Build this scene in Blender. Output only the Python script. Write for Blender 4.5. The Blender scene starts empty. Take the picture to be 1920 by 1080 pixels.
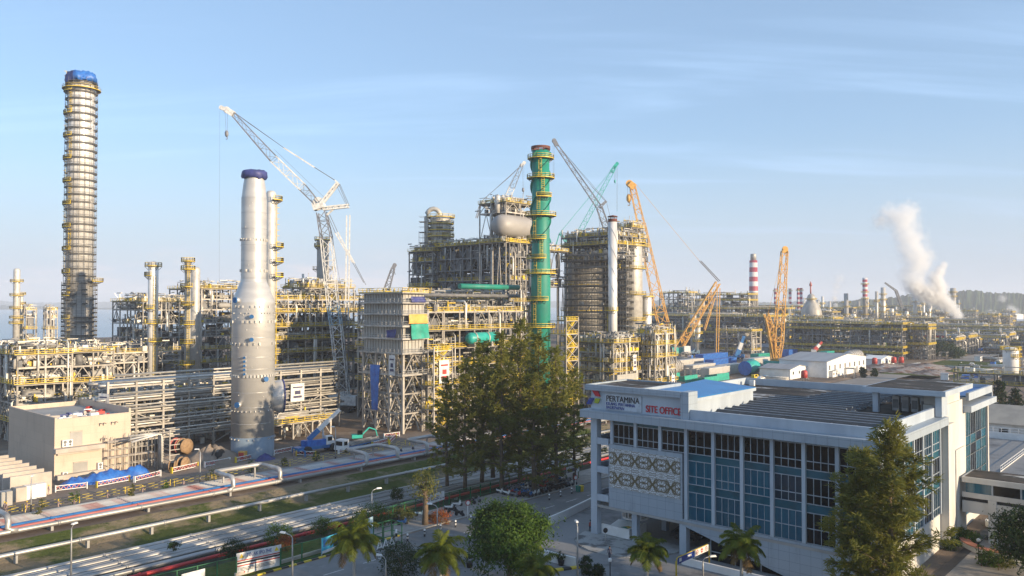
import bpy, math, random
from mathutils import Vector, Matrix
R = math.radians
S = bpy.context.scene
C = bpy.context.scene.collection
# ------------------------------------------------------------------ camera, sky, sun, exposure
FOC, HZ, CH = 1500.0, 570.0, 33.0
PITCH = math.atan((HZ - 540) / FOC)
cam = bpy.data.cameras.new('camera'); cam_o = bpy.data.objects.new('camera', cam); C.objects.link(cam_o)
cam.sensor_width = 36; cam.lens = 36 * FOC / 1920; cam.clip_start = 1; cam.clip_end = 60000
cam_o.location = (0, 0, CH); cam_o.rotation_euler = (R(90) + PITCH, 0, 0); S.camera = cam_o
SUN_EL, SUN_AZ = 12.0, 123.0           # compass azimuth, clockwise from +Y
sd = Vector((math.sin(R(SUN_AZ)) * math.cos(R(SUN_EL)), math.cos(R(SUN_AZ)) * math.cos(R(SUN_EL)), math.sin(R(SUN_EL))))
sl = bpy.data.lights.new('sun', 'SUN'); sl.energy = 5.0; sl.angle = R(0.5); sl.color = (1.0, 0.79, 0.53)
so = bpy.data.objects.new('sun', sl); C.objects.link(so); so.rotation_euler = sd.to_track_quat('Z', 'Y').to_euler(); so.location = (0, 0, 300)
S.view_settings.view_transform = 'Standard'; S.view_settings.look = 'None'; S.view_settings.gamma = 1
S.view_settings.exposure = 0.70
HAZE = .00017
S.cycles.max_bounces = 8; S.cycles.diffuse_bounces = 2; S.cycles.glossy_bounces = 2; S.cycles.transmission_bounces = 3
S.cycles.transparent_max_bounces = 6; S.cycles.volume_bounces = 5
w = bpy.data.worlds.new('World'); S.world = w; w.use_nodes = True
def world():
    nt = w.node_tree; N = nt.nodes; L = nt.links; N.clear()
    out = N.new('ShaderNodeOutputWorld'); bg = N.new('ShaderNodeBackground'); bg.inputs[1].default_value = 0.115
    sky = N.new('ShaderNodeTexSky'); sky.sky_type = 'NISHITA'; sky.sun_disc = False
    sky.sun_elevation = R(SUN_EL); sky.sun_rotation = R(SUN_AZ); sky.altitude = 30; sky.air_density = 1.0; sky.dust_density = .5; sky.ozone_density = 3.0
    tc = N.new('ShaderNodeTexCoord'); sep = N.new('ShaderNodeSeparateXYZ'); L.new(tc.outputs['Generated'], sep.inputs[0])
    def m(op, a, b=None, c=None, clamp=False):
        n = N.new('ShaderNodeMath'); n.operation = op; n.use_clamp = clamp
        for i, v in enumerate((a, b, c)):
            if v is None: continue
            if isinstance(v, (int, float)): n.inputs[i].default_value = v
            else: L.new(v, n.inputs[i])
        return n.outputs[0]
    def ramp(v, lo, hi):
        n = N.new('ShaderNodeMapRange'); n.interpolation_type = 'SMOOTHSTEP'; L.new(v, n.inputs[0]); n.inputs[1].default_value = lo; n.inputs[2].default_value = hi
        return n.outputs[0]
    z = m('MAXIMUM', sep.outputs[2], 0.02)
    u = m('DIVIDE', sep.outputs[0], m('ADD', z, 0.12)); v = m('DIVIDE', sep.outputs[1], m('ADD', z, 0.12))
    cb = N.new('ShaderNodeCombineXYZ'); L.new(u, cb.inputs[0]); L.new(v, cb.inputs[1])
    mp = N.new('ShaderNodeMapping'); mp.inputs['Rotation'].default_value = (0, 0, R(16)); mp.inputs['Scale'].default_value = (0.42, 2.3, 1); L.new(cb.outputs[0], mp.inputs[0])
    n1 = N.new('ShaderNodeTexNoise'); n1.inputs['Scale'].default_value = 1.1; n1.inputs['Detail'].default_value = 9; n1.inputs['Roughness'].default_value = .55
    n1.inputs['Distortion'].default_value = .5; L.new(mp.outputs[0], n1.inputs[0])
    cir = m('ADD', m('MULTIPLY', ramp(n1.outputs[0], .48, .76), .26), .27)
    # low banks of cumulus over the far shore
    mp2 = N.new('ShaderNodeMapping'); mp2.inputs['Scale'].default_value = (7, 7, 26); L.new(tc.outputs['Generated'], mp2.inputs[0])
    n2 = N.new('ShaderNodeTexNoise'); n2.inputs['Scale'].default_value = 1.0; n2.inputs['Detail'].default_value = 7; n2.inputs['Roughness'].default_value = .6; L.new(mp2.outputs[0], n2.inputs[0])
    band = m('MULTIPLY', ramp(sep.outputs[2], .0, .02), ramp(sep.outputs[2], .075, .035))
    cum = m('MULTIPLY', m('MULTIPLY', band, ramp(n2.outputs[0], .45, .66)), m('MULTIPLY', ramp(sep.outputs[0], .3, -.3), .8))
    mx = N.new('ShaderNodeMix'); mx.data_type = 'RGBA'; L.new(cir, mx.inputs[0]); L.new(sky.outputs[0], mx.inputs[6]); mx.inputs[7].default_value = (3.9, 5.6, 8.0, 1)
    mx2 = N.new('ShaderNodeMix'); mx2.data_type = 'RGBA'; L.new(cum, mx2.inputs[0]); L.new(mx.outputs[2], mx2.inputs[6]); mx2.inputs[7].default_value = (4.9, 4.5, 4.7, 1)
    mx3 = N.new('ShaderNodeMix'); mx3.data_type = 'RGBA'; L.new(m('MULTIPLY', ramp(sep.outputs[2], .22, .0), .9), mx3.inputs[0]); L.new(mx.outputs[2], mx3.inputs[6]); mx3.inputs[7].default_value = (3.0, 3.55, 4.4, 1); L.new(mx3.outputs[2], mx2.inputs[6])
    L.new(mx2.outputs[2], bg.inputs[0]); L.new(bg.outputs[0], out.inputs[0])
world()
# ------------------------------------------------------------------ site frame: a across, b away along the streets
GA = 0.726
E1 = Vector((math.cos(GA), -math.sin(GA), 0)); E2 = Vector((math.sin(GA), math.cos(GA), 0)); RZ = -GA
def W(a, b, z=0.0): return E1 * a + E2 * b + Vector((0, 0, z))
def ab(p): return (p.dot(E1), p.dot(E2))
def ray(px, py):
    x = (px - 960) / FOC; y = (540 - py) / FOC
    return Vector((x, math.cos(PITCH) - y * math.sin(PITCH), math.sin(PITCH) + y * math.cos(PITCH)))
def gp(px, py, z=0.0):
    r = ray(px, py); return r * ((z - CH) / r.z) + Vector((0, 0, CH))
def at(px, py, Y):
    r = ray(px, py); return r * (Y / r.y) + Vector((0, 0, CH))
# ------------------------------------------------------------------ materials
def _mix(nt, fac, c1, c2):
    m = nt.nodes.new('ShaderNodeMix'); m.data_type = 'RGBA'; nt.links.new(fac, m.inputs[0])
    for i, c in ((6, c1), (7, c2)):
        if isinstance(c, tuple): m.inputs[i].default_value = (*c, 1)
        else: nt.links.new(c, m.inputs[i])
    return m.outputs[2]
def _noise(nt, scale, detail=5, rough=.6, stretch=None, coord='Object', dist=0):
    tc = nt.nodes.new('ShaderNodeTexCoord'); n = nt.nodes.new('ShaderNodeTexNoise')
    n.inputs['Scale'].default_value = scale; n.inputs['Detail'].default_value = detail; n.inputs['Roughness'].default_value = rough; n.inputs['Distortion'].default_value = dist
    if stretch:
        mp = nt.nodes.new('ShaderNodeMapping'); mp.inputs['Scale'].default_value = stretch; nt.links.new(tc.outputs[coord], mp.inputs[0]); nt.links.new(mp.outputs[0], n.inputs[0])
    else: nt.links.new(tc.outputs[coord], n.inputs[0])
    return n.outputs[0]
def _ramp(nt, v, lo, hi):
    n = nt.nodes.new('ShaderNodeMapRange'); n.interpolation_type = 'SMOOTHSTEP'; nt.links.new(v, n.inputs[0]); n.inputs[1].default_value = lo; n.inputs[2].default_value = hi
    return n.outputs[0]
def mat(name, col, rough=.6, metal=0., col2=None, scale=1.2, lo=.38, hi=.66, stretch=None, bump=0., bscale=None, rand=0., spec=.5, trans=0.):
    m = bpy.data.materials.new(name); m.use_nodes = True; nt = m.node_tree; b = nt.nodes['Principled BSDF']
    b.inputs['Roughness'].default_value = rough; b.inputs['Metallic'].default_value = metal; b.inputs['Specular IOR Level'].default_value = spec
    c2 = col2 or tuple(x * .72 for x in col)
    f = _ramp(nt, _noise(nt, scale, stretch=stretch), lo, hi)
    c = _mix(nt, f, col, c2)
    if rand:
        oi = nt.nodes.new('ShaderNodeObjectInfo'); hs = nt.nodes.new('ShaderNodeHueSaturation'); mr = nt.nodes.new('ShaderNodeMapRange')
        nt.links.new(oi.outputs['Random'], mr.inputs[0]); mr.inputs[3].default_value = 1 - rand; mr.inputs[4].default_value = 1 + rand
        nt.links.new(mr.outputs[0], hs.inputs['Value']); nt.links.new(c, hs.inputs['Color']); c = hs.outputs[0]
    nt.links.new(c, b.inputs['Base Color'])
    if bump:
        bn = nt.nodes.new('ShaderNodeBump'); bn.inputs['Strength'].default_value = bump; bn.inputs['Distance'].default_value = .08
        nt.links.new(_noise(nt, bscale or scale * 6, 6, .65, stretch), bn.inputs['Height']); nt.links.new(bn.outputs[0], b.inputs['Normal'])
    return m
def glass(name, col, rough=.06, spec=.6):
    return mat(name, col, rough, 0, tuple(c * .6 for c in col), .35, spec=spec)
M = {}
M['steel'] = mat('steel_light', (.44, .405, .355), .55, 0, (.29, .265, .235), .5, rand=.3)
M['steel_dark'] = mat('steel_dark', (.20, .20, .205), .6, 0, (.13, .13, .135), .6, rand=.25)
M['galv'] = mat('galvanised', (.46, .46, .45), .45, .4, (.34, .34, .34), 1.0, rand=.15)
M['alu'] = mat('aluminium_cladding', (.88, .865, .84), .34, .25, (.62, .60, .57), .5, stretch=(1, 1, .2))
M['alu_dull'] = mat('aluminium_dull', (.56, .54, .50), .5, .25, (.44, .42, .39), .6, rand=.2)
M['pipe'] = mat('pipe_insulation', (.60, .57, .51), .45, .3, (.44, .42, .38), .8, rand=.3)
M['yellow'] = mat('safety_yellow', (.76, .54, .035), .5, 0, (.58, .40, .03), 1.0, rand=.15)
M['grating'] = mat('grating', (.20, .19, .18), .7, 0, (.12, .12, .12), 1.5)
M['scaffold'] = mat('scaffold_tube', (.24, .23, .215), .5, .2, (.15, .145, .14), .8)
M['plank'] = mat('scaffold_plank', (.055, .052, .05), .8, 0, (.08, .08, .075), 1.2)
M['conc'] = mat('concrete', (.50, .44, .38), .85, 0, (.40, .35, .30), .35, bump=.2, bscale=4)
M['conc_grey'] = mat('concrete_grey', (.38, .365, .34), .8, 0, (.31, .30, .28), .25, bump=.2)
M['white'] = mat('white_paint', (.80, .79, .77), .5, 0, (.70, .69, .66), .4)
M['blue_tarp'] = mat('blue_tarpaulin', (.03, .16, .52), .5, 0, (.02, .10, .38), .8, bump=.5, bscale=2)
M['navy'] = mat('navy_tarpaulin', (.05, .06, .22), .55, 0, (.03, .04, .14), .8, bump=.5, bscale=2)
M['green_tarp'] = mat('green_tarpaulin', (.02, .33, .24), .55, 0, (.02, .24, .18), .8)
M['orange'] = mat('crane_orange', (.72, .40, .09), .45, 0, (.58, .30, .06), .7)
M['red'] = mat('red_paint', (.50, .05, .04), .5, 0, (.36, .04, .03), .8)
M['red_oxide'] = mat('red_oxide_pipe', (.46, .13, .10), .6, 0, (.36, .10, .08), .4)
M['black'] = mat('black_rubber', (.02, .02, .02), .7)
M['dark'] = mat('dark_void', (.03, .03, .035), .6)
M['teal'] = mat('teal_paint', (.03, .40, .34), .45, 0, (.02, .30, .26), .7)
M['crane_white'] = mat('crane_white', (.78, .77, .74), .45)
M['crane_grey'] = mat('crane_grey', (.22, .23, .26), .5)
M['wire'] = mat('steel_wire', (.16, .16, .17), .5)
M['brick_roof'] = mat('red_plinth', (.42, .16, .10), .8)
# ------------------------------------------------------------------ mesh builder
def basis(d):
    d = d.normalized(); up = Vector((0, 0, 1)) if abs(d.z) < .95 else Vector((1, 0, 0))
    s = d.cross(up).normalized(); return d, s, s.cross(d).normalized()
class MB:
    def __init__(s): s.v = []; s.f = []; s.m = []; s.cur = 0; s.sm = []; s.smooth = False
    def face(s, idx): s.f.append(tuple(idx)); s.m.append(s.cur); s.sm.append(s.smooth)
    def poly(s, pts):
        n = len(s.v); s.v += [tuple(p) for p in pts]; s.face(range(n, n + len(pts)))
    def hexa(s, p):   # eight points, bottom ring then top ring
        n = len(s.v); s.v += [tuple(q) for q in p]
        for q in ((3, 2, 1, 0), (4, 5, 6, 7), (0, 1, 5, 4), (1, 2, 6, 5), (2, 3, 7, 6), (3, 0, 4, 7)): s.face([n + i for i in q])
    def box(s, x0, y0, z0, x1, y1, z1):
        s.hexa([(x0, y0, z0), (x1, y0, z0), (x1, y1, z0), (x0, y1, z0), (x0, y0, z1), (x1, y0, z1), (x1, y1, z1), (x0, y1, z1)])
    def cbox(s, c, sx, sy, sz): s.box(c[0] - sx / 2, c[1] - sy / 2, c[2] - sz / 2, c[0] + sx / 2, c[1] + sy / 2, c[2] + sz / 2)
    def beam(s, p, q, wd, h=None):
        p = Vector(p); q = Vector(q); h = h or wd; d, a, b = basis(q - p); a = a * wd / 2; b = b * h / 2
        s.hexa([p - a - b, p + a - b, p + a + b, p - a + b, q - a - b, q + a - b, q + a + b, q - a + b])
    def tube(s, pts, r, n=8, cap=True, radii=None):
        pts = [Vector(p) for p in pts]; base = len(s.v); k = len(pts); os = s.smooth; s.smooth = n > 5
        for i, p in enumerate(pts):
            d = (pts[min(i + 1, k - 1)] - pts[max(i - 1, 0)]); d, a, b = basis(d); rr = radii[i] if radii else r
            for j in range(n):
                t = 2 * math.pi * j / n; s.v.append(tuple(p + a * (rr * math.cos(t)) + b * (rr * math.sin(t))))
        for i in range(k - 1):
            for j in range(n):
                s.face([base + i * n + j, base + i * n + (j + 1) % n, base + (i + 1) * n + (j + 1) % n, base + (i + 1) * n + j])
        s.smooth = False
        if cap: s.face([base + j for j in range(n)][::-1]); s.face([base + (k - 1) * n + j for j in range(n)])
        s.smooth = os
    def lathe(s, prof, n=24, c=(0, 0, 0), axis='z', cap=True):
        base = len(s.v); os = s.smooth; s.smooth = True
        for r, z in prof:
            for j in range(n):
                t = 2 * math.pi * j / n; x, y = r * math.cos(t), r * math.sin(t)
                p = (x, y, z) if axis == 'z' else ((z, x, y) if axis == 'x' else (x, z, y))
                s.v.append((c[0] + p[0], c[1] + p[1], c[2] + p[2]))
        for i in range(len(prof) - 1):
            if prof[i] == prof[i + 1]: continue
            for j in range(n): s.face([base + i * n + j, base + i * n + (j + 1) % n, base + (i + 1) * n + (j + 1) % n, base + (i + 1) * n + j])
        s.smooth = False
        if cap: s.face([base + j for j in range(n)][::-1]); s.face([base + (len(prof) - 1) * n + j for j in range(n)])
        s.smooth = os
    def ring(s, r0, r1, z0, z1, n=24, c=(0, 0), t0=0, t1=360):
        full = abs(t1 - t0) >= 360; k = n if full else n + 1; base = len(s.v)
        for j in range(k):
            t = R(t0 + (t1 - t0) * j / n); cs, sn = math.cos(t), math.sin(t)
            for r, z in ((r0, z0), (r1, z0), (r1, z1), (r0, z1)): s.v.append((c[0] + r * cs, c[1] + r * sn, z))
        for j in range(n):
            p = base + 4 * j; q = base + 4 * ((j + 1) % k)
            for i in range(4): s.face([p + i, p + (i + 1) % 4, q + (i + 1) % 4, q + i])
        if not full:
            s.face([base + i for i in (3, 2, 1, 0)]); s.face([base + 4 * (k - 1) + i for i in range(4)])
    def prism(s, poly, z0, z1):
        n = len(poly); b = len(s.v); s.v += [(x, y, z0) for x, y in poly] + [(x, y, z1) for x, y in poly]
        s.face([b + i for i in range(n)][::-1]); s.face([b + n + i for i in range(n)])
        for i in range(n): s.face([b + i, b + (i + 1) % n, b + n + (i + 1) % n, b + n + i])
    def rail(s, pts, h=1.1, post=1.6, t=.07, closed=False, mid=True):
        pts = [Vector(p) for p in pts]
        if closed: pts = pts + [pts[0]]
        for p, q in zip(pts, pts[1:]):
            L = (q - p).length
            if L < .05: continue
            s.beam(p + Vector((0, 0, h)), q + Vector((0, 0, h)), t)
            if mid: s.beam(p + Vector((0, 0, h * .5)), q + Vector((0, 0, h * .5)), t * .9)
            s.beam(p + Vector((0, 0, .1)), q + Vector((0, 0, .1)), t * .6, .16)
            k = max(1, int(L / post))
            for i in range(k + 1):
                a = p.lerp(q, i / k); s.beam(a, a + Vector((0, 0, h)), t)
    def rringrail(s, r, z, n=16, t0=0, t1=360, h=1.1, t=.08):
        pts = [(r * math.cos(R(t0 + (t1 - t0) * j / n)), r * math.sin(R(t0 + (t1 - t0) * j / n)), z) for j in range(n + 1)]
        s.rail(pts, h, 99, t)
    def lattice(s, p, q, w0, w1=None, bay=None, chord=.16, lace=.09, mid=None):
        # four-chord lattice boom
        p = Vector(p); q = Vector(q); d, a, b = basis(q - p); L = (q - p).length; w1 = w1 or w0; bay = bay or w0 * 1.2; k = max(3, int(L / bay)); rings = []
        for i in range(k + 1):
            t = i / k; wd = w0 + (w1 - w0) * t
            if mid: wd = (w0 + (mid - w0) * min(1, t / .12)) if t < .5 else (w1 + (mid - w1) * min(1, (1 - t) / .12))
            o = p + d * L * t; rings.append([o + a * (sx * wd / 2) + b * (sy * wd / 2) for sx, sy in ((-1, -1), (1, -1), (1, 1), (-1, 1))])
        for i in range(k):
            for j in range(4):
                s.beam(rings[i][j], rings[i + 1][j], chord)
                s.beam(rings[i][j], rings[i + 1][(j + 1) % 4], lace) if i % 2 else s.beam(rings[i][(j + 1) % 4], rings[i + 1][j], lace)
                if i % 2 == 0: s.beam(rings[i][j], rings[i][(j + 1) % 4], lace)
    def build(s, name, m, parent=None, loc=None, rot=None):
        me = bpy.data.meshes.new(name); me.from_pydata(s.v, [], s.f)
        ms = m if isinstance(m, (list, tuple)) else [m]
        for x in ms: me.materials.append(M[x] if isinstance(x, str) else x)
        if len(ms) > 1: me.polygons.foreach_set('material_index', s.m)
        if any(s.sm): me.polygons.foreach_set('use_smooth', s.sm)
        me.update()
        o = bpy.data.objects.new(name, me); C.objects.link(o)
        if parent: o.parent = parent; KIDS.setdefault(parent.name, []).append(o)
        if loc is not None: o.location = loc
        if rot is not None: o.rotation_euler = (0, 0, rot) if isinstance(rot, (int, float)) else rot
        return o
KIDS = {}
def tag(o, label=None, cat=None, group=None, kind=None):
    if label: o['label'] = label
    if cat: o['category'] = cat
    if group: o['group'] = group
    if kind or cat: o['kind'] = kind or 'thing'
    return o
def thing(name, label, cat, loc=(0, 0, 0), rz=0., group=None):
    o = bpy.data.objects.new(name, None); C.objects.link(o); o.empty_display_size = .2
    o.location = loc; o.rotation_euler = (0, 0, rz); return tag(o, label, cat, group)
def dup(o, loc=None, rz=None, label=None, group=None, parent=None, scale=None):
    c = o.copy(); C.objects.link(c)
    if parent: c.parent = parent; KIDS.setdefault(parent.name, []).append(c)
    for ch in KIDS.get(o.name, []): dup(ch, parent=c)
    if loc is not None: c.location = loc
    if rz is not None: c.rotation_euler = (0, 0, rz)
    if label: c['label'] = label
    if group: c['group'] = group
    if scale: c.scale = (scale,) * 3 if isinstance(scale, (int, float)) else scale
    return c
def struct(name, mb, m): return tag(mb.build(name, m), kind='structure')
def text(body, size, m, parent, loc, rot, name='lettering', ext=.02, bold=0., align='LEFT', sx=1., fitw=None):
    cu = bpy.data.curves.new(name, 'FONT'); cu.body = body; cu.size = size; cu.extrude = ext; cu.offset = bold; cu.align_x = align; cu.materials.append(M[m])
    tmp = bpy.data.objects.new(name, cu); C.objects.link(tmp); me = bpy.data.meshes.new_from_object(tmp.evaluated_get(bpy.context.evaluated_depsgraph_get())); bpy.data.objects.remove(tmp)
    if not me.materials: me.materials.append(M[m])
    if fitw: xs = [v.co.x for v in me.vertices]; sx = fitw / (max(xs) - min(xs))
    o = bpy.data.objects.new(name, me); C.objects.link(o); o.parent = parent; o.location = loc; o.rotation_euler = rot; o.scale = (sx, 1, 1)
    KIDS.setdefault(parent.name, []).append(o); return o
def rnd(seed): return random.Random(seed)
# ------------------------------------------------------------------ ground, sea, hills
def soil_mat(name, cols, scales, rough=.95, bump=.35, bs=3., spec=.05):
    m = bpy.data.materials.new(name); m.use_nodes = True; nt = m.node_tree; b = nt.nodes['Principled BSDF']; b.inputs['Roughness'].default_value = rough; b.inputs['Specular IOR Level'].default_value = spec
    c = cols[0]
    for col, sc, lo, hi, st in zip(cols[1:], *zip(*scales)):
        c = _mix(nt, _ramp(nt, _noise(nt, sc, 8, .65, st), lo, hi), c, col)
    nt.links.new(c, b.inputs['Base Color'])
    bn = nt.nodes.new('ShaderNodeBump'); bn.inputs['Strength'].default_value = bump; bn.inputs['Distance'].default_value = .3
    nt.links.new(_noise(nt, bs, 8, .7), bn.inputs['Height']); nt.links.new(bn.outputs[0], b.inputs['Normal']); return m
M['soil'] = soil_mat('site_soil', [(.24, .18, .13), (.15, .12, .10), (.32, .26, .20), (.10, .085, .075)], [(.02, .4, .62, None), (.11, .5, .72, None), (.6, .55, .75, None)])
M['gravel'] = soil_mat('gravel_road', [(.27, .22, .175), (.20, .165, .14), (.33, .28, .23)], [(.05, .42, .62, None), (.35, .5, .75, None)])
M['grass'] = soil_mat('rough_grass', [(.055, .085, .018), (.10, .11, .03), (.19, .15, .09), (.03, .05, .012)], [(.12, .4, .6, None), (.07, .56, .66, None), (.9, .5, .75, None)], bump=.9, bs=2.)
M['bank'] = soil_mat('stony_bank', [(.075, .095, .025), (.24, .19, .125), (.04, .06, .015), (.30, .25, .18)], [(.09, .46, .6, None), (.5, .55, .7, None), (.9, .62, .75, None)], bump=1., bs=1.6)
M['lawn'] = soil_mat('lawn', [(.05, .10, .015), (.08, .12, .025), (.035, .065, .012)], [(.2, .4, .6, None), (1.2, .5, .7, None)], bump=.5, bs=6.)
M['asphalt'] = soil_mat('street_concrete', [(.23, .225, .22), (.17, .168, .165), (.28, .275, .265)], [(.06, .42, .62, None), (.5, .5, .75, None)], rough=.85, bump=.1, bs=8)
M['yard'] = soil_mat('yard_paving', [(.25, .25, .25), (.13, .13, .135), (.32, .31, .30)], [(.09, .48, .66, None), (.4, .55, .75, None)], rough=.7, bump=.1, bs=8)
M['slab'] = soil_mat('stained_slab', [(.36, .36, .35), (.13, .13, .13), (.22, .22, .21)], [(.28, .5, .62, None), (.8, .5, .7, None)], rough=.75, bump=.1)
M['paver'] = soil_mat('pavers', [(.34, .31, .28), (.25, .23, .21), (.40, .37, .33)], [(.2, .4, .6, None), (1.3, .5, .7, None)], rough=.85, bump=.2)
M['road_paint'] = mat('road_paint', (.62, .61, .58), .7, 0, (.42, .41, .40), 1.5)
def strip(mb, prof, b0, b1, nb=1):
    # profile of (a, z) pairs swept along b
    for (a0, z0), (a1, z1) in zip(prof, prof[1:]):
        for i in range(nb):
            p, q = b0 + (b1 - b0) * i / nb, b0 + (b1 - b0) * (i + 1) / nb
            mb.poly([W(a0, p, z0), W(a1, p, z1), W(a1, q, z1), W(a0, q, z0)])
PROF = [(-846, -5), (-828, 0), (-300, 0), (-139, 0), (-126.5, 0), (-121, -1.4), (-98.5, -1.4), (-95.5, 0), (-60, 0), (600, 0), (4500, 0)]
mb = MB(); strip(mb, PROF, -600, 4200, 1); struct('ground', mb, 'soil')
m = bpy.data.materials.new('sea_water'); m.use_nodes = True; nt = m.node_tree; b = nt.nodes['Principled BSDF']
b.inputs['Base Color'].default_value = (.16, .22, .27, 1); b.inputs['Roughness'].default_value = .22
bn = nt.nodes.new('ShaderNodeBump'); bn.inputs['Strength'].default_value = .25; bn.inputs['Distance'].default_value = .6
nt.links.new(_noise(nt, .05, 6, .6, (1, 3, 1)), bn.inputs['Height']); nt.links.new(bn.outputs[0], b.inputs['Normal']); M['sea'] = m
mb = MB(); mb.poly([(-9500, -700, -3), (9500, -700, -3), (9500, 11500, -3), (-9500, 11500, -3)]); struct('sea', mb, 'sea')
def flat(name, a0, a1, b0, b1, z, m): mb = MB(); mb.poly([W(a0, b0, z), W(a1, b0, z), W(a1, b1, z), W(a0, b1, z)]); return struct(name, mb, m)
flat('site_road', -157, -142, -60, 330, .02, 'gravel')
flat('grass_verge', -141.6, -139, -60, 330, .03, 'grass')
mb = MB(); strip(mb, [(-126.5, .03), (-121, -1.37), (-112.5, -1.37)], -60, 330); struct('stony_bank', mb, 'bank')
mb = MB(); strip(mb, [(-98.9, -1.34), (-95.4, .03), (-88.3, .03)], -60, 330); struct('grass_field', mb, 'grass')
M['shade_soil'] = soil_mat('soil_shade_dark', [(.07, .065, .05), (.04, .045, .03), (.10, .09, .07)], [(.1, .4, .6, None), (.5, .5, .7, None)])  # soil coloured dark to paint the shade in the gaps between pipes
mb = MB(); strip(mb, [(-112.5, -1.37), (-98.9, -1.37)], -60, 330); struct('trench_bed', mb, 'shade_soil')
flat('street', -87.6, -76.6, -60, 420, .03, 'asphalt')
mb = MB()
for i in range(60): mb.poly([W(-82.2, -20 + i * 6, .036), W(-82.05, -20 + i * 6, .036), W(-82.05, -17 + i * 6, .036), W(-82.2, -17 + i * 6, .036)])
struct('street_markings', mb, 'road_paint')
flat('parking_pavement', -95.2, -88.4, 73, 150, .05, 'paver')
flat('forecourt', -76.5, -29, 40, 150, .02, 'yard')
# hills: ridges with real depth
M['forest'] = soil_mat('forest_hill', [(.05, .075, .035), (.03, .05, .025), (.085, .10, .05)], [(.02, .4, .6, None), (.05, .5, .7, None)], bump=1., bs=.08)
def ridge(name, pts, Y, depth, seed, rough=4.):
    rr = rnd(seed); mb = MB(); cols = []
    xs = []; 
    for (x0, y0), (x1, y1) in zip(pts, pts[1:]):
        k = max(2, int((x1 - x0) / 3)); xs += [(x0 + (x1 - x0) * i / k, y0 + (y1 - y0) * i / k) for i in range(k)]
    xs.append(pts[-1])
    for px, py in xs:
        top = at(px, py, Y); h = max(1.5, top.z + 1 + rr.uniform(-1, 1) * rough)
        d = (top.xy.normalized())
        cols.append([(top.x + d.x * o, top.y + d.y * o, -2 + max(0, h * f + (rr.uniform(-1, 1) * rough if 0 < f < 1 else 0))) for o, f in ((-depth, 0), (-depth * .7, .32), (-depth * .4, .6), (-depth * .18, .85), (0, 1), (depth * .5, .6), (depth, 0))])
    for a, b_ in zip(cols, cols[1:]):
        for i in range(6): mb.poly([a[i], b_[i], b_[i + 1], a[i + 1]])
    return struct(name, mb, 'forest')
ridge('hills', [(1560, 566), (1610, 562), (1660, 560), (1700, 552), (1740, 551), (1780, 549), (1810, 544), (1838, 546), (1860, 549), (1900, 549), (1940, 551), (2000, 548), (2060, 556)], 2600, 500, 1, 4.)
ridge('hills', [(1190, 567), (1240, 562), (1300, 561), (1350, 563), (1400, 566), (1450, 567), (1500, 564), (1560, 565), (1640, 560), (1760, 563)], 5200, 900, 2, 4.)
ridge('hills', [(-260, 568), (-100, 566), (0, 564), (60, 567), (170, 567), (260, 562), (420, 565), (560, 566), (800, 563), (1000, 564), (1250, 566)], 8800, 1200, 3, 5.)
ridge('shoreline', [(-200, 574), (20, 572), (110, 575), (200, 577), (280, 574), (440, 576), (700, 574), (900, 575)], 5600, 500, 4, 2.)
# ------------------------------------------------------------------ pipeline corridors
M['silver'] = mat('silver_cladding', (.44, .43, .415), .42, .45, (.25, .245, .235), .35, stretch=(1, .15, 1), rand=.12)
M['patched'] = mat('patched_white_pipe', (.50, .48, .45), .55, .1, (.36, .16, .13), .5, lo=.46, hi=.64, stretch=(1, .5, 1), rand=.12)
M['blue_pipe'] = mat('blue_pipe', (.03, .17, .42), .45, 0, (.02, .11, .30), .3)
M['salmon'] = mat('salmon_pipe', (.50, .17, .14), .55, 0, (.42, .12, .10), .25)
M['bright_red'] = mat('bright_red_pipe', (.55, .03, .03), .45, 0, (.40, .03, .03), .3)
PB0, PB1 = -30, 262
def pipeline(a, z, r, m, label, loops=(), la=-5., lz=1.8, b0=PB0, b1=PB1, gap=14., support='conc_grey', base=None):
    o = W(a, b0, z); mb = MB(); n = 6
    pts = [(0, y, 0) for y in range(0, int(b1 - b0) + 1, 6)]
    mb.tube(pts, r, 8); mb.smooth = False
    for y in range(2, int(b1 - b0), 12): mb.lathe([(r, y), (r + .07, y), (r + .07, y + .3), (r, y + .3)], 8, axis='y', cap=False)
    p = mb.build('pipeline', m, loc=o, rot=RZ); tag(p, label, 'pipeline', 'pipelines beside the street')
    mb = MB(); gz = (base if base is not None else 0) - z
    mb.box(-r * 1.1, 0, gz, r * 1.1, .35, -r * .8); s0 = mb.build('support', support, p, loc=(0, 3, 0)); y = 3. + gap
    while y < b1 - b0: dup(s0, loc=(0, y, 0), parent=p); y += gap
    for (y0, y1) in loops:
        y0 -= b0; y1 -= b0; mb = MB(); R_ = .9
        pp = [(0, y0 - 1.2, 0), (0, y0 - .3, .1), (0, y0, .6), (0, y0, lz - .6), (-.3, y0, lz - .1), (-.9, y0, lz), (la + 1, y0, lz), (la + .2, y0 + .2, lz), (la, y0 + 1, lz), (la, y1 - 1, lz), (la + .2, y1 - .2, lz), (la + 1, y1, lz), (-.9, y1, lz), (-.3, y1, lz - .1), (0, y1, lz - .6), (0, y1, .6), (0, y1 + .3, .1), (0, y1 + 1.2, 0)]
        mb.tube(pp, r * 1.15, 8); mb.beam((la + .4, y0 + 1.5, gz), (la + .4, y0 + 1.5, lz - r), .25); mb.beam((la + .4, y1 - 1.5, gz), (la + .4, y1 - 1.5, lz - r), .25); mb.build('expansion_loop', m, p)
    return p
pipeline(-138.2, .55, .30, 'red_oxide', 'rust red pipeline, the outermost on the plant side of the upper pipe corridor', b1=72)
pipeline(-137.0, .8, .34, 'silver', 'silver pipeline beside the rust red one at the plant edge of the upper corridor')
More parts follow.
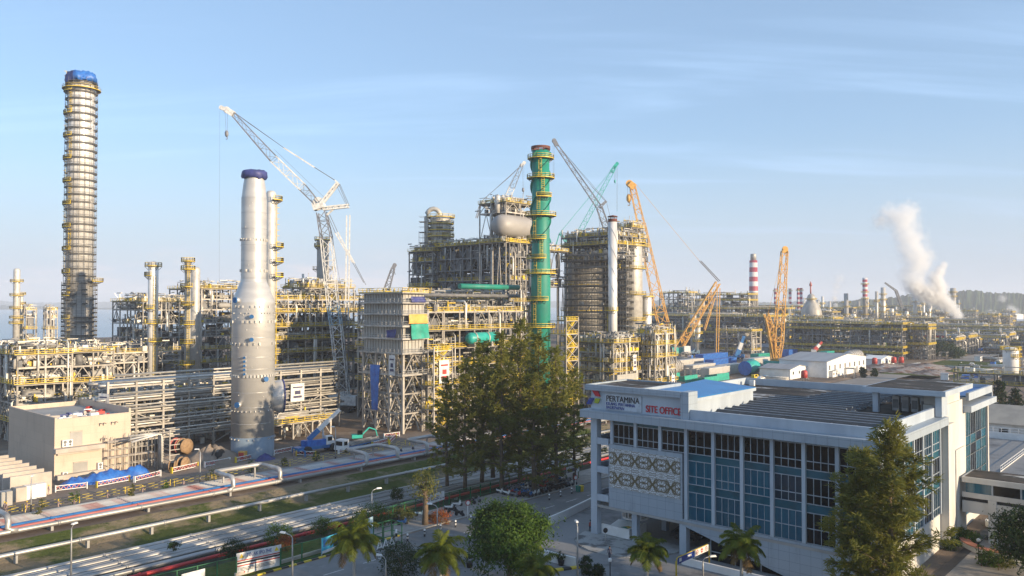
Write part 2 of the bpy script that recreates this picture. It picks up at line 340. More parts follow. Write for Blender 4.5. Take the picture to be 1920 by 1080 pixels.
for i, nm in enumerate(['first', 'second', 'third', 'fourth', 'fifth', 'sixth']):
    pipeline(-136.1 + i * .74, .8, .25, 'patched', f'white pipeline with rusty patches, {nm} from the plant side in the upper corridor')
pipeline(-131.3, .85, .36, 'blue_pipe', 'blue pipeline running through the upper pipe corridor')
pipeline(-130.2, .85, .22, 'silver', 'thin silver pipeline between the blue and the salmon red ones')
pipeline(-129.4, .9, .42, 'salmon', 'thick salmon red pipeline in the upper pipe corridor')
lo1 = [ab(gp(45, 1015, .9)), ab(gp(462, 926, .9)), ab(gp(548, 908, .9)), ab(gp(690, 872, .9)), ab(gp(800, 850, .9))]
pipeline(-128.2, .9, .36, 'silver', 'silver pipeline with raised expansion loops at the bank edge of the upper corridor', loops=[(lo1[0][1] - 14, lo1[0][1]), (lo1[1][1], lo1[2][1]), (lo1[3][1], lo1[3][1] + 8), (lo1[4][1], lo1[4][1] + 7)], la=-6.5, lz=2.2)
pipeline(-120.2, -.1, .30, 'silver', 'single silver pipeline on short posts at the foot of the stony bank', base=-1.4, gap=9)
for i, nm in enumerate(['first', 'second', 'third', 'fourth', 'fifth', 'sixth', 'seventh']):
    pipeline(-112 + i * 1.18, -.55, (.30, .22, .34, .24, .36, .24, .30)[i], 'silver', f'silver pipeline, {nm} from the bank in the lower corridor', base=-1.4)
pipeline(-103.2, -.6, .34, 'silver', 'wide silver pipeline beside the bright red one in the lower corridor', base=-1.4)
pipeline(-101.2, -.75, .26, 'bright_red', 'bright red pipeline along the street side of the lower corridor', base=-1.4)
# ------------------------------------------------------------------ site office building
M['office_white'] = mat('office_paint', (.42, .48, .54), .55, 0, (.34, .39, .45), .25, stretch=(1, 1, .3))
def panelled(name, c1, c2, c3, w_, h_, stain=.55):
    m = bpy.data.materials.new(name); m.use_nodes = True; nt = m.node_tree; b = nt.nodes['Principled BSDF']; b.inputs['Roughness'].default_value = .5
    tc = nt.nodes.new('ShaderNodeTexCoord'); sp = nt.nodes.new('ShaderNodeSeparateXYZ'); nt.links.new(tc.outputs['Object'], sp.inputs[0])
    ad = nt.nodes.new('ShaderNodeMath'); nt.links.new(sp.outputs[0], ad.inputs[0]); nt.links.new(sp.outputs[1], ad.inputs[1]); cb = nt.nodes.new('ShaderNodeCombineXYZ'); nt.links.new(ad.outputs[0], cb.inputs[0]); nt.links.new(sp.outputs[2], cb.inputs[1])
    br = nt.nodes.new('ShaderNodeTexBrick'); br.offset = 0; nt.links.new(cb.outputs[0], br.inputs['Vector']); br.inputs['Scale'].default_value = 1; br.inputs['Brick Width'].default_value = w_; br.inputs['Row Height'].default_value = h_; br.inputs['Mortar Size'].default_value = .02
    br.inputs['Color1'].default_value = (*c1, 1); br.inputs['Color2'].default_value = (*c2, 1); br.inputs['Mortar'].default_value = (*c3, 1)
    f = _ramp(nt, _noise(nt, .5, 7, .7, (1, 1, .25)), .5, .8); n = nt.nodes.new('ShaderNodeMath'); n.operation = 'MULTIPLY'; nt.links.new(f, n.inputs[0]); n.inputs[1].default_value = stain
    c = _mix(nt, n.outputs[0], br.outputs[0], tuple(x * .5 for x in c1)); nt.links.new(c, b.inputs['Base Color']); return m
M['office_panel'] = panelled('office_cladding', (.33, .385, .44), (.305, .36, .415), (.19, .22, .26), 1.3, 1.1)
M['office_cream'] = mat('office_render', (.60, .585, .55), .7, 0, (.50, .485, .45), .3, stretch=(1, 1, .3))
M['glass_black'] = glass('glass_black', (.008, .009, .011), .1, .2)
def teal_glass():
    m = bpy.data.materials.new('glass_teal'); m.use_nodes = True; nt = m.node_tree; b = nt.nodes['Principled BSDF']; b.inputs['Roughness'].default_value = .08; b.inputs['Specular IOR Level'].default_value = .6
    oi = nt.nodes.new('ShaderNodeObjectInfo'); f = _ramp(nt, _noise(nt, .8, 2, .5, (2.2, 2.2, .1)), .4, .7)
    c = _mix(nt, f, (.012, .085, .14), (.02, .12, .18)); c = _mix(nt, _ramp(nt, oi.outputs['Random'], .72, .8), c, (.012, .03, .05)); nt.links.new(c, b.inputs['Base Color']); return m
M['glass_teal'] = teal_glass()
M['spandrel'] = glass('spandrel_glass', (.02, .105, .15), .12)
M['mullion'] = mat('mullion', (.36, .41, .46), .4)
M['roof_stain'] = soil_mat('stained_roof', [(.075, .068, .06), (.04, .036, .032), (.46, .46, .45), (.13, .10, .08)], [(.12, .45, .6, (.5, 2, 1)), (.16, .55, .60, (.5, 1.6, 1)), (.4, .5, .7, None)], rough=.7, bump=.1)
M['slat'] = mat('louvre_slat', (.05, .05, .052), .5, 0, (.03, .03, .032), 1.)
M['blue_roof'] = mat('blue_roof_sheet', (.03, .20, .48), .4, 0, (.03, .16, .40), .3, spec=.4)
OX, OY = -67.9, 94.2
off = thing('office_building', 'blue and white four storey site office with teal glass front', 'office', W(OX, OY), RZ)
def P(name, mb, m): return mb.build(name, m, off)
# dark interior core, floors and soffit
mb = MB(); mb.box(2.9, .5, 4.4, 38.7, 37.5, 17.6); mb.box(24, 8, 0, 38.7, 37.5, 4.4); mb.box(25, 37.5, 0, 38.7, 52.4, 17.4); mb.box(3, 30, 0, 24, 46, 17.6); P('interior_core', mb, 'dark')
mb = MB(); mb.box(-.2, -.2, 4.05, 38.9, 47.5, 4.38); P('soffit', mb, 'conc_grey')
mb = MB(); mb.box(2.7, -.15, 4.2, 14.4, .45, 13.25)
mb.poly([(14.4, -.16, 4.75), (14.4, -.16, 3.9), (31.6, -.16, -.6), (39.2, -.16, -1.6), (39.2, -.16, 4.75)]); P('front_wall', mb, 'office_panel')
# loggia at the street end
for q in ((-.3, -.3, 0, .75, .8, 16.75), (6.3, .2, 0, 7.1, 1, 4.05), (13.9, -.1, 0, 14.9, .9, 4.05), (-.3, 7.5, 0, .5, 8.3, 16.75), (-.3, 15.5, 0, .5, 16.3, 16.75), (6.3, 8, 0, 7.1, 8.8, 4.05), (13.9, 9, 0, 14.9, 9.9, 4.05)): mb = MB(); mb.box(*q); P('column', mb, 'office_white')
mb = MB()
for z in (5.0, 9.0, 13.0): mb.box(-.25, .82, z, 2.68, 20, z + .22); mb.box(.76, -.25, z, 2.68, .1, z + .9); mb.box(-.28, .82, z + .22, -.12, 7.4, z + .95); mb.box(-.28, 8.4, z + .22, -.12, 15.4, z + .95)
P('balcony', mb, 'office_white')
for z in (6.6, 10.6, 14.6):
    for y in (1.4, 3.2):
        mb = MB(); mb.box(1.9, y, z, 2.66, y + .95, z + .75); mb.ring(.1, .3, -.02, .02, 12, (0, 0)); ac = P('air_conditioner', mb, 'white')
        mb = MB(); mb.box(1.87, y + .08, z + .1, 1.9, y + .62, z + .65); mb.build('fan_grille', 'steel_dark', ac)
# carved ornamental screen
def ornament():
    m = bpy.data.materials.new('carved_screen'); m.use_nodes = True; nt = m.node_tree; b = nt.nodes['Principled BSDF']; b.inputs['Roughness'].default_value = .6
    tc = nt.nodes.new('ShaderNodeTexCoord'); sp = nt.nodes.new('ShaderNodeSeparateXYZ'); nt.links.new(tc.outputs['Object'], sp.inputs[0])
    def mt(op, a, b_=None):
        n = nt.nodes.new('ShaderNodeMath'); n.operation = op
        for i, v in enumerate((a, b_)):
            if v is None: continue
            if isinstance(v, (int, float)): n.inputs[i].default_value = v
            else: nt.links.new(v, n.inputs[i])
        return n.outputs[0]
    def cell(v, o, p): return mt('ABSOLUTE', mt('SUBTRACT', mt('MULTIPLY', mt('FRACT', mt('DIVIDE', mt('SUBTRACT', v, o), p)), 2.), 1.))   # 0 in the middle, 1 at the edge
    u = cell(sp.outputs[0], 2.9, 2.8); v = cell(sp.outputs[2], 7.2, 2.74)
    r = mt('SQRT', mt('ADD', mt('MULTIPLY', u, u), mt('MULTIPLY', v, v)))
    k1 = mt('ABSOLUTE', mt('SUBTRACT', v, mt('ADD', mt('MULTIPLY', mt('POWER', u, 1.5), .95), .05)))
    k2 = mt('ABSOLUTE', mt('SUBTRACT', u, mt('ADD', mt('MULTIPLY', mt('POWER', v, 1.5), .95), .05))); X = mt('MULTIPLY', mt('LESS_THAN', mt('MINIMUM', k1, k2), .085), mt('LESS_THAN', mt('MAXIMUM', u, v), .66))
    arc = mt('LESS_THAN', mt('ABSOLUTE', mt('SUBTRACT', mt('SQRT', mt('ADD', mt('POWER', mt('SUBTRACT', u, .78), 2.), mt('POWER', mt('SUBTRACT', v, .28), 2.))), .3)), .05)
    cv = nt.nodes.new('ShaderNodeCombineXYZ'); nt.links.new(u, cv.inputs[0]); nt.links.new(v, cv.inputs[1]); vo = nt.nodes.new('ShaderNodeTexVoronoi'); vo.feature = 'DISTANCE_TO_EDGE'; vo.inputs['Scale'].default_value = 5.5; nt.links.new(cv.outputs[0], vo.inputs['Vector'])
    g = mt('MULTIPLY', mt('LESS_THAN', vo.outputs[0], .10), .8); f = mt('MAXIMUM', X, arc)
    c = _mix(nt, mt('MAXIMUM', f, g), (.58, .61, .64), (.12, .09, .04)); nt.links.new(c, b.inputs['Base Color']); return m
M['carved'] = ornament()
mb = MB(); mb.box(2.9, -.24, 7.2, 14.1, -.153, 12.68); P('carved_screen', mb, 'carved')
# windows: panes with a frame each
def window(y, x0, x1, rows, lites, nrm, pane_m, sp_rows=()):
    # on a wall facing -y (nrm 'y') or +x (nrm 'x'); rows are (z0, z1) of panes
    z0 = min(r[0] for r in rows); z1 = max(r[1] for r in rows)
    def bx(mb, u0, u1, z0, z1, d0, d1):
        if nrm == 'y': mb.box(u0, y + d0, z0, u1, y + d1, z1)
        else: mb.box(y - d1, u0, z0, y - d0, u1, z1)
    mb = MB(); bx(mb, x0, x1, z0, z1, .06, .12); w_ = P('window', mb, pane_m)
    mb = MB()
    for z in sorted({q for r in rows for q in r}): bx(mb, x0, x1, z - .05, z + .05, -.02, .05)
    for i in range(lites + 1):
        u = x0 + (x1 - x0) * i / lites; bx(mb, u - .035, u + .035, z0, z1, -.015, .045)
    mb.build('frame', 'mullion', w_); return w_
BX = [3.2 + 3.907 * k for k in range(10)]
for k in range(3):
    window(.0, BX[k] + .25, BX[k + 1] - .25, [(13.4, 14.3), (14.3, 16.1)], 4, 'y', 'glass_black')
    mb = MB(); mb.box(BX[k] + .25, .05, 16.1, BX[k + 1] - .25, .15, 16.75); P('spandrel', mb, 'spandrel')
for k in range(3, 9):
    x0, x1 = BX[k] + .22, BX[k + 1] - .22
    for fl, zt in enumerate((16.4, 12.45, 8.35)):
        zb = (13.4, 9.4, 4.75)[fl]; black = fl == 0 or (k >= 7 and fl > 0)
        rows = [(zb, zt - 2.0), (zt - 2.0, zt)] if fl < 2 else [(zb, zb + 1.75), (zb + 1.75, zt)]
        window(.12, x0, x1, rows, 4 if k > 3 else 3, 'y', 'glass_black' if black else 'glass_teal')
        mb = MB(); mb.box(x0, .17, zt, x1, .26, zt + (.4 if fl == 0 else .95)); P('spandrel', mb, 'spandrel')
for k in range(0, 10): mb = MB(); mb.box(BX[k] - .22, -.2, 13.25 if k < 3 else 4.75, BX[k] + .22, .3, 16.75); P('pier', mb, 'office_white')
mb = MB(); mb.box(38.6, -.2, 4.75, 39.2, .5, 16.75); P('pier', mb, 'office_white')
# sunny side face
mb = MB(); mb.box(38.75, .5, 0, 39.0, 37.5, 4.75); P('side_wall', mb, 'office_cream')
for k in range(6):
    y0, y1 = .8 + 4.1 * k, .8 + 4.1 * k + 3.7
    for fl, zt in enumerate((16.4, 12.45, 8.35)):
        zb = (13.4, 9.4, 4.75)[fl]; window(39.1, y0, y1, [(zb, zb + 1), (zb + 1, zt)], 3, 'x', ('glass_teal', 'glass_black')[(k + fl) % 3 == 0])
        mb = MB(); mb.box(38.9, y0, zt, 39.0, y1, zt + (.4 if fl == 0 else .95)); P('spandrel', mb, 'spandrel')
mb = MB()
for k in range(7): mb = MB(); mb.box(38.8, .45 + 4.1 * k, 4.75, 39.25, .78 + 4.1 * k, 16.75); P('side_pier', mb, 'office_white')
# stair tower in sun
mb = MB(); mb.box(37, 25.6, 0, 39.5, 36.2, 19.2); mb.box(36.8, 26.8, 19.2, 39.3, 35.6, 20.7)
mb.box(39.5, 25.6, 0, 40.1, 29.0, 16.7); mb.box(39.5, 31, 0, 39.8, 36.2, 12.5); P('stair_tower', mb, 'office_cream')
for z in (4.2, 9.3, 14.6):
    for y in (30.0, 30.55): mb = MB(); mb.box(39.45, y, z, 39.56, y + .4, z + .5); P('vent_window', mb, 'glass_black')
# glazed rear block
mb = MB(); mb.box(39.0, 36.2, 0, 39.5, 38, 17.3); mb.box(39, 52.3, 0, 39.6, 53, 17.3); mb.box(25, 52.4, 0, 39, 53, 17.3); mb.box(38.75, 38, 0, 39, 52.4, 2); P('rear_wall', mb, 'office_cream')
for k in range(4):
    y0 = 38.1 + 3.55 * k
    for zb, zt in ((2, 4.3), (4.3, 6.4), (6.4, 7.6), (7.6, 10.4), (10.4, 12), (12, 13.4), (13.4, 17.2)): window(39.35, y0, y0 + 3.4, [(zb, zt)], 3 if zt - zb > 2.4 else 1, 'x', ('glass_teal', 'spandrel', 'glass_black')[int(zb * 3 + k) % 3])
mb = MB(); mb.box(37, 36.5, 17.3, 40.6, 53.8, 18.2); P('rear_cornice', mb, 'office_white')
mb = MB(); mb.box(39.7, 37.4, 18.9, 40.1, 53.4, 20.0); mb.box(29, 53, 18.2, 40.1, 53.4, 20.0); P('rear_fascia', mb, 'office_white')
mb = MB(); mb.box(29, 38, 19.3, 39.7, 53, 19.5); P('rear_blue_roof', mb, 'blue_roof')
# cornice, parapet, roof
mb = MB(); mb.box(-1.5, -1.3, 16.75, 40.2, .6, 17.85); mb.box(-1.5, .6, 16.75, .2, 48, 17.85); mb.box(38.7, .6, 16.75, 40.2, 25.5, 17.85); P('cornice', mb, 'office_panel')
mb = MB(); mb.box(15.4, .1, 17.86, 38.9, .5, 19.1); mb.box(38.5, .5, 17.86, 38.9, 25.5, 19.1); mb.box(.2, 10.6, 17.86, .6, 48, 19.1); mb.box(.2, 48, 17.86, 29, 48.4, 19.1); P('parapet', mb, 'office_white')
mb = MB(); mb.box(.6, .5, 17.6, 38.5, 48, 17.9); P('roof', mb, 'roof_stain')
# sign storey over the entrance end
mb = MB(); mb.box(-.7, .35, 17.86, 14.2, .7, 20.6); mb.box(-.7, .7, 17.86, -.35, 9.8, 20.6); P('sign_wall', mb, 'office_white')
mb = MB(); mb.box(14.2, -.2, 17.2, 15.4, 2.2, 21.4); mb.box(-1.3, -.3, 20.6, 14.2, .3, 21.4); mb.box(-1.3, .3, 20.6, -1, 10.5, 21.4); mb.box(-1, 10.2, 20.6, 8.2, 10.5, 21.4); mb.box(8, .3, 20.6, 8.3, 10.2, 21.4); P('sign_fascia', mb, 'office_panel')
mb = MB(); mb.box(-1, .3, 20.7, 8, 10.2, 21.2); P('sign_roof', mb, 'roof_stain')
mb = MB(); mb.hexa([(8.4, 2.4, 20.9), (14.9, 2.4, 20.35), (14.9, 21, 20.35), (6.5, 21, 21.0), (8.4, 2.4, 21.0), (14.9, 2.4, 20.45), (14.9, 21, 20.45), (6.5, 21, 21.1)]); P('blue_canopy', mb, 'blue_roof')
mb = MB(); mb.box(14.3, 2.3, 17.9, 14.6, 20.8, 20.3); mb.box(14.6, 2.3, 19.9, 14.95, 21.1, 20.33); mb.box(6.6, 20.7, 17.9, 14.3, 21, 20.3); P('canopy_wall', mb, 'office_white')
# rooftop plant room
mb = MB(); mb.box(29.8, 23, 20.7, 40.4, 38.5, 21.4); P('plant_room_roof', mb, 'office_white')
mb = MB(); mb.box(30.2, 23.4, 21.4, 40, 38.1, 21.46); P('plant_room_roof_deck', mb, 'roof_stain')
for q in ((31, 23.6, 17.9, 31.7, 24.4, 20.7), (39, 23.6, 17.9, 39.8, 26.7, 20.7), (30.2, 37.5, 17.9, 38, 38, 20.7)): mb = MB(); mb.box(*q); P('plant_room_column', mb, 'office_white')
for i in range(5):
    mb = MB(); mb.box(32.6 + i * 1.25, 27, 17.9, 33.5 + i * 1.25, 27.9, 19.9); mb.lathe([(.38, 19.9), (.38, 20.0), (.1, 20.05)], 12, (33.05 + i * 1.25, 27.45, 0)); u = P('condenser', mb, 'galv')
    mb = MB(); mb.box(32.68 + i * 1.25, 26.96, 18.3, 33.42 + i * 1.25, 27.0, 19.5); mb.build('coil_grille', 'steel_dark', u)
for (x0, x1, y0, y1) in ((16.5, 37.6, 4.5, 14.5), (15.5, 29.5, 16.5, 26), (20, 29.5, 28, 38)):
    mb = MB(); y = y0
    while y < y1: mb.hexa([(x0, y, 18.15), (x1, y, 18.15), (x1, y + 1.1, 18.72), (x0, y + 1.1, 18.72), (x0, y, 18.2), (x1, y, 18.2), (x1, y + 1.1, 18.77), (x0, y + 1.1, 18.77)]); mb.cur = 1; mb.box(x0, y + 1.11, 18.62, x1, y + 1.25, 18.8); mb.box(x0, y - .12, 18.1, x1, y - .01, 18.22); mb.cur = 0; y += 2.3
    P('roof_louvre', mb, ['slat', 'mullion'])
    mb = MB(); mb.box(x0 + .1, y0, 17.91, x1 - .1, y1, 17.95); P('louvre_well', mb, 'dark')
    mb = MB(); x = x0 + .5
    while x < x1: mb.box(x, y0, 18.3, x + .12, y1, 18.49); x += 3
    P('louvre_bearer', mb, 'steel_dark')
mb = MB(); mb.box(2.2, 46, 17.9, 3.1, 46.5, 18.9); P('roof_air_conditioner', mb, 'white')
# signs
M['sign_pale'] = mat('sign_board_pale', (.50, .55, .60), .5); M['sign_white'] = mat('sign_board', (.74, .76, .78), .4); M['sign_black'] = mat('sign_black', (.012, .012, .018), .4); M['sign_blue'] = mat('sign_blue', (.015, .05, .28), .4); M['sign_red'] = mat('sign_red', (.55, .012, .03), .4); M['sign_lime'] = mat('sign_lime', (.38, .44, .02), .4)
sg = thing('wall_sign', 'company sign with three coloured arrow shapes and black lettering on the office', 'sign', W(OX, OY), RZ)
mb = MB(); mb.box(1.9, .20, 18.05, 7.9, .30, 20.25); mb.build('sign_board', 'sign_pale', sg)
FR = (R(90), 0, 0)
text('PERTAMINA', 1.17, 'sign_black', sg, (2.05, .17, 19.2), FR, ext=.05, fitw=5.5)
text('KILANG PERTAMINA', .60, 'sign_blue', sg, (2.05, .17, 18.66), FR, ext=.03, fitw=4.8)
text('BALIKPAPAN', .60, 'sign_blue', sg, (2.05, .17, 18.14), FR, ext=.03, fitw=3.0)
def para(pts, m): mb = MB(); f = [(x, .02, z) for x, z in pts]; g = [(x, .18, z) for x, z in pts]; mb.hexa(f + g); mb.build('emblem', m, sg)
para([(.3, 19.75), (1.1, 19.75), (.7, 20.55), (-.35, 20.55)], 'sign_red')
para([(-.55, 18.5), (.0, 19.45), (-.75, 19.45), (-1.35, 18.5)], 'sign_blue')
para([(.05, 18.75), (.75, 18.75), (1.1, 19.45), (.25, 19.45)], 'sign_lime')
sg2 = thing('wall_sign', 'red SITE OFFICE lettering on the white office parapet', 'sign', W(OX, OY), RZ)
text('SITE OFFICE', 1.34, 'sign_red', sg2, (8.55, .28, 18.2), FR, ext=.06, bold=.008, fitw=5.4)
# ------------------------------------------------------------------ process plant builders
def module(name, label, cat, a, b, wx, wy, levels, seed, bay=6., pipes=24, clutter=.16, rail=.6, skip_deck=(), group=None, steel='steel', railt=.10, drums=2, grate=.8, colw=.38, brace=.5, risers=8, tall=0, core=.4, railm='yellow', pipem=('pipe', 'alu_dull', 'pipe', 'steel')):
    rr = rnd(seed); t = thing(name, label, cat, W(a, b), RZ, group)
    nx = max(1, round(wx / bay)); ny = max(1, round(wy / bay)); X = [-wx * i / nx for i in range(nx + 1)]; Y = [wy * j / ny for j in range(ny + 1)]; top = levels[-1]
    mb = MB(); mb.box(-colw / 2, -colw / 2, 0, colw / 2, colw / 2, top + .3); c0 = None
    for i, x in enumerate(X):
        for j, y in enumerate(Y):
            if 0 < i < nx and 0 < j < ny and (nx * ny > 12): continue
            if c0 is None: c0 = mb.build('column', steel, t, loc=(x, y, 0))
            else: dup(c0, loc=(x, y, 0), parent=t)
    for li, z in enumerate(levels):
        mb = MB(); h = .45
        for y in Y: mb.box(-wx, y - .14, z - h, 0, y + .14, z)
        for x in X: mb.box(x - .14, 0, z - h - .01, x + .14, wy, z - .01)
        k = int(wy / 1.5)
        for i in range(k): mb.box(-wx, wy * i / k, z - .2, 0, wy * i / k + .1, z - .02)
        d = mb.build('deck_frame', steel, t)
        mb = MB()
        for i in range(nx):
            for j in range(ny):
                if rr.random() < grate: mb.box(X[i + 1], Y[j], z + .003, X[i], Y[j + 1], z + .05)
        if mb.v: mb.build('grating', 'grating', d)
        if rr.random() < rail or li == len(levels) - 1:
            mb = MB(); o = rr.choice((.9, .9, 0))
            mb.rail([(o, -o, z), (o, wy, z)], 1.1, 2, railt); mb.rail([(o, -o, z), (-wx, -o, z)], 1.1, 2, railt)
            if o: mb.cur = 1; mb.box(.14, -o, z - .12, o, wy, z - .02); mb.box(-wx, -o, z - .12, .14, -.14, z - .02)
            mb.build('handrail', [railm, 'grating'], d)
    # bracing
    for face in range(2):
        mb = MB(); zs = [0] + list(levels)
        for z0, z1 in zip(zs, zs[1:]):
            seq = X if face == 0 else Y
            for u0, u1 in zip(seq, seq[1:]):
                if rr.random() < brace:
                    f = (lambda u, z: (u, 0, z)) if face == 0 else (lambda u, z: (0, u, z))
                    um = (u0 + u1) / 2; mb.beam(f(u0, z0), f(um, z1 - .3), .2); mb.beam(f(u1, z0), f(um, z1 - .3), .2)
        if mb.v: mb.build('lattice_bracing', steel, t)
    zs = [0] + list(levels)
    for i in range(pipes):
        z = rr.choice(zs[1:]) + rr.uniform(.5, 2.4); r = rr.choice((.16, .2, .25, .3, .4)); mb = MB(); e = rr.random()
        if e < .55:
            x = -rr.uniform(.3, min(wx, 8)); y0 = rr.uniform(-1, wy * .4); y1 = rr.uniform(wy * .55, wy + 1); pts = [(x, y0, z), (x, y1, z)]
            if rr.random() < .5: pts = [(x, y0, z - 2.5), (x, y0, z - .4), (x, y0 + .4, z)] + pts[1:]
        else:
            y = rr.uniform(.3, min(wy, 7)); x0 = -rr.uniform(-1, wx * .4); x1 = -rr.uniform(wx * .55, wx + 1); pts = [(x0, y, z), (x1, y, z)]
            if rr.random() < .5: pts = [(x0, y, z - 2.5), (x0, y, z - .4), (x0 - .4, y, z)] + pts[1:]
        mb.tube(pts, r, 7); mb.build('pipe', rr.choice(pipem), t)
    for i in range(risers):
        z0 = rr.choice(zs[:-1]); z1 = min(top + rr.uniform(-2, 3), z0 + rr.uniform(6, 18)); r = rr.choice((.18, .25, .32, .42)); mb = MB()
        if rr.random() < .5: x, y, dx, dy = .5, rr.uniform(.5, wy - .5), -rr.uniform(2, 5), 0
        else: x, y, dx, dy = -rr.uniform(.5, wx - .5), -.5, 0, rr.uniform(2, 5)
        mb.tube([(x + dx, y + dy, z0 + 1), (x + dx * .15, y + dy * .15, z0 + 1), (x, y, z0 + 1 + .6), (x, y, z1 - .6), (x + dx * .15, y + dy * .15, z1), (x + dx, y + dy, z1)], r, 7); mb.build('riser_pipe', rr.choice(pipem), t)
    for i in range(drums):
        z = rr.choice(levels[:-1] if len(levels) > 1 else levels); r = rr.uniform(.8, 1.5); L = rr.uniform(4, 8); mb = MB(); pr = [(.05, 0), (r * .7, .25), (r, .9), (r, L - .9), (r * .7, L - .25), (.05, L)]
        if rr.random() < .6: mb.lathe(pr, 16, (-rr.uniform(r, min(wx, 5)), rr.uniform(0, max(.1, wy - L)), z + r + .5), 'y')
        else: mb.lathe(pr, 16, (-rr.uniform(L, max(L + .1, wx)), rr.uniform(r, min(wy, 4)), z + r + .5), 'x')
        mb.build('drum', rr.choice(('alu_dull', 'pipe', 'conc_grey')), t)
    mb = MB(); mb.cur = 1
    for li, (z0, z1) in enumerate(zip(zs, zs[1:])):
        for i in range(nx):
            for j in range(ny):
                if rr.random() < core:  # dark filler blocks added inside, fuller ones to keep sun off the interior
                    cx, cy = (X[i] + X[i + 1]) / 2, (Y[j] + Y[j + 1]) / 2; f0, f1 = (.55, .92) if core > .9 else (.3, .8); sx, sy = abs(X[i] - X[i + 1]) * rr.uniform(f0, f1), abs(Y[j + 1] - Y[j]) * rr.uniform(f0, f1); hh = (z1 - z0) * rr.uniform(.5, .9)
                    if rr.random() < .5: mb.cbox((cx, cy, z0 + hh / 2 + .1), sx, sy, hh)
                    else: q_ = min(sx, sy) / 2; mb.lathe([(q_, z0 + .1), (q_, z0 + hh), (q_ * .5, z0 + hh + .3)], 10, (cx, cy, 0))
    n = int(min(4200 if core > .9 else 2600, 2.4 * clutter * wx * wy * len(levels)))
    for i in range(n):
        z = rr.choice(zs) + .1; x = -wx * rr.random() ** 1.6; y = wy * rr.random() ** 1.5; mb.cur = rr.choice((0, 0, 0, 0, 1, 1, 1, 1, 2))
        e = rr.random(); L = rr.uniform(.8, 4); hh = rr.uniform(.3, 3.2)
        if e < .3: mb.beam((x, y, z), (x, y, z + hh), rr.uniform(.14, .4))
        elif e < .55: mb.beam((x, y, z + hh), (x, min(wy, y + L), z + hh), rr.uniform(.12, .35))
        elif e < .75: mb.beam((x, y, z + hh), (x - L, y, z + hh), rr.uniform(.12, .35))
        elif e < .92: mb.cbox((x, y, z + hh * .3), rr.uniform(.4, 1.6), rr.uniform(.4, 1.6), hh * .6)
        else: mb.beam((x, y, z), (x + rr.uniform(-2, 2), y + rr.uniform(-2, 2), z + hh), .12)
    if mb.v: tag(mb.build('fittings', ['pipe', 'steel_dark', 'yellow'], t), kind='stuff')
    for i in range(tall):
        x, y = -rr.uniform(.3, wx - .3), rr.uniform(.3, wy - .3); mb = MB(); h = rr.uniform(2, 5); mb.tube([(x, y, top), (x, y, top + h)], rr.choice((.12, .2, .4, .6)), 8); mb.build('vent_pipe', 'pipe', t)
    return t
def stair_tower(name, label, a, b, wx, wy, zs, steel='steel'):
    t = thing(name, label, 'stair tower', W(a, b), RZ); mb = MB(); mb.box(-.15, -.15, 0, .15, .15, zs[-1] + 1); c0 = mb.build('column', steel, t)
    for x, y in ((-wx, 0), (-wx, wy), (0, wy)): dup(c0, loc=(x, y, 0), parent=t)
    z0 = 0
    for i, z in enumerate(zs):
        mb = MB(); mb.box(-wx, 0, z - .25, 0, .2, z - .05); mb.box(-wx, wy - .2, z - .25, 0, wy, z - .05); mb.box(-.2, .2, z - .25, 0, wy - .2, z - .05); mb.box(-wx, 0, z - .05, 0, 1.3, z) if i % 2 else mb.box(-wx, wy - 1.3, z - .05, 0, wy, z); l = mb.build('landing', steel, t)
        mb = MB(); mb.rail([(0, 0, z), (0, wy, z), (-wx, wy, z)] if i % 2 == 0 else [(0, wy, z), (0, 0, z), (-wx, 0, z)], 1.1, 1.5, .13); mb.build('handrail', 'yellow', l)
        mb = MB(); ya, yb = (1.2, wy - 1.2) if i % 2 == 0 else (wy - 1.2, 1.2)
        for x in (-.4, -1.7): mb.beam((x, ya, z0), (x, yb, z), .12, .4); mb.beam((x, ya, z0 + 1.1), (x, yb, z + 1.1), .12); mb.beam((x, ya, z0 + .6), (x, yb, z + .6), .1)
        for k in range(8): f = (k + .5) / 8; mb.beam((-.4, ya + (yb - ya) * f, z0 + (z - z0) * f + .1), (-1.7, ya + (yb - ya) * f, z0 + (z - z0) * f + .1), .3, .06)
        mb.build('stair_flight', 'yellow', t); mb = MB(); mb.beam((0, 0, z0), (0, wy, z), .16); mb.beam((0, wy, z0), (0, 0, z), .16); mb.build('cross_brace', steel, t); z0 = z
    return t
def platform(t, r, z, w=1.3, t0=0, t1=360, m='yellow', rt=.1, n=20, toe=True):
    rt *= .68
    mb = MB(); mb.ring(r, r + w, z - .12, z, n, t0=t0, t1=t1)
    for j in range(6):
        q = R(t0 + (t1 - t0) * (j + .5) / 6); mb.beam((r * math.cos(q), r * math.sin(q), z - 1.2), ((r + w) * math.cos(q), (r + w) * math.sin(q), z - .13), .14)
    p = mb.build('platform', 'grating', t); mb = MB(); mb.rringrail(r + w - .05, z, n, t0, t1, 1.15, rt)
    if toe: mb.ring(r + w, r + w + .05, z - .1, z + .14, n, t0=t0, t1=t1)
    mb.build('handrail', m, p); return p
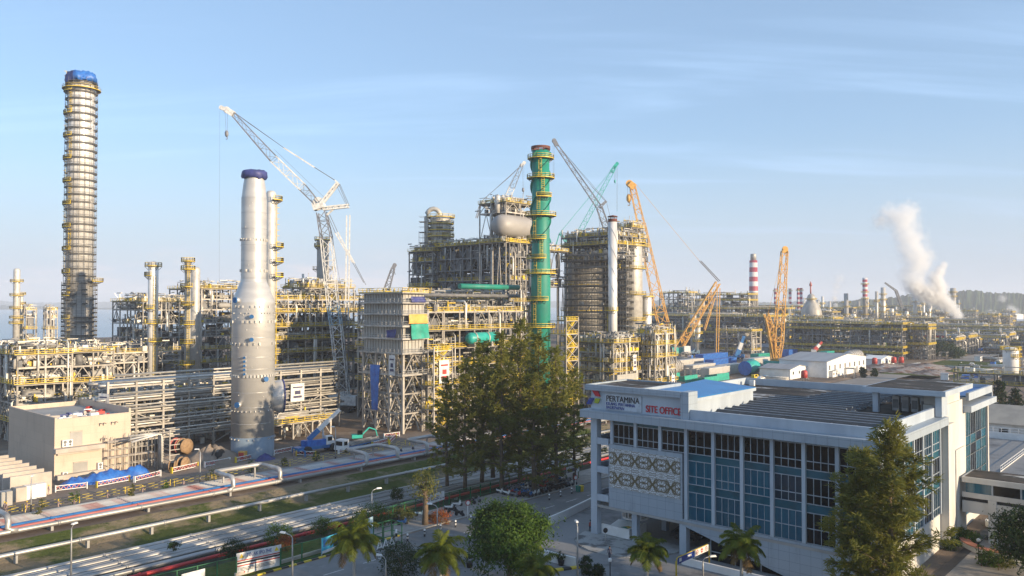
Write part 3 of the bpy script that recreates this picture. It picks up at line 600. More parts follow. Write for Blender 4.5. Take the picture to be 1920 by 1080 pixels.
def ladder(t, r, ang, z0, z1, m='yellow', w=.7):
    mb = MB(); q = R(ang); c = Vector((math.cos(q), math.sin(q), 0)); s_ = Vector((-c.y, c.x, 0))
    for o in (-w / 2, w / 2): mb.beam(c * (r + .25) + s_ * o + Vector((0, 0, z0)), c * (r + .25) + s_ * o + Vector((0, 0, z1)), .09)
    z = z0 + .3
    while z < z1: mb.beam(c * (r + .25) - s_ * w / 2 + Vector((0, 0, z)), c * (r + .25) + s_ * w / 2 + Vector((0, 0, z)), .08); z += .6
    z = z0 + 2.3
    while z < z1:                              # safety cage hoops
        p = [c * (r + .25 + .8 * math.sin(math.pi * k / 6)) + s_ * (w / 2 * math.cos(math.pi * k / 6)) + Vector((0, 0, z)) for k in range(7)]
        for u, v in zip(p, p[1:]): mb.beam(u, v, .07)
        z += 1.6
    mb.build('ladder', m, t)
def scaffold_lifts(t, r, z0, z1, lift=2.6, n=14, planks=.6, seed=1, w=1.0, m='scaffold', t0=0, t1=360, band=.42, rails=(.1, 1.1, .6)):
    rr = rnd(seed); vs = []
    for v in range(3):
        mb = MB(); mb.cur = 0; k = n if t1 - t0 >= 360 else n
        P = [R(t0 + (t1 - t0) * j / k) for j in range(k + (0 if t1 - t0 >= 360 else 1))]
        for i, q in enumerate(P):
            for rad in (r, r + w): mb.beam((rad * math.cos(q), rad * math.sin(q), 0), (rad * math.cos(q), rad * math.sin(q), lift), .07)
            mb.beam((r * math.cos(q), r * math.sin(q), .1), ((r + w) * math.cos(q), (r + w) * math.sin(q), .1), .08)
            if i + 1 == len(P) and t1 - t0 < 360: break
            q2 = P[(i + 1) % len(P)]
            for zz in rails: mb.beam(((r + w) * math.cos(q), (r + w) * math.sin(q), zz), ((r + w) * math.cos(q2), (r + w) * math.sin(q2), zz), .1)
            if rr.random() < planks:
                mb.cur = 1; mb.hexa([(x * math.cos(g), x * math.sin(g), z) for z in (.16, .26) for x, g in ((r + .05, q), (r + w - .05, q), (r + w - .05, q2), (r + .05, q2))]); mb.beam(((r + w + .06) * math.cos(q), (r + w + .06) * math.sin(q), .15 + band / 2), ((r + w + .06) * math.cos(q2), (r + w + .06) * math.sin(q2), .15 + band / 2), .05, band); mb.cur = 0
        vs.append(mb)
    z = z0; first = {}; i = 0
    while z < z1 - .1:
        v = rr.randrange(3)
        if v not in first: first[v] = vs[v].build('scaffold_lift', [m, 'plank'], t, loc=(0, 0, z))
        else: dup(first[v], loc=(0, 0, z), parent=t)
        z += lift; i += 1
def tarp(name, label, pts, m, cat='tarpaulin', seed=1, sag=.25, nu=8, nv=8, thick=.05, parent=None):
    # a sheet hung between four corners, with folds
    rr = rnd(seed); p = [Vector(q) for q in pts]; nrm = (p[1] - p[0]).cross(p[3] - p[0]).normalized(); mb = MB(); mb.smooth = True; G = []
    ph = [rr.uniform(0, 6) for _ in range(4)]
    for side in (0, 1):
        base = len(mb.v)
        for i in range(nu + 1):
            for j in range(nv + 1):
                u, v = i / nu, j / nv; q = p[0].lerp(p[1], u).lerp(p[3].lerp(p[2], u), v)
                f = sag * (math.sin(u * 9 + ph[0]) * .5 + math.sin(u * 17 + v * 3 + ph[1]) * .35 + math.sin(v * 7 + ph[2]) * .4)
                mb.v.append(tuple(q + nrm * (f + side * thick)))
        for i in range(nu):
            for j in range(nv):
                k = base + i * (nv + 1) + j; fc = [k, k + nv + 1, k + nv + 2, k + 1]; mb.face(fc if side else fc[::-1])
    return tag(mb.build(name, m), label, cat) if parent is None else mb.build(name, m, parent)
# ------------------------------------------------------------------ tall scaffolded column
p = at(147, 745, 283); t = thing('distillation_column', 'tallest column, silver clad and ringed by scaffolding under a blue tarpaulin', 'column', (p.x, p.y, 0))
mb = MB(); mb.lathe([(4.5, 0), (4.5, 36)], 36); mb.build('lower_shell', 'alu_dull', t)
mb = MB(); mb.lathe([(4.3, 36), (4.3, 110), (3.6, 111.6), (1.5, 112.6), (.2, 112.8)], 36); mb.build('shell', 'alu', t)
mb = MB()
for z in range(38, 111, 4): mb.lathe([(4.34, z), (4.34, z + .12)], 36, cap=False)
mb.build('cladding_seam', 'galv', t)
scaffold_lifts(t, 4.42, 40, 111.5, 2.6, 16, .9, 3, .75, band=.3, rails=(.1, 1.1))
scaffold_lifts(t, 4.65, 4, 40, 1.6, 20, .7, 4, 1.0)
for i, z in enumerate(range(12, 110, 8)):
    platform(t, 4.45, z, 1.2, -165, -95, n=8, rt=.2)
    ladder(t, 4.5, -150 + (i % 2) * 45, z, z + 7.2, w=.8)
platform(t, 4.9, 41, 2.6, -30, 30, n=8, rt=.2); platform(t, 4.6, 109, 1.6, n=20)
cp = Vector((p.x, p.y, 0))
mb = MB(); rr = rnd(5); mb.smooth = True; n = 44; rows = [(4.7, 110.2), (5.0, 111.4), (4.8, 113.4), (4.1, 115.0), (2.4, 115.3), (.1, 115.0)]
base = 0
for i, (r, z) in enumerate(rows):
    for j in range(n): q = 2 * math.pi * j / n; e = .3 * math.sin(q * 5 + i) + .25 * math.sin(q * 11 + i * 2) + rr.uniform(-.2, .2); dz = (2.2 * math.sin(q + 2.4) if i == 0 else 0) + rr.uniform(-.3, .3); mb.v.append(((r + e) * math.cos(q), (r + e) * math.sin(q), z + dz))
for i in range(5):
    for j in range(n):
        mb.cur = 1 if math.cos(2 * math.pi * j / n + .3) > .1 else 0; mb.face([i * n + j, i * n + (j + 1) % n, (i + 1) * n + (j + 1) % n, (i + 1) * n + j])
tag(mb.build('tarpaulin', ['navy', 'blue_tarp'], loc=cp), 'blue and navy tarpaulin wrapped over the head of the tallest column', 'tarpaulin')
# ------------------------------------------------------------------ big bare column in front
M['bare'] = mat('bare_steel_plate', (.58, .565, .54), .40, .35, (.48, .47, .455), .5, lo=.35, hi=.7, stretch=(.3, .3, 1.3), bump=.06, bscale=1.)
M['skirt'] = mat('skirt_paint', (.21, .27, .33), .55, 0, (.17, .22, .27), .4)
t2 = thing('regenerator_column', 'bare silver column with a wide lower body, tapered neck and navy wrapped top', 'column', W(-158.2, 93.2), RZ)
Yc = 174.4; zt = lambda py: CH + (570 - py) * Yc / FOC
mb = MB(); mb.lathe([(4.55, 0), (4.5, .2), (4.5, zt(815))], 48); mb.build('skirt', 'skirt', t2)
mb = MB(); c_ = lambda r, p: [(r, zt(p))] * 2
prof = [(4.5, zt(815) + .003)] + c_(4.5, 567) + c_(4.28, 560) + c_(2.8, 529) + c_(2.68, 523) + c_(2.68, 373) + c_(2.3, 345) + [(2.05, zt(333)), (2.0, zt(326))]; mb.lathe(prof, 48); mb.build('shell', 'bare', t2)
mb = MB()
for py in (598, 632, 668, 690, 733, 760, 790): mb.lathe([(4.53, zt(py)), (4.53, zt(py) + .1)], 48, cap=False)
for py in (372, 400, 430, 460, 490, 522): mb.lathe([(2.72, zt(py)), (2.72, zt(py) + .09)], 40, cap=False)
mb.build('weld_seam', 'galv', t2)
rr = rnd(8); k = 0
for py, r, n, sz in ((577, 4.5, 30, .32), (588, 4.5, 44, .16), (605, 4.5, 30, .36), (646, 4.5, 26, .36), (705, 4.5, 40, .36), (768, 4.5, 30, .2), (820, 4.5, 26, .2), (452, 2.68, 22, .32), (510, 2.68, 16, .36)):
    mb = MB()
    for j in range(n):
        if rr.random() < .25: continue
        q = 2 * math.pi * j / n; c, s_ = math.cos(q), math.sin(q); z = zt(py) + rr.choice((0, 0, -.0)); mb.hexa([((r + d) * c - s_ * o, (r + d) * s_ + c * o, zz) for zz in (z, z + sz * 1.5) for d, o in ((-.05, -sz / 2), (.28, -sz / 2), (.28, sz / 2), (-.05, sz / 2))])
    tag(mb.build('cleat', 'alu_dull', t2), kind='stuff')
mb = MB()
for j in range(90):
    q = rr.uniform(0, 6.28); z = rr.uniform(10, zt(575)); c, s_ = math.cos(q), math.sin(q); mb.cbox((4.53 * c, 4.53 * s_, z), .16, .16, .14)
for j in range(50):
    q = rr.uniform(0, 6.28); z = rr.uniform(zt(520), zt(380)); c, s_ = math.cos(q), math.sin(q); mb.cbox((2.70 * c, 2.70 * s_, z), .15, .15, .13)
tag(mb.build('lug', 'alu_dull', t2), kind='stuff')
M['cap_blue'] = mat('blue_cap', (.02, .13, .34), .5)
def nozzle(px, py, r, L=.9, cap='cap_blue', ang=None, R0=4.5):
    x = (px - 475.5) / 38.6; ang = math.asin(max(-1, min(1, x))) if ang is None else ang
    # angle measured from the direction of the camera, to the right
    base = math.atan2(-Yc, 55.6) + GA; q = base + ang; d = Vector((math.cos(q), math.sin(q), 0)); z = zt(py); o = Vector((0, 0, z))
    mb = MB(); mb.tube([o + d * (R0 - .4), o + d * (R0 + L)], r * .85, 14); nz = mb.build('nozzle', 'bare', t2); mb = MB(); mb.tube([o + d * (R0 + L), o + d * (R0 + L + .3)], r, 14); mb.build('blind_cap', cap, nz)
for px, py, r in ((448, 563, .62), (473, 593, .45), (473, 635, .45), (495, 708, .55), (452, 754, .6), (462, 668, .25), (462, 675, .25), (462, 683, .25), (462, 690, .25), (462, 698, .25)): nozzle(px, py, r, .35 if r < .3 else .6)
q = math.atan2(-Yc, 55.6) + GA + R(98); d = Vector((math.cos(q), math.sin(q), 0)); o = Vector((0, 0, zt(745)))
mb = MB(); mb.tube([o + d * k for k in (2.8, 4.0, 4.8, 5.6, 6.1)], 3, 28, radii=[2.3, 2.9, 3.35, 3.6, 3.62]); nz = mb.build('manway_hood', 'bare', t2); mb = MB(); mb.tube([o + d * 6.1, o + d * 6.4], 3.7, 28); mb.build('hood_cover', 'navy', nz)
mb = MB(); mb.smooth = True; n = 24; rr = rnd(3); c0 = W(-158.2, 93.2)
rows = [(2.45, zt(333)), (2.75, zt(330)), (2.7, zt(322)), (2.3, zt(319)), (.1, zt(319.5))]
for i, (r, z) in enumerate(rows):
    for j in range(n): q = 2 * math.pi * j / n; mb.v.append(((r + .12 * math.sin(q * 6 + i)) * math.cos(q), (r + .12 * math.sin(q * 6 + i)) * math.sin(q), z + (rr.uniform(-.5, .1) if i == 0 else rr.uniform(-.08, .08))))
for i in range(4):
    for j in range(n): mb.face([i * n + j, i * n + (j + 1) % n, (i + 1) * n + (j + 1) % n, (i + 1) * n + j])
tag(mb.build('tarpaulin', 'navy', loc=c0), 'navy tarpaulin tied round the open top of the bare silver column', 'tarpaulin')
# ------------------------------------------------------------------ other columns and stacks
def column(name, label, cat, px, Y, ytop, r, m, plats=(), cap='dome', mtop=None, n=24, rt=.15, lad=None, segs=None, base=0):
    # plats: (py, t0, t1, width)
    p = at(px, 570, Y); t = thing(name, label, cat, (p.x, p.y, base)); zt_ = CH + (570 - ytop) * Y / FOC - base; mb = MB()
    pr = segs or [(r, 0), (r, zt_)]
    if cap == 'dome': pr = pr[:-1] + [(pr[-1][0], zt_ - .6 * r), (r * .8, zt_ - .2 * r), (r * .4, zt_ - .03 * r), (.05, zt_)]
    mb.lathe(pr, n); mb.build('shell', m, t)
    for pl in plats:
        z = CH + (570 - pl[0]) * Y / FOC - base; platform(t, r, z, pl[3] if len(pl) > 3 else 1.3, pl[1], pl[2], rt=rt, n=14)
    if lad: ladder(t, r, lad[0], lad[1], min(lad[2], zt_))
    return t
column('process_column', 'pale slim column with a ladder, first left of the pair of mid height columns', 'column', 287, 255, 490, 1.55, 'alu', [(499, 0, 360, 1.0), (517, 150, 280, 1.1), (578, 150, 300, 1.2), (606, 0, 360, 1.2), (640, -90, 60, 1.2)], lad=(-50, 8, 42))
column('process_column', 'brown grey slim column with yellow platforms standing before a pale vessel', 'column', 352, 252, 487, .95, 'conc_grey', [(490, 0, 360, 1.1), (505, 0, 360, 1.2), (538, 150, 330, 1.3), (572, -180, 20, 1.0), (608, -180, 20, 1.2), (643, 0, 360, 1.3), (683, 0, 360, 1.3)], cap='flat', lad=(-60, 4, 46))
column('process_column', 'smooth pale grey vessel rising behind the brown grey slim column', 'column', 366, 266, 500, 1.5, 'alu_dull', (), segs=[(1.75, 0), (1.75, 30), (1.5, 31), (1.5, 45)])
column('process_column', 'slim pale column with four side platforms beside the bare silver one', 'column', 507, 226, 357, 1.35, 'alu_dull', [(375, -60, 60, 1.8), (463, -50, 50, 2.2), (491, -50, 50, 2.2), (519, -50, 50, 2.2)], lad=(10, 10, 63))
column('process_column', 'dark grey column standing behind the white lattice crane', 'column', 605, 300, 447, 2.2, 'conc_grey', [(450, 0, 360, 1), (462, 120, 300, 1), (505, 0, 200, 1.5), (530, 0, 360, 1.2)])
column('process_column', 'pale column with ring platforms near the water at the far left', 'column', 31, 420, 503, 1.6, 'alu_dull', [(528, 0, 360, 1.5), (554, 0, 360, 1.6), (578, 0, 360, 1.6), (596, 0, 360, 1.6), (606, 0, 360, 1.8)], rt=.2)
for px, lab in ((40, 'short slender column with platforms right behind the far left column'), (97, 'short pale column with a small tank beside it near the water')):
    column('process_column', lab, 'column', px, 430, 555 if px < 50 else 574, .9 if px < 50 else 1.7, 'pipe', [(552 if px < 50 else 580, 0, 360, 1.2), (570 if px < 50 else 592, 0, 360, 1.2)], rt=.2)
module('process_structure', 'pale open frame structure, first of two small ones before the water', 'structure', -470, 145, 5, 5, [8, 14, 20, 26, 30], 201, bay=5, pipes=6, clutter=.3)
module('process_structure', 'pale open frame structure by the water, between it and the tallest column', 'structure', -461, 152, 5, 5, [8, 14, 20, 26, 30], 202, bay=5, pipes=6, clutter=.3)
M['rust'] = mat('rust_brown', (.16, .05, .035), .8, 0, (.10, .04, .03), 1.)
# green stack with helical strakes
M['green'] = mat('green_paint', (.012, .245, .18), .55, 0, (.02, .19, .145), .35, lo=.35, hi=.7, stretch=(1, 1, .3))
Yg = 245; p = at(1014, 570, Yg); zz = lambda py: CH + (570 - py) * Yg / FOC
gs = thing('flue_stack', 'tall green stack with spiral strakes and yellow ringed platforms', 'stack', (p.x, p.y, 0))
mb = MB(); mb.lathe([(2.95, 0), (2.95, zz(500)), (2.75, zz(470)), (2.65, zz(282))], 36); mb.build('shell', 'green', gs)
for k in range(3):
    mb = MB(); n = 90; z0, z1 = zz(455), zz(284); L = []
    for i in range(n + 1):
        q = 2 * math.pi * (i / n * 1.35 + k / 3); z = z0 + (z1 - z0) * i / n
        L.append([Vector((r * math.cos(q + o), r * math.sin(q + o), z)) for r, o in ((2.6, -.03), (3.25, -.012), (3.25, .012), (2.6, .03))])
    for u, v in zip(L, L[1:]):
        for j in range(3): mb.poly([u[j], u[j + 1], v[j + 1], v[j]])
    mb.build('strake', 'green', gs)
mb = MB(); mb.ring(2.55, 2.95, zz(279), zz(274), 30)
for j in range(10): q = j * .628; mb.beam((2.7 * math.cos(q), 2.7 * math.sin(q), zz(283)), (2.7 * math.cos(q), 2.7 * math.sin(q), zz(278)), .3)
mb.build('rain_ring', 'rust', gs)
for py, a0, a1, wd in ((297, 0, 360, 1.3), (334, 0, 360, 1.5), (370, -110, -40, 1.5), (405, 0, 360, 2.0), (449, -180, -70, 1.6), (485, -180, -70, 1.6), (513, 0, 360, 1.9), (563, -180, -60, 1.6), (613, 0, 360, 1.7)): platform(gs, 2.75, zz(py), wd, a0, a1, rt=.17)
for z0, z1, an in ((297, 334, -95), (334, 370, -78), (370, 394, -105), (405, 449, -130), (449, 485, -88), (485, 513, -125), (515, 563, -100), (563, 613, -130), (613, 660, -100)): ladder(gs, 2.75, an, zz(z1), zz(z0), w=.9)
mb = MB()
for z in range(4, 80, 4): mb.lathe([(2.97 - .004 * z, z), (2.97 - .004 * z, z + .12)], 36, cap=False)
mb.build('weld_seam', 'green_tarp', gs)
# slim silver stack before the regenerators
ss = column('flue_stack', 'slim silver stack with a rusty rim in front of the big vessel block', 'stack', 1149, 280, 410, 1.55, 'alu', [(502, -30, 120, 1.2), (582, 120, 300, 1.4), (640, 0, 360, 2.2)], cap='flat', lad=(170, 12, 30))
mb = MB(); z1 = CH + 160 * 280 / 1500; mb.lathe([(1.6, z1 - 1.1), (1.6, z1)], 24); mb.lathe([(1.75, z1 + .6), (1.75, z1 + .9), (.1, z1 + 1.3)], 24)
for j in range(6): mb.beam((1.5 * math.cos(j), 1.5 * math.sin(j), z1), (1.5 * math.cos(j), 1.5 * math.sin(j), z1 + .7), .12)
mb.build('cowl', 'rust', ss)
for k in range(3):
    mb = MB(); pts = [(1.62 * math.cos(i * .13 + k * 2.1), 1.62 * math.sin(i * .13 + k * 2.1), z1 - 3 - i * .42) for i in range(66)]; mb.tube(pts, .06, 4); mb.build('strake', 'galv', ss)
# ------------------------------------------------------------------ main plant structures
module('process_structure', 'open steel structure at the left edge with a white truss roof', 'structure', -213, 64, 30, 12, [5, 9.5, 14, 18, 21], 11, pipes=40, clutter=.22, risers=14, drums=4)
module('process_structure', 'long low steel structure with yellow rails behind the left edge truss roof', 'structure', -243, 64, 34, 34, [6, 11, 15.5, 19.5], 12, pipes=36, clutter=.12, drums=4)
module('process_structure', 'low pipe filled structure right behind the foot of the tallest column', 'structure', -255, 100, 30, 24, [6, 11, 15, 18], 13, pipes=30, clutter=.12, drums=5)
module('process_structure', 'low pump deck crowded with yellow rails behind the pipe rack', 'structure', -200, 78, 14, 40, [5, 10], 14, pipes=26, clutter=.4, rail=1)
module('process_structure', 'tall dark based steel structure between the slim columns and the bare column', 'structure', -290, 127, 26, 20, [6, 11, 16, 21, 26, 31, 34], 15, pipes=50, clutter=.14, risers=14)
module('process_structure', 'higher open topped structure right behind the bare silver column', 'structure', -288, 148, 26, 18, [6, 11, 16, 21, 26, 31, 35, 39], 16, pipes=46, clutter=.14, risers=14, tall=5)
module('process_structure', 'cream pipe structure between the bare column and the grey casing tower', 'structure', -218, 134, 22, 38, [5, 9.5, 14, 18, 22, 26, 30.5, 34.5], 17, pipes=90, clutter=.2, risers=26, rail=.8, drums=6)
module('process_structure', 'small raised pipe deck on top behind the white crane mast', 'structure', -224, 150, 12, 20, [34.6, 38.5], 18, pipes=16, clutter=.4, tall=7)
# pipe rack along the yard
rk = thing('pipe_rack', 'long tiered pipe rack full of silver pipes behind the bare column', 'pipe rack', W(-178.8, 71), RZ)
mb = MB(); mb.box(-.22, -.22, 0, .22, .22, 16.3); c0 = mb.build('column', 'steel', rk)
for x in (0, -9.5):
    for y in range(0, 66, 6):
        if x or y: dup(c0, loc=(x, y, 0), parent=rk)
rr = rnd(21)
for z in (3.2, 6.2, 9.2, 12.0, 15.2):
    mb = MB()
    for y in range(0, 66, 6): mb.box(-9.5, y - .15, z - .35, 0, y + .15, z)
    mb.box(-.16, 0, z - .36, .16, 60, z - .01); mb.box(-9.66, 0, z - .36, -9.34, 60, z - .01); tb = mb.build('tier_beam', 'steel', rk)
    for i in range(9):
        r = rr.choice((.2, .26, .32, .38)); x = -.55 - i * 1.05; y0 = rr.uniform(-2.5, 1.5); mb = MB(); zz_ = z + r + .02
        pts = [(x, y0, zz_ - rr.choice((0, 1.6))), (x, y0 + .1, zz_), (x, 62, zz_)]; mb.tube([(x - .8, y0, zz_), (x - .3, y0 + .15, zz_), (x, y0 + .8, zz_), (x, 62, zz_)], r, 7); mb.build('pipe', rr.choice(('silver', 'pipe', 'pipe', 'alu_dull')), rk)
    for k in range(2 if z < 15 else 3):
        r = rr.choice((.18, .24)); mb = MB(); zz_ = z + .9 + k * .75; mb.tube([(.35, 1, zz_), (.35, 60, zz_)], r, 7); mb.build('pipe', 'pipe', rk)
mb = MB()
for y in range(0, 60, 12):
    mb.beam((0, y, 6.2), (0, y + 6, 9), .2); mb.beam((0, y + 12, 6.2), (0, y + 6, 9), .2); mb.beam((0, y, .3), (0, y + 6, 3), .2)
mb.build('lattice_bracing', 'steel', rk)
mb = MB()
for i in range(170):
    x, y, z = -rr.uniform(0, 9.5), rr.uniform(0, 60), rr.choice((0, 3.2, 6.2, 9.2)); mb.cur = rr.choice((0, 1)); mb.cbox((x, y, z + .8), rr.uniform(.3, 1.2), rr.uniform(.3, 1.4), rr.uniform(.4, 1.5))
tag(mb.build('fittings', ['steel_dark', 'pipe'], rk), kind='stuff')
module('access_platform', 'low yellow railed platform in front of the pipe rack by the truck crane', 'platform', -170, 100, 5, 22, [4.2], 22, bay=5.5, pipes=6, clutter=.2, drums=0)
# fired heater with casing panels
M['casing'] = panelled('heater_casing', (.44, .42, .38), (.38, .37, .34), (.22, .21, .20), 1.6, 2.1, .3)
fh = thing('fired_heater', 'grey casing tower on trussed legs hung with tarpaulins', 'heater', W(-156, 134), RZ)
FW, FD, Z0, Z1 = 16.0, 7.0, 20.5, 36.0
mb = MB(); mb.box(-FW, 0, Z0, 0, FD, Z1); mb.build('casing', 'casing', fh)
mb = MB()
for i in range(14): x = -FW * (i + .5) / 14; mb.box(x - .06, -.16, Z0, x + .06, -.003, Z1)
for i in range(6): y = FD * (i + .5) / 6; mb.box(.003, y - .06, Z0, .16, y + .06, Z1)
mb.build('stiffener_rib', 'steel', fh)
mb = MB(); mb.box(-.3, -.3, 0, .3, .3, Z0); c0 = mb.build('leg', 'steel', fh)
for x in (0, -5.3, -10.7, -16):
    for y in (0, 7):
        if x or y: dup(c0, loc=(x, y, 0), parent=fh)
zs = [0, 5, 10, 15, 20.4]
for f in range(2):
    mb = MB(); seq = (0, -5.3, -10.7, -16) if f == 0 else (0, 7)
    for z0, z1 in zip(zs, zs[1:]):
        for u0, u1 in zip(seq, seq[1:]):
            g = (lambda u, z: (u, 0, z)) if f == 0 else (lambda u, z: (0, u, z)); um = (u0 + u1) / 2
            mb.beam(g(u0, z0), g(um, z1), .3); mb.beam(g(u1, z0), g(um, z1), .3); mb.beam(g(u0, z1), g(u1, z1), .36)
    mb.build('lattice_bracing', 'steel', fh)
for i, z in enumerate((15, 20.5, 24.2, 27.4, 30.4, 33.4, 36)):
    mb = MB(); mb.box(-FW - .4, -1.5, z - .3, 1.5, -.17, z); mb.box(.17, -.17, z - .3, 1.5, FD + .5, z); pf = mb.build('platform', 'steel', fh)
    mb = MB(); mb.rail([(1.45, -1.45, z), (1.45, FD + .5, z)], 1.1, 1.6, .1); mb.rail([(1.45, -1.45, z), (-FW - .4, -1.45, z)], 1.1, 1.6, .1); mb.build('handrail', 'galv' if i < 6 else 'yellow', pf)
rr = rnd(33); mb = MB()
for i in range(260):
    z = rr.uniform(0, 16); x = -rr.uniform(0, 16); y = rr.uniform(0, 7); mb.cur = rr.choice((0, 0, 1)); L = rr.uniform(1, 4); e = rr.randrange(3)
    mb.beam((x, y, z), (x + (L if e == 0 else 0) - L / 2, y + (L if e == 1 else 0), z + (L if e == 2 else 0)), rr.uniform(.1, .4))
tag(mb.build('fittings', ['pipe', 'steel_dark'], fh), kind='stuff')
def on_heater(x, y, z): return W(-156 + x, 134 + y, z)
for (lab, pts, m, sag) in (
    ('long navy blue tarpaulin hanging down the left face of the grey casing tower legs', [(-10.4, -1.7, 5.5), (-8, -1.7, 5.5), (-7.2, -1.7, 17.2), (-11.2, -1.7, 17.2)], 'blue_tarp', .12),
    ('orange tarpaulin strip above the green one on the casing tower', [(1.9, .2, 28.0), (1.9, 6.8, 28.0), (1.7, 6.5, 30.4), (1.7, .6, 30.4)], 'orange', .15),
    ('green tarpaulin sheet hung on the sunny face of the casing tower', [(2.0, 1.2, 24.0), (2.0, 7.2, 24.2), (1.9, 6.9, 27.9), (1.9, .9, 27.8)], 'green_tarp', .2),
    ('violet blue tarpaulin draped near the top of the casing tower sunny face', [(1.8, 1.2, 33.4), (1.8, 6, 33.4), (1.6, 6, 34.9), (1.6, 1.2, 34.9)], 'navy', .25),
    ('short navy sheet on the shaded corner of the casing tower', [(-4.6, -1.7, 24.4), (-.9, -1.7, 24.4), (-.9, -1.6, 26.6), (-4.6, -1.6, 26.2)], 'navy', .2)):
    tarp('tarpaulin', lab, [on_heater(*q) for q in pts], m, sag=sag, seed=len(lab))
M['banner_white'] = mat('banner_white', (.74, .73, .71), .6); M['banner_sky'] = mat('banner_sky', (.05, .42, .62), .6); M['banner_ink'] = mat('banner_ink', (.05, .05, .12), .6)
def hung_banner(lab, pts, motif='banner_ink'):
    p = [Vector(q) for q in pts]; o = tarp('banner', lab, pts, 'banner_white', 'banner', seed=len(lab), sag=.06)
    n = (p[1] - p[0]).cross(p[3] - p[0]).normalized(); mb = MB()
    for (u0, u1, v0, v1) in ((.2, .8, .2, .32), (.3, .7, .4, .6), (.15, .85, .75, .82)):
        f = lambda u, v, e: p[0].lerp(p[1], u).lerp(p[3].lerp(p[2], u), v) + n * e
        mb.hexa([f(u0, v0, .13), f(u1, v0, .13), f(u1, v1, .13), f(u0, v1, .13), f(u0, v0, .17), f(u1, v0, .17), f(u1, v1, .17), f(u0, v1, .17)])
    mb.build('printed_motif', motif, o)
hung_banner('white banner on the lower left corner of the grey casing tower', [on_heater(*q) for q in ((-3.4, -1.75, 14.8), (-1.0, -1.75, 14.8), (-1.0, -1.7, 20), (-3.4, -1.7, 20))])
def on_rack(y, z): return W(-178.0, 71 + y, z)
hung_banner('white banner on the pipe rack beside the bare column hood', [on_rack(28.2, 8.4), on_rack(30.8, 8.4), on_rack(30.8, 11.6), on_rack(28.2, 11.6)])
hung_banner('wide pale blue and white banner in the middle of the pipe rack', [on_rack(32, 9.6), on_rack(39.5, 9.6), on_rack(39.5, 12), on_rack(32, 12)], 'banner_sky')
hung_banner('white portrait banner at the far end of the pipe rack', [on_rack(44.5, 8), on_rack(48.5, 8), on_rack(48.5, 12.6), on_rack(44.5, 12.6)])
hung_banner('white banner tied to the foot of the tallest column', [at(126, 692, 270), at(140, 692, 270), at(140, 669, 270), at(126, 670, 270)], 'red')
hung_banner('white banner between the concrete building and the pipe rack end', [W(-181, 70, 10.2), W(-178.2, 71, 10.2), W(-178.2, 71, 13.8), W(-181, 70, 13.8)])
stair_tower('stair_tower', 'yellow zigzag stair tower beside the grey casing tower', -151, 140, 4.5, 6.5, [3, 6, 9, 12, 15, 18, 21])
hung_banner('white banner on the yellow stair tower', [W(-150.6, 141.5, 12.5), W(-150.6, 145, 12.5), W(-150.6, 145, 18.5), W(-150.6, 141.5, 18.5)], 'red')
# lower reactor decks between the casing tower and the green stack
module('process_structure', 'broad pale steel decks with yellow rails between casing tower and green stack', 'structure', -160, 146, 30, 42, [6, 11, 16, 21, 26, 31], 41, pipes=70, clutter=.12, risers=20, drums=6, rail=.95)
gv = thing('green_vessel', 'horizontal green vessel lying on the steel decks', 'vessel', W(-157.5, 164, 23.4), RZ)
mb = MB(); mb.lathe([(.1, -5.4), (1.1, -5.1), (1.6, -4.4), (1.6, 6)], 24, (0, 0, 0), 'y'); mb.build('shell', 'teal', gv); mb = MB(); mb.lathe([(1.7, -3), (1.7, -2.6)], 24, (0, 0, 0), 'y', False); mb.lathe([(1.7, 2), (1.7, 2.4)], 24, (0, 0, 0), 'y', False); mb.build('band', 'steel', gv)
mb = MB(); mb.box(-1.2, -3.6, -2.4, 1.2, -2.8, -1.1); mb.box(-1.2, 3.4, -2.4, 1.2, 4.2, -1.1); mb.build('saddle', 'steel', gv)
for i, (z, m, lab) in enumerate(((38.2, 'green', 'green duct pipe running into the green stack'), (35.5, 'steel_dark', 'long dark header pipe below the green duct'))):
    mb = MB(); mb.tube([(0, 0, z), (0, 42 if i else 26, z)], .8 if i == 0 else .55, 14); o = mb.build('duct_pipe', m, None, W(-166, 148 + (16 if i == 0 else 0)), RZ); tag(o, lab, 'duct')
module('air_cooler', 'long dark bank of air cooler fans over the steel decks', 'air cooler', -170, 148, 22, 44, [31.4, 34.5], 42, bay=5, pipes=14, clutter=.3, steel='steel_dark', rail=.5)
# tall reactor structure
module('reactor_structure', 'tall dark reactor structure packed with pipes behind the steel decks', 'structure', -193, 216, 38, 14, [5, 10, 14, 18, 22, 26, 30, 34, 38, 42, 46, 50.5, 55.5], 43, pipes=95, clutter=.5, risers=40, drums=8, steel='steel_dark', rail=.45, brace=.8, core=.95, pipem=('pipe', 'alu_dull', 'steel_dark', 'steel'), bay=5.)
module('reactor_structure', 'raised top deck with three vents around the grey drum', 'structure', -193, 214, 13, 16, [55.6, 66.5, 70], 44, bay=6.5, pipes=26, clutter=.3, tall=6, core=.15)
module('reactor_structure', 'narrow dark lower wing left of the tall reactor structure', 'structure', -231.5, 214, 14, 15, [5, 10, 15, 20, 25, 30, 35, 40, 45, 50, 54], 45, pipes=70, clutter=.6, steel='steel_dark', core=.95, bay=4.6, risers=24)
M['drum_grey'] = mat('drum_grey_paint', (.34, .325, .31), .5, 0, (.30, .285, .27), .12)
dr = thing('drum_vessel', 'big grey horizontal drum lying on the top of the reactor structure', 'vessel', W(-194.5, 213, 61.5), RZ)
mb = MB(); mb.lathe([(.1, -3), (2.0, -2.7), (3.2, -1.7), (3.9, -.2), (4.1, 1.5), (4.1, 16), (2, 18.5), (.1, 19)], 32, (0, 0, 0), 'y'); mb.build('shell', 'drum_grey', dr)
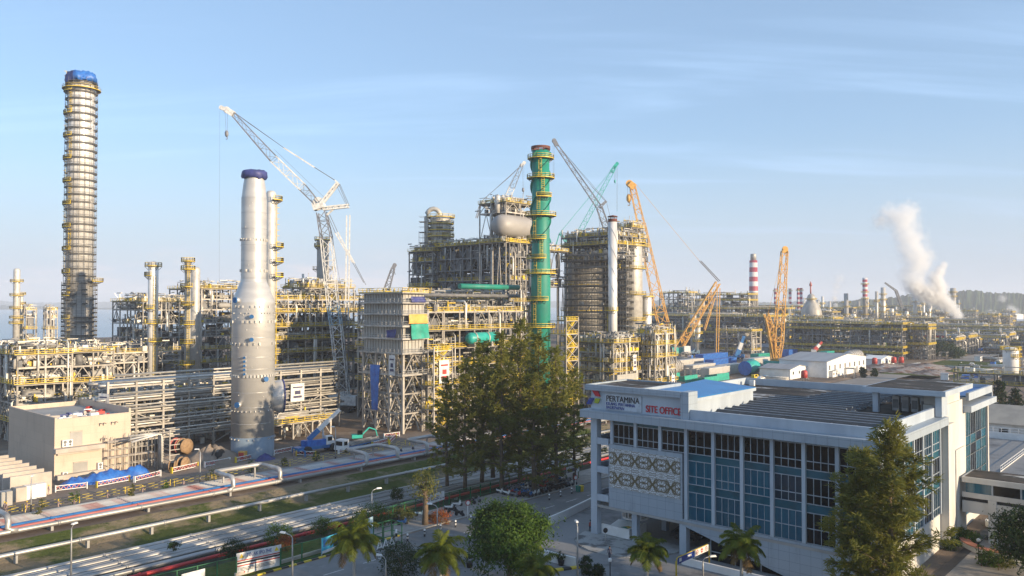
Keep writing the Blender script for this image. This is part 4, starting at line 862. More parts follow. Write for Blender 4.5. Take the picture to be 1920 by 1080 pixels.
mb = MB(); mb.tube([(0, 1, -3.5), (0, 1, -5), (1, 1, -6)], .8, 12); mb.build('outlet_pipe', 'pipe', dr)
for y, lab in ((.5, 0), (3.2, 0), (5.8, 0)):
    mb = MB(); mb.lathe([(1.1, 4.5), (1.1, 10.5), (.9, 10.9)], 14, (-2, y, 0)); mb.build('vent_stack', 'alu_dull', dr)
rc = column('reactor_vessel', 'banded reactor vessel with an overhead arch pipe left of the tall structure', 'vessel', 826, 321, 402, 4.1, 'alu_dull', [(408, 0, 360, 1.6), (420, 0, 360, 1.2), (432, 0, 360, 1.2), (444, 0, 360, 1.4), (458, 0, 360, 1.3)], rt=.2)
scaffold_lifts(rc, 4.3, 30, 66, 2.2, 14, .6, 6, 1.0)
mb = MB(); zt_ = CH + 168 * 321 / 1500; pts = [(-5.6, -1, 20), (-5.6, -1, zt_ - 1)] + [(-2.8 - 2.8 * math.cos(k * math.pi / 8), -1, zt_ - 1 + 3.2 * math.sin(k * math.pi / 8)) for k in range(1, 8)] + [(0, -1, zt_ - 1), (0, -1, zt_ - 3)]
mb.tube(pts, .95, 14); mb.build('overhead_pipe', 'pipe', rc)
mb = MB()
for i in range(5):
    for j in range(2): mb.beam((-8.5 + i * 1.3, -2.2 + j * 4, 0), (-8.5 + i * 1.3, -2.2 + j * 4, 62), .1)
for k in range(31):
    z = 5 + k * 2.1; mb.beam((-8.6, -2.2, z), (-3.2, -2.2, z), .1); mb.beam((-8.6, 1.8, z), (-3.2, 1.8, z), .1)
    if k % 2: mb.box(-8.6, -2.2, z, -5.8, 1.8, z + .1)
mb.build('scaffold_bay', 'scaffold', rc)
stair_tower('stair_tower', 'tall open stair tower with yellow landings right of the green stack', -147, 190, 8, 6, [4, 8, 12, 16, 20, 24, 28])
# regenerator block
M['dusty'] = mat('dusty_steel', (.42, .40, .36), .55, .25, (.30, .285, .26), .25, stretch=(1, 1, .25))
for i, (px, Y, r, yt, lab) in enumerate(((1091, 330, 7.3, 470, 'broad dusty vessel with dark dome, left of three joined by scaffolding'), (1146, 338, 7.3, 457, 'broad dusty vessel in the middle of three joined by scaffolding'), (1183, 326, 4.7, 440, 'bright sunlit vessel, right of three joined by scaffolding'))):
    v = column('regenerator_vessel', lab, 'vessel', px, Y, yt, r, 'dusty' if i < 2 else 'alu_dull', [(yt + 16 + 48 * k, 0, 360, 1.5) for k in range(4)] if i != 1 else [(yt + 20 + 24 * k, 0, 360, 1.6) for k in range(7)], n=40, rt=.2)
    scaffold_lifts(v, r + .3, 2, CH + (570 - yt) * Y / FOC - 4, 2.6, 26, .93, 50 + i, 1.3, band=.85, t0=(-115 if i == 0 else -215) if i < 2 else -265, t1=10 if i < 2 else -88)  # band of boards and rails made taller, to include shade beneath the decks
module('process_structure', 'dark scaffolded pipe deck crowning the three big vessels', 'structure', -176, 258, 26, 24, [2.5, 6.5, 10], 46, pipes=60, clutter=.5, steel='steel_dark', rail=.9, tall=6, colw=.3).location.z = 50
module('process_structure', 'upper rail topped deck over the sunlit vessel', 'structure', -180, 276, 9, 9, [1.5, 4.5, 8], 47, bay=4.5, pipes=14, clutter=.5, tall=4).location.z = 56.5
module('pipe_bridge', 'dark pipe bridge joining the reactor structure to the big vessels', 'pipe rack', -196, 232, 5, 22, [40, 44, 54], 48, pipes=16, clutter=.2, steel='steel_dark')
module('process_structure', 'yellow railed equipment tower at the foot of the slim silver stack', 'structure', -141, 206, 14, 14, [4, 8, 12, 15, 18, 21], 49, bay=4.5, pipes=40, clutter=.5, rail=1, grate=.4, risers=16)
mb = MB(); mb.box(-9, .8, .1, -.6, 12, 11); tag(mb.build('casing_box', 'casing', None, W(-139.5, 206), RZ), 'pale panelled casing box at the foot of the equipment tower', 'casing')
module('process_structure', 'slender equipment tower with pale duct right of the yellow railed one', 'structure', -136, 222, 9, 13, [4, 8, 12, 16, 20, 23.5], 50, bay=4.5, pipes=40, clutter=.5, rail=1, grate=.4, risers=16)
column('column', 'small pale column with cap platform behind the orange crane boom', 'column', 1212, 340, 553, 2.2, 'alu', [(556, 0, 360, 1.2), (590, 0, 360, 1.2)])
hung_banner('tall white flag banner on the yellow railed equipment tower', [W(-139, 214, 12), W(-139, 216, 12), W(-139, 216, 17), W(-139, 214, 17)])
hung_banner('tall white flag banner nearest the blue office canopy', [W(-133.5, 228, 5), W(-133.5, 230, 5), W(-133.5, 230, 10), W(-133.5, 228, 10)])

module('scaffold', 'tall sheer scaffold of many lifts standing before the big dusty vessels', 'scaffold', -167, 252.5, 29, 1.8, [2.5 * k for k in range(1, 22)], 52, bay=2.6, pipes=0, risers=0, drums=0, core=0, clutter=.02, brace=.12, grate=.85, rail=.9, railt=.07, colw=.13, steel='scaffold', railm='scaffold')
# ------------------------------------------------------------------ cranes
M['crane_blue'] = mat('crane_pale_blue', (.38, .55, .66), .45)
M['crane_teal'] = mat('crane_teal', (.08, .42, .38), .5)
def crane(label, Y, segs, wires=(), hooks=(), heads=(), base=None, group='lattice boom cranes', wt=.09):
    o0 = at(segs[0][2][0], 570, Y); o0.z = 0; t = thing('lattice_crane', label, 'crane', o0, 0, group)
    f = lambda p: at(p[0], p[1], p[2] if len(p) > 2 else Y) - o0
    for nm, m, p, q, w0, w1, ch in segs:
        mb = MB(); mb.lattice(f(p), f(q), w0, w1, chord=ch, lace=ch * .6, bay=max(w0, w1) * 1.05); mb.build(nm, m, t)
    for m, p, q, th in wires:
        mb = MB(); mb.beam(f(p), f(q), th); mb.build('pendant_line', m, t)
    for m, p, q, th in heads:
        mb = MB(); mb.beam(f(p), f(q), th, th * 1.2); a, b = f(p), f(q); mb.lathe([(th * .7, -.3), (th * .7, .3)], 12, tuple(b), 'y'); mb.build('boom_head', m, t)
    for m, p, q, s_ in hooks:
        a, b = f(p), f(q); mb = MB()
        for d in (-.35, .35): mb.beam(a + Vector((d * s_, 0, 0)), b + Vector((d * s_ * .6, 0, s_)), max(.06, .05 * s_))
        mb.build('hoist_rope', 'wire', t); mb = MB(); mb.lathe([(.2 * s_, -1.0 * s_), (.55 * s_, -.5 * s_), (.6 * s_, .4 * s_), (.35 * s_, 1.0 * s_)], 10, tuple(b))
        mb.tube([b + Vector((.3 * s_ * math.sin(k * .8), 0, -1.0 * s_ - .35 * s_ * (1 - math.cos(k * .8)))) for k in range(6)], .12 * s_, 6); mb.build('hook_block', m, t)
    if base:
        (px, m, sc, yaw) = base; c = at(px, 570, Y); c = Vector((c.x, c.y, 0)) - o0; rot = Matrix.Rotation(yaw, 4, 'Z')
        def add(name, mb, mm): mb.build(name, mm, t, loc=c, rot=yaw)
        for s_ in (-1, 1):
            mb = MB(); y = s_ * 2.6 * sc; w_ = .65 * sc; mb.prism([(0, 0)] * 3, 0, 0) if False else None
            pts = [(-4.4 * sc, .55 * sc), (-3.9 * sc, .05), (3.9 * sc, .05), (4.4 * sc, .55 * sc), (3.9 * sc, 1.2 * sc), (-3.9 * sc, 1.2 * sc)]; n = len(mb.v); mb.v += [(x, y - w_, z) for x, z in pts] + [(x, y + w_, z) for x, z in pts]
            mb.face([n + i for i in range(6)]); mb.face([n + 6 + i for i in range(6)][::-1])
            for i in range(6): mb.face([n + i, n + 6 + i, n + 6 + (i + 1) % 6, n + (i + 1) % 6])
            add('crawler_track', mb, 'black')
        mb = MB(); mb.box(-5 * sc, -1.6 * sc, 1.25 * sc, 3.2 * sc, 1.6 * sc, 3.0 * sc); mb.box(-1 * sc, -2 * sc, .5 * sc, 1 * sc, 2 * sc, 1.24 * sc); add('machine_house', mb, m)
        mb = MB(); mb.box(-6.6 * sc, -2.4 * sc, 1.3 * sc, -5.01 * sc, 2.4 * sc, 3.4 * sc); add('counterweight', mb, 'steel_dark')
        mb = MB(); mb.box(1.4 * sc, -2.9 * sc, 1.3 * sc, 3.4 * sc, -1.61 * sc, 3.5 * sc); add('cab', mb, 'crane_white')
    return t
crane('white luffing jib crane, biggest in the sky at left of centre', 250, [
    ('main_boom', 'crane_white', (646, 752), (630, 608), 3.2, 3.2, .26), ('main_boom', 'crane_blue', (630, 608), (625, 574), 3.2, 3.2, .26), ('main_boom', 'crane_white', (625, 574), (612, 446), 3.2, 3.2, .24), ('main_boom', 'crane_grey', (612, 446), (603, 398), 3.2, 2.6, .3),
    ('luffing_jib', 'crane_grey', (597, 384), (566, 350), 1.6, 2.4, .2), ('luffing_jib', 'crane_white', (566, 350), (514, 299), 2.4, 2.4, .22), ('luffing_jib', 'crane_grey', (514, 299), (436, 213), 2.4, 1.2, .19),
    ('strut', 'crane_white', (601, 384), (634, 343), .8, .8, .42), ('strut', 'crane_white', (606, 391), (654, 386), .9, .8, .42), ('strut', 'crane_white', (613, 403), (630, 388), .3, .3, .2)],
    [('crane_white', (634, 343), (628, 338), .4), ('wire', (628, 338), (590, 314), .22), ('crane_white', (590, 314), (532, 277), .42), ('wire', (532, 277), (440, 211), .16), ('wire', (532, 277), (442, 214), .12),
     ('wire', (634, 343), (652, 386), .14), ('wire', (637, 345), (655, 386), .14), ('wire', (630, 346), (650, 386), .1), ('crane_white', (650, 404), (648, 585), .34), ('crane_white', (656, 403), (653, 600), .34), ('wire', (648, 585), (646, 748), .2), ('wire', (653, 600), (652, 748), .2),
     ('crane_white', (629, 437), (661, 492), .36), ('crane_white', (633, 435), (665, 494), .36), ('wire', (661, 492), (682, 530), .14), ('wire', (665, 494), (686, 534), .14), ('wire', (613, 400), (629, 437), .14), ('wire', (618, 402), (633, 435), .14),
     ('wire', (620, 425), (640, 545), .07), ('wire', (514, 280), (610, 372), .07), ('wire', (412, 208), (411, 548), .035)],
    [('crane_grey', (424, 212), (425, 251), 1.0)], [('crane_white', (600, 392), (597, 382), 3.0), ('crane_white', (438, 214), (425, 206), 1.5), ('crane_white', (425, 206), (415, 202), 1.0)], base=(648, 'crane_white', 1.5, 2.6))
crane('grey and white lattice crane working behind the reactor structure', 335, [('main_boom', 'crane_white', (940, 400), (960, 352), 2.2, 2.2, .24), ('main_boom', 'crane_grey', (960, 352), (979, 308), 2.2, 1.2, .2), ('mast', 'crane_white', (920, 400), (904, 376), 1.2, .8, .4)],
    [('crane_grey', (978, 309), (957, 330), .22), ('wire', (957, 330), (904, 376), .18), ('wire', (981, 307), (906, 375), .14), ('crane_grey', (904, 376), (895, 409), .5), ('crane_grey', (901, 377), (892, 409), .3), ('wire', (963, 330), (938, 385), .08)], [('crane_grey', (981, 308), (981, 356), .9)], [('crane_white', (977, 312), (983, 305), 1.0)])
crane('dark grey luffing crane leaning left above the big vessels', 352, [('luffing_jib', 'crane_grey', (1123, 388), (1042, 270), 2.2, 1.3, .22), ('main_boom', 'crane_grey', (1142, 442), (1124, 390), 2.6, 2.4, .32), ('strut', 'crane_grey', (1124, 389), (1137, 377), 1.0, .6, .4)],
    [('wire', (1040, 266), (1137, 377), .12), ('wire', (1050, 276), (1110, 350), .12), ('wire', (1110, 350), (1137, 379), .2), ('wire', (1137, 378), (1146, 415), .12), ('wire', (1121, 390), (1126, 436), .12)], [('crane_grey', (1038, 272), (1038, 328), .8)], [('crane_grey', (1044, 273), (1039, 264), 1.5)])
crane('teal lattice crane leaning right behind the big vessels', 385, [('main_boom', 'crane_teal', (1066, 474), (1150, 318), 2.6, 1.6, .2), ('main_boom', 'teal', (1147, 322), (1155, 309), 1.6, 1.2, .4), ('mast', 'crane_teal', (1066, 460), (1050, 437), 1.2, .8, .36)],
    [('crane_teal', (1154, 309), (1049, 437), .12), ('crane_teal', (1149, 318), (1049, 438), .12), ('crane_teal', (1049, 437), (1042, 461), .5)], [('crane_teal', (1153, 312), (1153, 340), .8), ('crane_teal', (1157, 312), (1157, 395), .25)], [('teal', (1153, 312), (1157, 307), 1.2)])
YO = 500
crane('orange crawler crane with a wide leaning boom, tallest of the two orange cranes', YO, [('main_boom', 'orange', (1258, 657), (1238, 585), 5.6, 6.4, .55), ('main_boom', 'orange', (1238, 585), (1202, 420), 6.4, 4.6, .5), ('main_boom', 'orange', (1202, 420), (1186, 350), 4.2, 3.2, .42), ('mast', 'orange', (1270, 656), (1346, 530), 4.6, 2.8, .5), ('mast', 'orange', (1284, 656), (1277, 632), 1.2, 1.2, .5)],
    [('orange', (1190, 343), (1312, 490), .16), ('wire', (1311, 489), (1347, 528), .45), ('wire', (1314, 489), (1350, 527), .45), ('orange', (1345, 540), (1343, 662), .42), ('orange', (1350, 540), (1347, 662), .42), ('orange', (1341, 558), (1322, 620), .55), ('orange', (1337, 560), (1320, 618), .3)], [('orange', (1179, 348), (1179, 372), 2.6)], [('orange', (1190, 352), (1180, 344), 3.2)], base=(1268, 'teal', 2.0, .2))
crane('orange crawler crane with a steep boom beside the white warehouse', 410, [('main_boom', 'orange', (1457, 686), (1459, 640), 1.6, 4.2, .42), ('main_boom', 'orange', (1459, 640), (1471, 471), 4.2, 2.8, .4), ('mast', 'orange', (1455, 684), (1446, 622), 1.4, 3.2, .42), ('mast', 'orange', (1446, 622), (1437, 588), 3.0, 2.0, .4), ('mast', 'orange', (1448, 676), (1440, 600), 1.2, 1.2, .3)],
    [('orange', (1469, 470), (1440, 588), .1), ('wire', (1475, 472), (1476, 560), .12), ('crane_blue', (1478, 540), (1480, 600), .2)], [], [('orange', (1471, 474), (1472, 467), 2.2)], base=(1447, 'teal', 1.3, 2.9))
crane('small grey lattice boom crane peeking over the grey casing tower', 250, [('main_boom', 'crane_grey', (722, 552), (737, 503), 1.8, 1.0, .26)], [('wire', (738, 503), (741, 515), .15)], [], [('crane_grey', (736, 505), (740, 497), .9)])
crane('thin far crane standing among the old refinery columns', 900, [('main_boom', 'crane_grey', (1692, 578), (1680, 545), 2.2, 2.0, .6), ('luffing_jib', 'crane_grey', (1680, 545), (1659, 530), 1.6, 1.0, .5)])
# telescopic booms of mobile cranes at work in the yard
def telescopic(label, m, p, q, Y, w0, base_m, L=9.):
    a, b = at(*p, Y), at(*q, Y); t = thing('mobile_crane', label, 'mobile crane', (a.x, a.y, 0), 0)
    o = Vector((a.x, a.y, 0)); a, b = a - o, b - o
    for i in range(3):
        mb = MB(); mb.beam(a.lerp(b, max(0, i / 3 - .04)), a.lerp(b, (i + 1) / 3), w0 * (1 - .2 * i)); mb.build('boom_section', m if i != 1 else 'crane_white', t)
    mb = MB(); mb.box(-L * .5, -1.3, .9, L * .5, 1.3, 1.9); mb.box(L * .5 - 1.8, -1.3, 1.91, L * .5, 1.3, 3.0); mb.box(-1.8, -1.2, 1.91, 1.2, 1.2, a.z + .2 if a.z > 2.2 else 2.6); mb.build('carrier', base_m, t, rot=-.4)
    for i in range(4):
        for s_ in (-1, 1):
            mb = MB(); mb.lathe([(.4, -.2), (.62, -.18), (.62, .18), (.4, .2)], 12, (-L * .4 + i * L * .26, s_ * 1.25, .62), 'y'); mb.build('wheel', 'black', t, rot=-.4)
    return t
telescopic('blue mobile crane with a raised boom among the yard containers', 'blue_pipe', (1381, 668), (1395, 630), 480, 2.6, 'blue_pipe')
telescopic('pale mobile crane with a low boom near the tall orange crane', 'crane_blue', (1299, 660), (1320, 638), 520, 1.0, 'crane_blue')
telescopic('white mobile crane with a red boom tip by the old refinery', 'red', (1527, 656), (1541, 641), 480, 2.2, 'crane_white')
# ------------------------------------------------------------------ far plant, chimneys, yard buildings
def lab_mod(label, px, Y, wx, wy, levels, seed, rz=RZ, **k):
    p = at(px, 570, Y); a, b = ab(p); k.setdefault('bay', 8.); k.setdefault('pipes', 24); k.setdefault('railt', .22); k.setdefault('colw', .6); k.setdefault('clutter', .03); k.setdefault('risers', 8)
    return module('process_structure', label, 'structure', a, b, wx, wy, levels, seed, **k)
sd_ = dict(steel='steel_dark')
lab_mod('long dark structure of many low tiers behind the orange cranes', 1440, 560, 130, 30, [4, 8, 12, 16, 20, 24], 61, **sd_, drums=8, pipes=60)
lab_mod('dark structure with a yellow gallery on top behind the long dark tiers', 1470, 640, 150, 20, [6, 12, 18, 24, 29], 62, **sd_, rail=1, pipes=50)
lab_mod('tower like steel structure with a mushroom deck left of the striped chimney', 1290, 640, 26, 14, [8, 16, 24, 31, 37, 42], 63, **sd_, tall=4)
lab_mod('pale topped steel structure just left of the striped chimney', 1402, 680, 60, 18, [8, 16, 24, 31, 36, 41], 64, **sd_, tall=6, pipes=40)
lab_mod('stubby pale frame structure between the two orange cranes', 1408, 500, 24, 14, [4, 8, 12, 16], 65, drums=4, clutter=.1)
lab_mod('cream concrete frame behind the steep orange crane', 1478, 560, 16, 12, [4.5, 9, 13.5, 18], 66, steel='conc')
lab_mod('big dark scaffolded structure before the lime green shed', 1690, 470, 70, 22, [3.5, 7, 10.5, 14, 17.5, 21], 67, **sd_, pipes=60, bay=6., clutter=.05)
lab_mod('sunlit end structure with pale tiers between dark scaffolds', 1560, 520, 30, 18, [4, 8, 12, 16, 20, 23], 68, drums=5, clutter=.08, pipes=40)
lab_mod('right hand scaffold of pale ledgers next to the lime green shed', 1738, 470, 22, 16, [3, 6, 9, 12, 15, 18, 20], 69, steel='scaffold', bay=4., clutter=.05, rail=.3)
i = 0
for px, Y, wx, wy, top, nm in ((1330, 800, 60, 20, 26, 'low dark far structure right of the mushroom deck'), (1250, 760, 40, 20, 24, 'low dark far structure left of the mushroom deck'), (1560, 860, 60, 24, 24, 'far pale structure right beside the domed tower'), (1600, 950, 60, 24, 28, 'far pale structure between domed tower and striped column'), (1660, 980, 60, 24, 26, 'far pale structure around the striped column foot'), (1720, 1000, 60, 24, 30, 'far pale structure left of the steam plume'), (1760, 900, 70, 20, 17, 'far low structure below the steam plume'), (1500, 900, 60, 24, 30, 'far structure behind the steep orange crane'), (1450, 980, 70, 24, 26, 'far structure right of the striped chimney foot'), (1850, 900, 90, 20, 14, 'far low structure right of the steam source'), (1900, 1100, 90, 20, 16, 'far low structure at the right edge under the hills'), (1640, 700, 90, 16, 18, 'mid distance dark rack left of the lime green shed'), (1560, 640, 60, 14, 16, 'mid distance dark rack behind the white warehouse'), (1690, 850, 110, 12, 16, 'far rack running under the old refinery columns')):
    lv = [top * (k + 1) / 4 for k in range(4)]; lab_mod(nm, px, Y, wx, wy, lv, 300 + i, steel=('steel', 'steel_dark')[i % 2], tall=5, bay=10., pipes=26, clutter=.02, drums=3); i += 1
# crowded old refinery: two small prototypes copied about the plain
pr = lab_mod('small tangled steel structure in the crowded old refinery', 1630, 900, 18, 14, [4, 8, 12, 16], 380, steel='steel', pipes=10, risers=4, drums=2, clutter=.12, tall=3, bay=9.); pr['group'] = 'small structures of the old refinery'
pr2 = lab_mod('low dark tangled structure on the far plain', 1700, 780, 26, 12, [4, 8], 381, steel='steel_dark', pipes=10, risers=3, drums=2, clutter=.12, tall=2, bay=9.); pr2['group'] = 'low structures on the far plain'
rr = rnd(382)
for k in range(34):
    px = rr.uniform(1500, 1960); Y = rr.uniform(820, 1250); c = at(px, 570, Y); o = dup(pr, loc=(c.x, c.y, 0), rz=RZ + rr.choice((0, 1.57))); o.scale = (1, 1, rr.uniform(.6, 1.5))
for k in range(64):
    px = rr.uniform(1540, 1990); Y = rr.uniform(520, 900); c = at(px, 570, Y); a_, b_ = ab(c)
    if -225 < a_ < -140 and 600 < b_ < 730: continue
    o = dup(pr2, loc=(c.x, c.y, 0), rz=RZ + rr.choice((0, 1.57))); o.scale = (1, 1, rr.uniform(.5, 1.4))
# striped chimneys
def striped(name, n, lo):
    m = bpy.data.materials.new(name); m.use_nodes = True; nt = m.node_tree; b = nt.nodes['Principled BSDF']; b.inputs['Roughness'].default_value = .6
    tc = nt.nodes.new('ShaderNodeTexCoord'); sp = nt.nodes.new('ShaderNodeSeparateXYZ'); nt.links.new(tc.outputs['Object'], sp.inputs[0])
    dv = nt.nodes.new('ShaderNodeMath'); dv.operation = 'DIVIDE'; nt.links.new(sp.outputs[2], dv.inputs[0]); dv.inputs[1].default_value = n
    fr = nt.nodes.new('ShaderNodeMath'); fr.operation = 'FRACT'; nt.links.new(dv.outputs[0], fr.inputs[0]); gt = nt.nodes.new('ShaderNodeMath'); gt.operation = 'GREATER_THAN'; nt.links.new(fr.outputs[0], gt.inputs[0]); gt.inputs[1].default_value = .5
    c = _mix(nt, gt.outputs[0], (.62, .59, .58), (.36, .05, .08)); g2 = nt.nodes.new('ShaderNodeMath'); g2.operation = 'LESS_THAN'; nt.links.new(sp.outputs[2], g2.inputs[0]); g2.inputs[1].default_value = lo
    c = _mix(nt, g2.outputs[0], c, (.26, .24, .22)); nt.links.new(c, b.inputs['Base Color']); return m
M['stripe_big'] = striped('red_white_bands', 10.6, 46.); M['stripe_small'] = striped('red_white_bands_small', 6., 18)
p = at(1413, 570, 900); t = thing('chimney', 'big red and white banded chimney with a grey concrete lower shaft', 'chimney', (p.x, p.y, 0))
mb = MB(); mb.lathe([(5.6, 0), (4.3, 82)], 28); mb.build('shaft', 'stripe_big', t); mb = MB(); mb.lathe([(3.2, 82), (3.2, 88), (2.9, 89.5)], 24); mb.build('liner', 'alu_dull', t)
for px, Y, yt, r, lab in ((1454, 1000, 541, 2.0, 'thin red and white chimney just left of the steep orange crane'), (1481, 1000, 541, 2.4, 'thin red and white chimney just right of the steep orange crane'), (1497, 1040, 540, 2.2, 'thin red and white chimney, left of a close pair'), (1502, 1010, 540, 2.2, 'thin red and white chimney, right of a close pair')):
    p = at(px, 570, Y); t = thing('chimney', lab, 'chimney', (p.x, p.y, 0), 0, 'thin banded chimneys'); h = CH + (570 - yt) * Y / FOC; mb = MB(); mb.lathe([(r, 0), (r * .85, h)], 16); mb.build('shaft', 'stripe_small', t); platform(t, r, h - 3, 1, n=10, rt=.25)
# old refinery columns
M['stripe_col'] = striped('banded_column', 5.5, 40.)
for px, Y, yt, r, m, pl, lab in ((1622, 900, 521, 2.6, 'stripe_col', (533, 548, 560, 575, 590), 'tall old column with red bands and many platforms left of the steam plume'), (1656, 900, 539, 2.5, 'pipe', (552, 562, 575, 585), 'old refinery column with platforms right of the red banded one'), (1587, 880, 563, 2.2, 'conc_grey', (575, 590), 'short old column standing alone between domed tower and banded column'), (1716, 950, 547, 2.2, 'alu_dull', (566, 590), 'slender pale old column just left of the steam plume'), (1787, 1000, 540, 3.4, 'conc_grey', (548, 556), 'dark old column standing behind the steam plume'), (1797, 1100, 562, 1.5, 'pipe', (570,), 'thin old column right behind the steam plume'), (1212, 900, 585, 3, 'pipe', (590,), 'far pale column right of the three big vessels'), (1346, 700, 557, 5.2, 'alu', (562, 575), 'pale thick column standing above the far dark tiers'), (1313, 690, 560, 4, 'conc_grey', (563, 576), 'broad pale vessel under the mushroom deck'), (1300, 540, 590, 2.0, 'pipe', (600, 615, 630), 'banded pale column behind the tall orange crane boom'), (1308, 520, 600, 1.8, 'pipe', (612, 625, 640), 'banded pale column between orange boom and mast')):
    column('process_column', lab, 'column', px, Y, yt, r, m, [(q, 0, 360, 1.6) for q in pl], cap='flat' if m != 'alu' else 'dome', n=16, rt=.25)
for px, Y, yt, r in ((1640, 960, 576, 2), (1672, 930, 578, 2.4), (1690, 980, 590, 3), (1700, 940, 583, 2), (1734, 1000, 585, 2.5), (1742, 960, 578, 2), (1752, 940, 590, 2.6), (1600, 900, 588, 3), (1576, 950, 590, 2.2), (1530, 930, 592, 2.4)):
    column('process_column', 'small pale column in the crowded old refinery', 'column', px, Y, yt, r, 'pipe', [(yt + 8, 0, 360, 1.4)], n=14, rt=.25)['group'] = 'small old refinery columns'
cp0 = column('process_column', 'thin pale column among the crowded old refinery stacks', 'column', 1680, 1100, 572, 1.5, 'pipe', [(582, 0, 360, 1.4)], cap='flat', n=10, rt=.25); cp0['group'] = 'thin old refinery columns'
rr = rnd(77)
for k in range(26):
    c = at(rr.uniform(1500, 1790), 570, rr.uniform(880, 1250)); q = dup(cp0, loc=(c.x, c.y, 0)); e = rr.uniform(.7, 1.8); q.scale = (e, e, rr.uniform(.7, 1.5))
p = at(1521, 570, 850); t = thing('domed_tower', 'silver domed tower with a candle like vent on top', 'tower', (p.x, p.y, 0))
mb = MB(); mb.lathe([(10.5, 0), (10.5, 24), (10, 27), (7, 33), (4.6, 36.5), (4.4, 40), (3.2, 42.5), (1, 44)], 28); mb.build('shell', 'dusty', t)
mb = MB(); mb.tube([(-.5, 0, 44), (-.5, 0, 52)], .8, 8); mb.lathe([(1.4, 52), (1.4, 54), (.3, 57)], 10, (-.5, 0, 0)); mb.build('vent', 'red_oxide', t); platform(t, 9.9, 20, 2, rt=.25); platform(t, 4.5, 38, 1.4, rt=.25)
# pipe bridge across the distance
p = at(1765, 570, 640); a, b = ab(p)
module('pipe_bridge', 'long dark pipe bridge crossing the far plain below the steam', 'pipe rack', a + 60, b + 45, 190, 7, [10.5, 14], 70, bay=16., pipes=20, clutter=.05, steel='steel_dark', rail=.2, railt=.2, drums=0)
module('pipe_bridge', 'pipe bridge with trusses across the right foreground yard', 'pipe rack', 40, 310, 110, 5, [6, 9.5], 71, bay=12., pipes=14, clutter=.1, steel='steel_dark', rail=.3, drums=0)
p = at(1893, 570, 330); t = column('silo', 'white cylindrical silo with yellow ladders near the right edge', 'silo', 1894, 330, 650, 2.9, 'white', [(655, 0, 360, 1.0), (668, -120, 40, 1.0)], cap='dome', lad=(-40, 1, 16), rt=.2)
for px, Y, lab in ((1862, 930, 'white tank ball left in the far tank pair'), (1878, 930, 'white tank ball right in the far tank pair')):
    p = at(px, 570, Y); t = thing('tank', lab, 'tank', (p.x, p.y, 0)); mb = MB(); mb.lathe([(.1, -7), (3.2, -6), (4, -4), (4, 4), (3.2, 6), (.1, 7)], 18, (0, 0, 6), 'x'); mb.build('shell', 'white', t); mb = MB(); mb.box(-4, -2, 0, -3, 2, 3); mb.box(3, -2, 0, 4, 2, 3); mb.build('saddle', 'conc_grey', t)
# buildings
def shed(name, label, cat, c, wx, wy, h, ridge_, wall, roof, rz=RZ, win=0, over=.5, door=True, group=None):
    t = thing(name, label, cat, c, rz, group); mb = MB(); x, y = wx / 2, wy / 2; mb.box(-x, -y, 0, x, y, h)
    mb.poly([(-x, -y, h), (-x, y, h), (-x, 0, h + ridge_)]); mb.poly([(x, -y, h), (x, 0, h + ridge_), (x, y, h)]); mb.build('wall', wall, t)
    mb = MB(); e = ridge_ / y * over
    for s_ in (-1, 1): mb.hexa([(-x - over, s_ * (y + over), h - e + .01), (x + over, s_ * (y + over), h - e + .01), (x + over, 0, h + ridge_ + .01), (-x - over, 0, h + ridge_ + .01), (-x - over, s_ * (y + over), h - e + .16), (x + over, s_ * (y + over), h - e + .16), (x + over, 0, h + ridge_ + .16), (-x - over, 0, h + ridge_ + .16)])
    mb.build('roof', roof, t)
    for k in range(win):
        mb = MB(); q = -y + wy * (k + .5) / win; mb.box(x + .003, q - .6, h * .45, x + .06, q + .6, h * .75); mb.build('window', 'glass_black', t)
    if door: mb = MB(); mb.box(x + .004, y * .5 - 1.2, 0, x + .07, y * .5 + 1.2, min(3, h * .8)); mb.build('door', 'galv', t)
    return t
M['metal_roof'] = mat('metal_roof', (.36, .37, .38), .55, .2, (.28, .28, .29), .2, stretch=(1, .1, 1), rand=.1)
M['lime'] = mat('lime_wall', (.42, .47, .07), .7, 0, (.34, .40, .07), .3)
c = gp(1545, 699); shed('warehouse', 'long white warehouse with a grey metal roof', 'warehouse', c, 22, 52, 7.2, 2.4, 'white', 'metal_roof', win=8)
c = gp(1470, 707); shed('shed', 'small open sided shed with a corrugated roof behind the office parapet', 'shed', (c.x, c.y, 0), 14, 20, 4.4, 1.4, 'white', 'metal_roof', win=3)
c = gp(1648, 686); shed('shed', 'small white roofed shed with red water tanks beside it', 'shed', (c.x, c.y, 0), 9, 22, 4.2, 1.3, 'white', 'white', win=4)
for px, py, lab in ((1508, 712, 'tall red container standing against the small open sided shed'), (1640, 684, 'red water tank left of the small white roofed shed'), (1676, 682, 'red water tank right of the small white roofed shed'), (1690, 682, 'red water tank standing clear on its stand')):
    c = gp(px, py + 6); t = thing('water_tank', lab, 'water tank', c, RZ); mb = MB(); mb.lathe([(1.3, 2.2), (1.3, 4.8), (.7, 5.3), (.1, 5.35)], 14); mb.build('tank', 'red', t); mb = MB()
    for x in (-1, 1):
        for y in (-1, 1): mb.beam((x, y, 0), (x, y, 2.2), .2)
    mb.box(-1.3, -1.3, 2.0, 1.3, 1.3, 2.19); mb.build('stand', 'steel_dark', t)
c = gp(1790, 656); t = thing('lime_shed', 'lime green and yellow shed with a red roof edge', 'shed', (c.x, c.y, 0), RZ)
mb = MB(); mb.box(-52, 0, 0, 0, 62, 8.6); mb.build('wall', 'lime', t); mb = MB(); mb.box(-52.4, -.4, 8.6, .4, 62.4, 9.7); mb.build('roof_edge', 'red', t); mb = MB(); mb.box(-50, 2, 9.7, -2, 60, 10); mb.build('roof', 'roof_stain', t)
mb = MB()
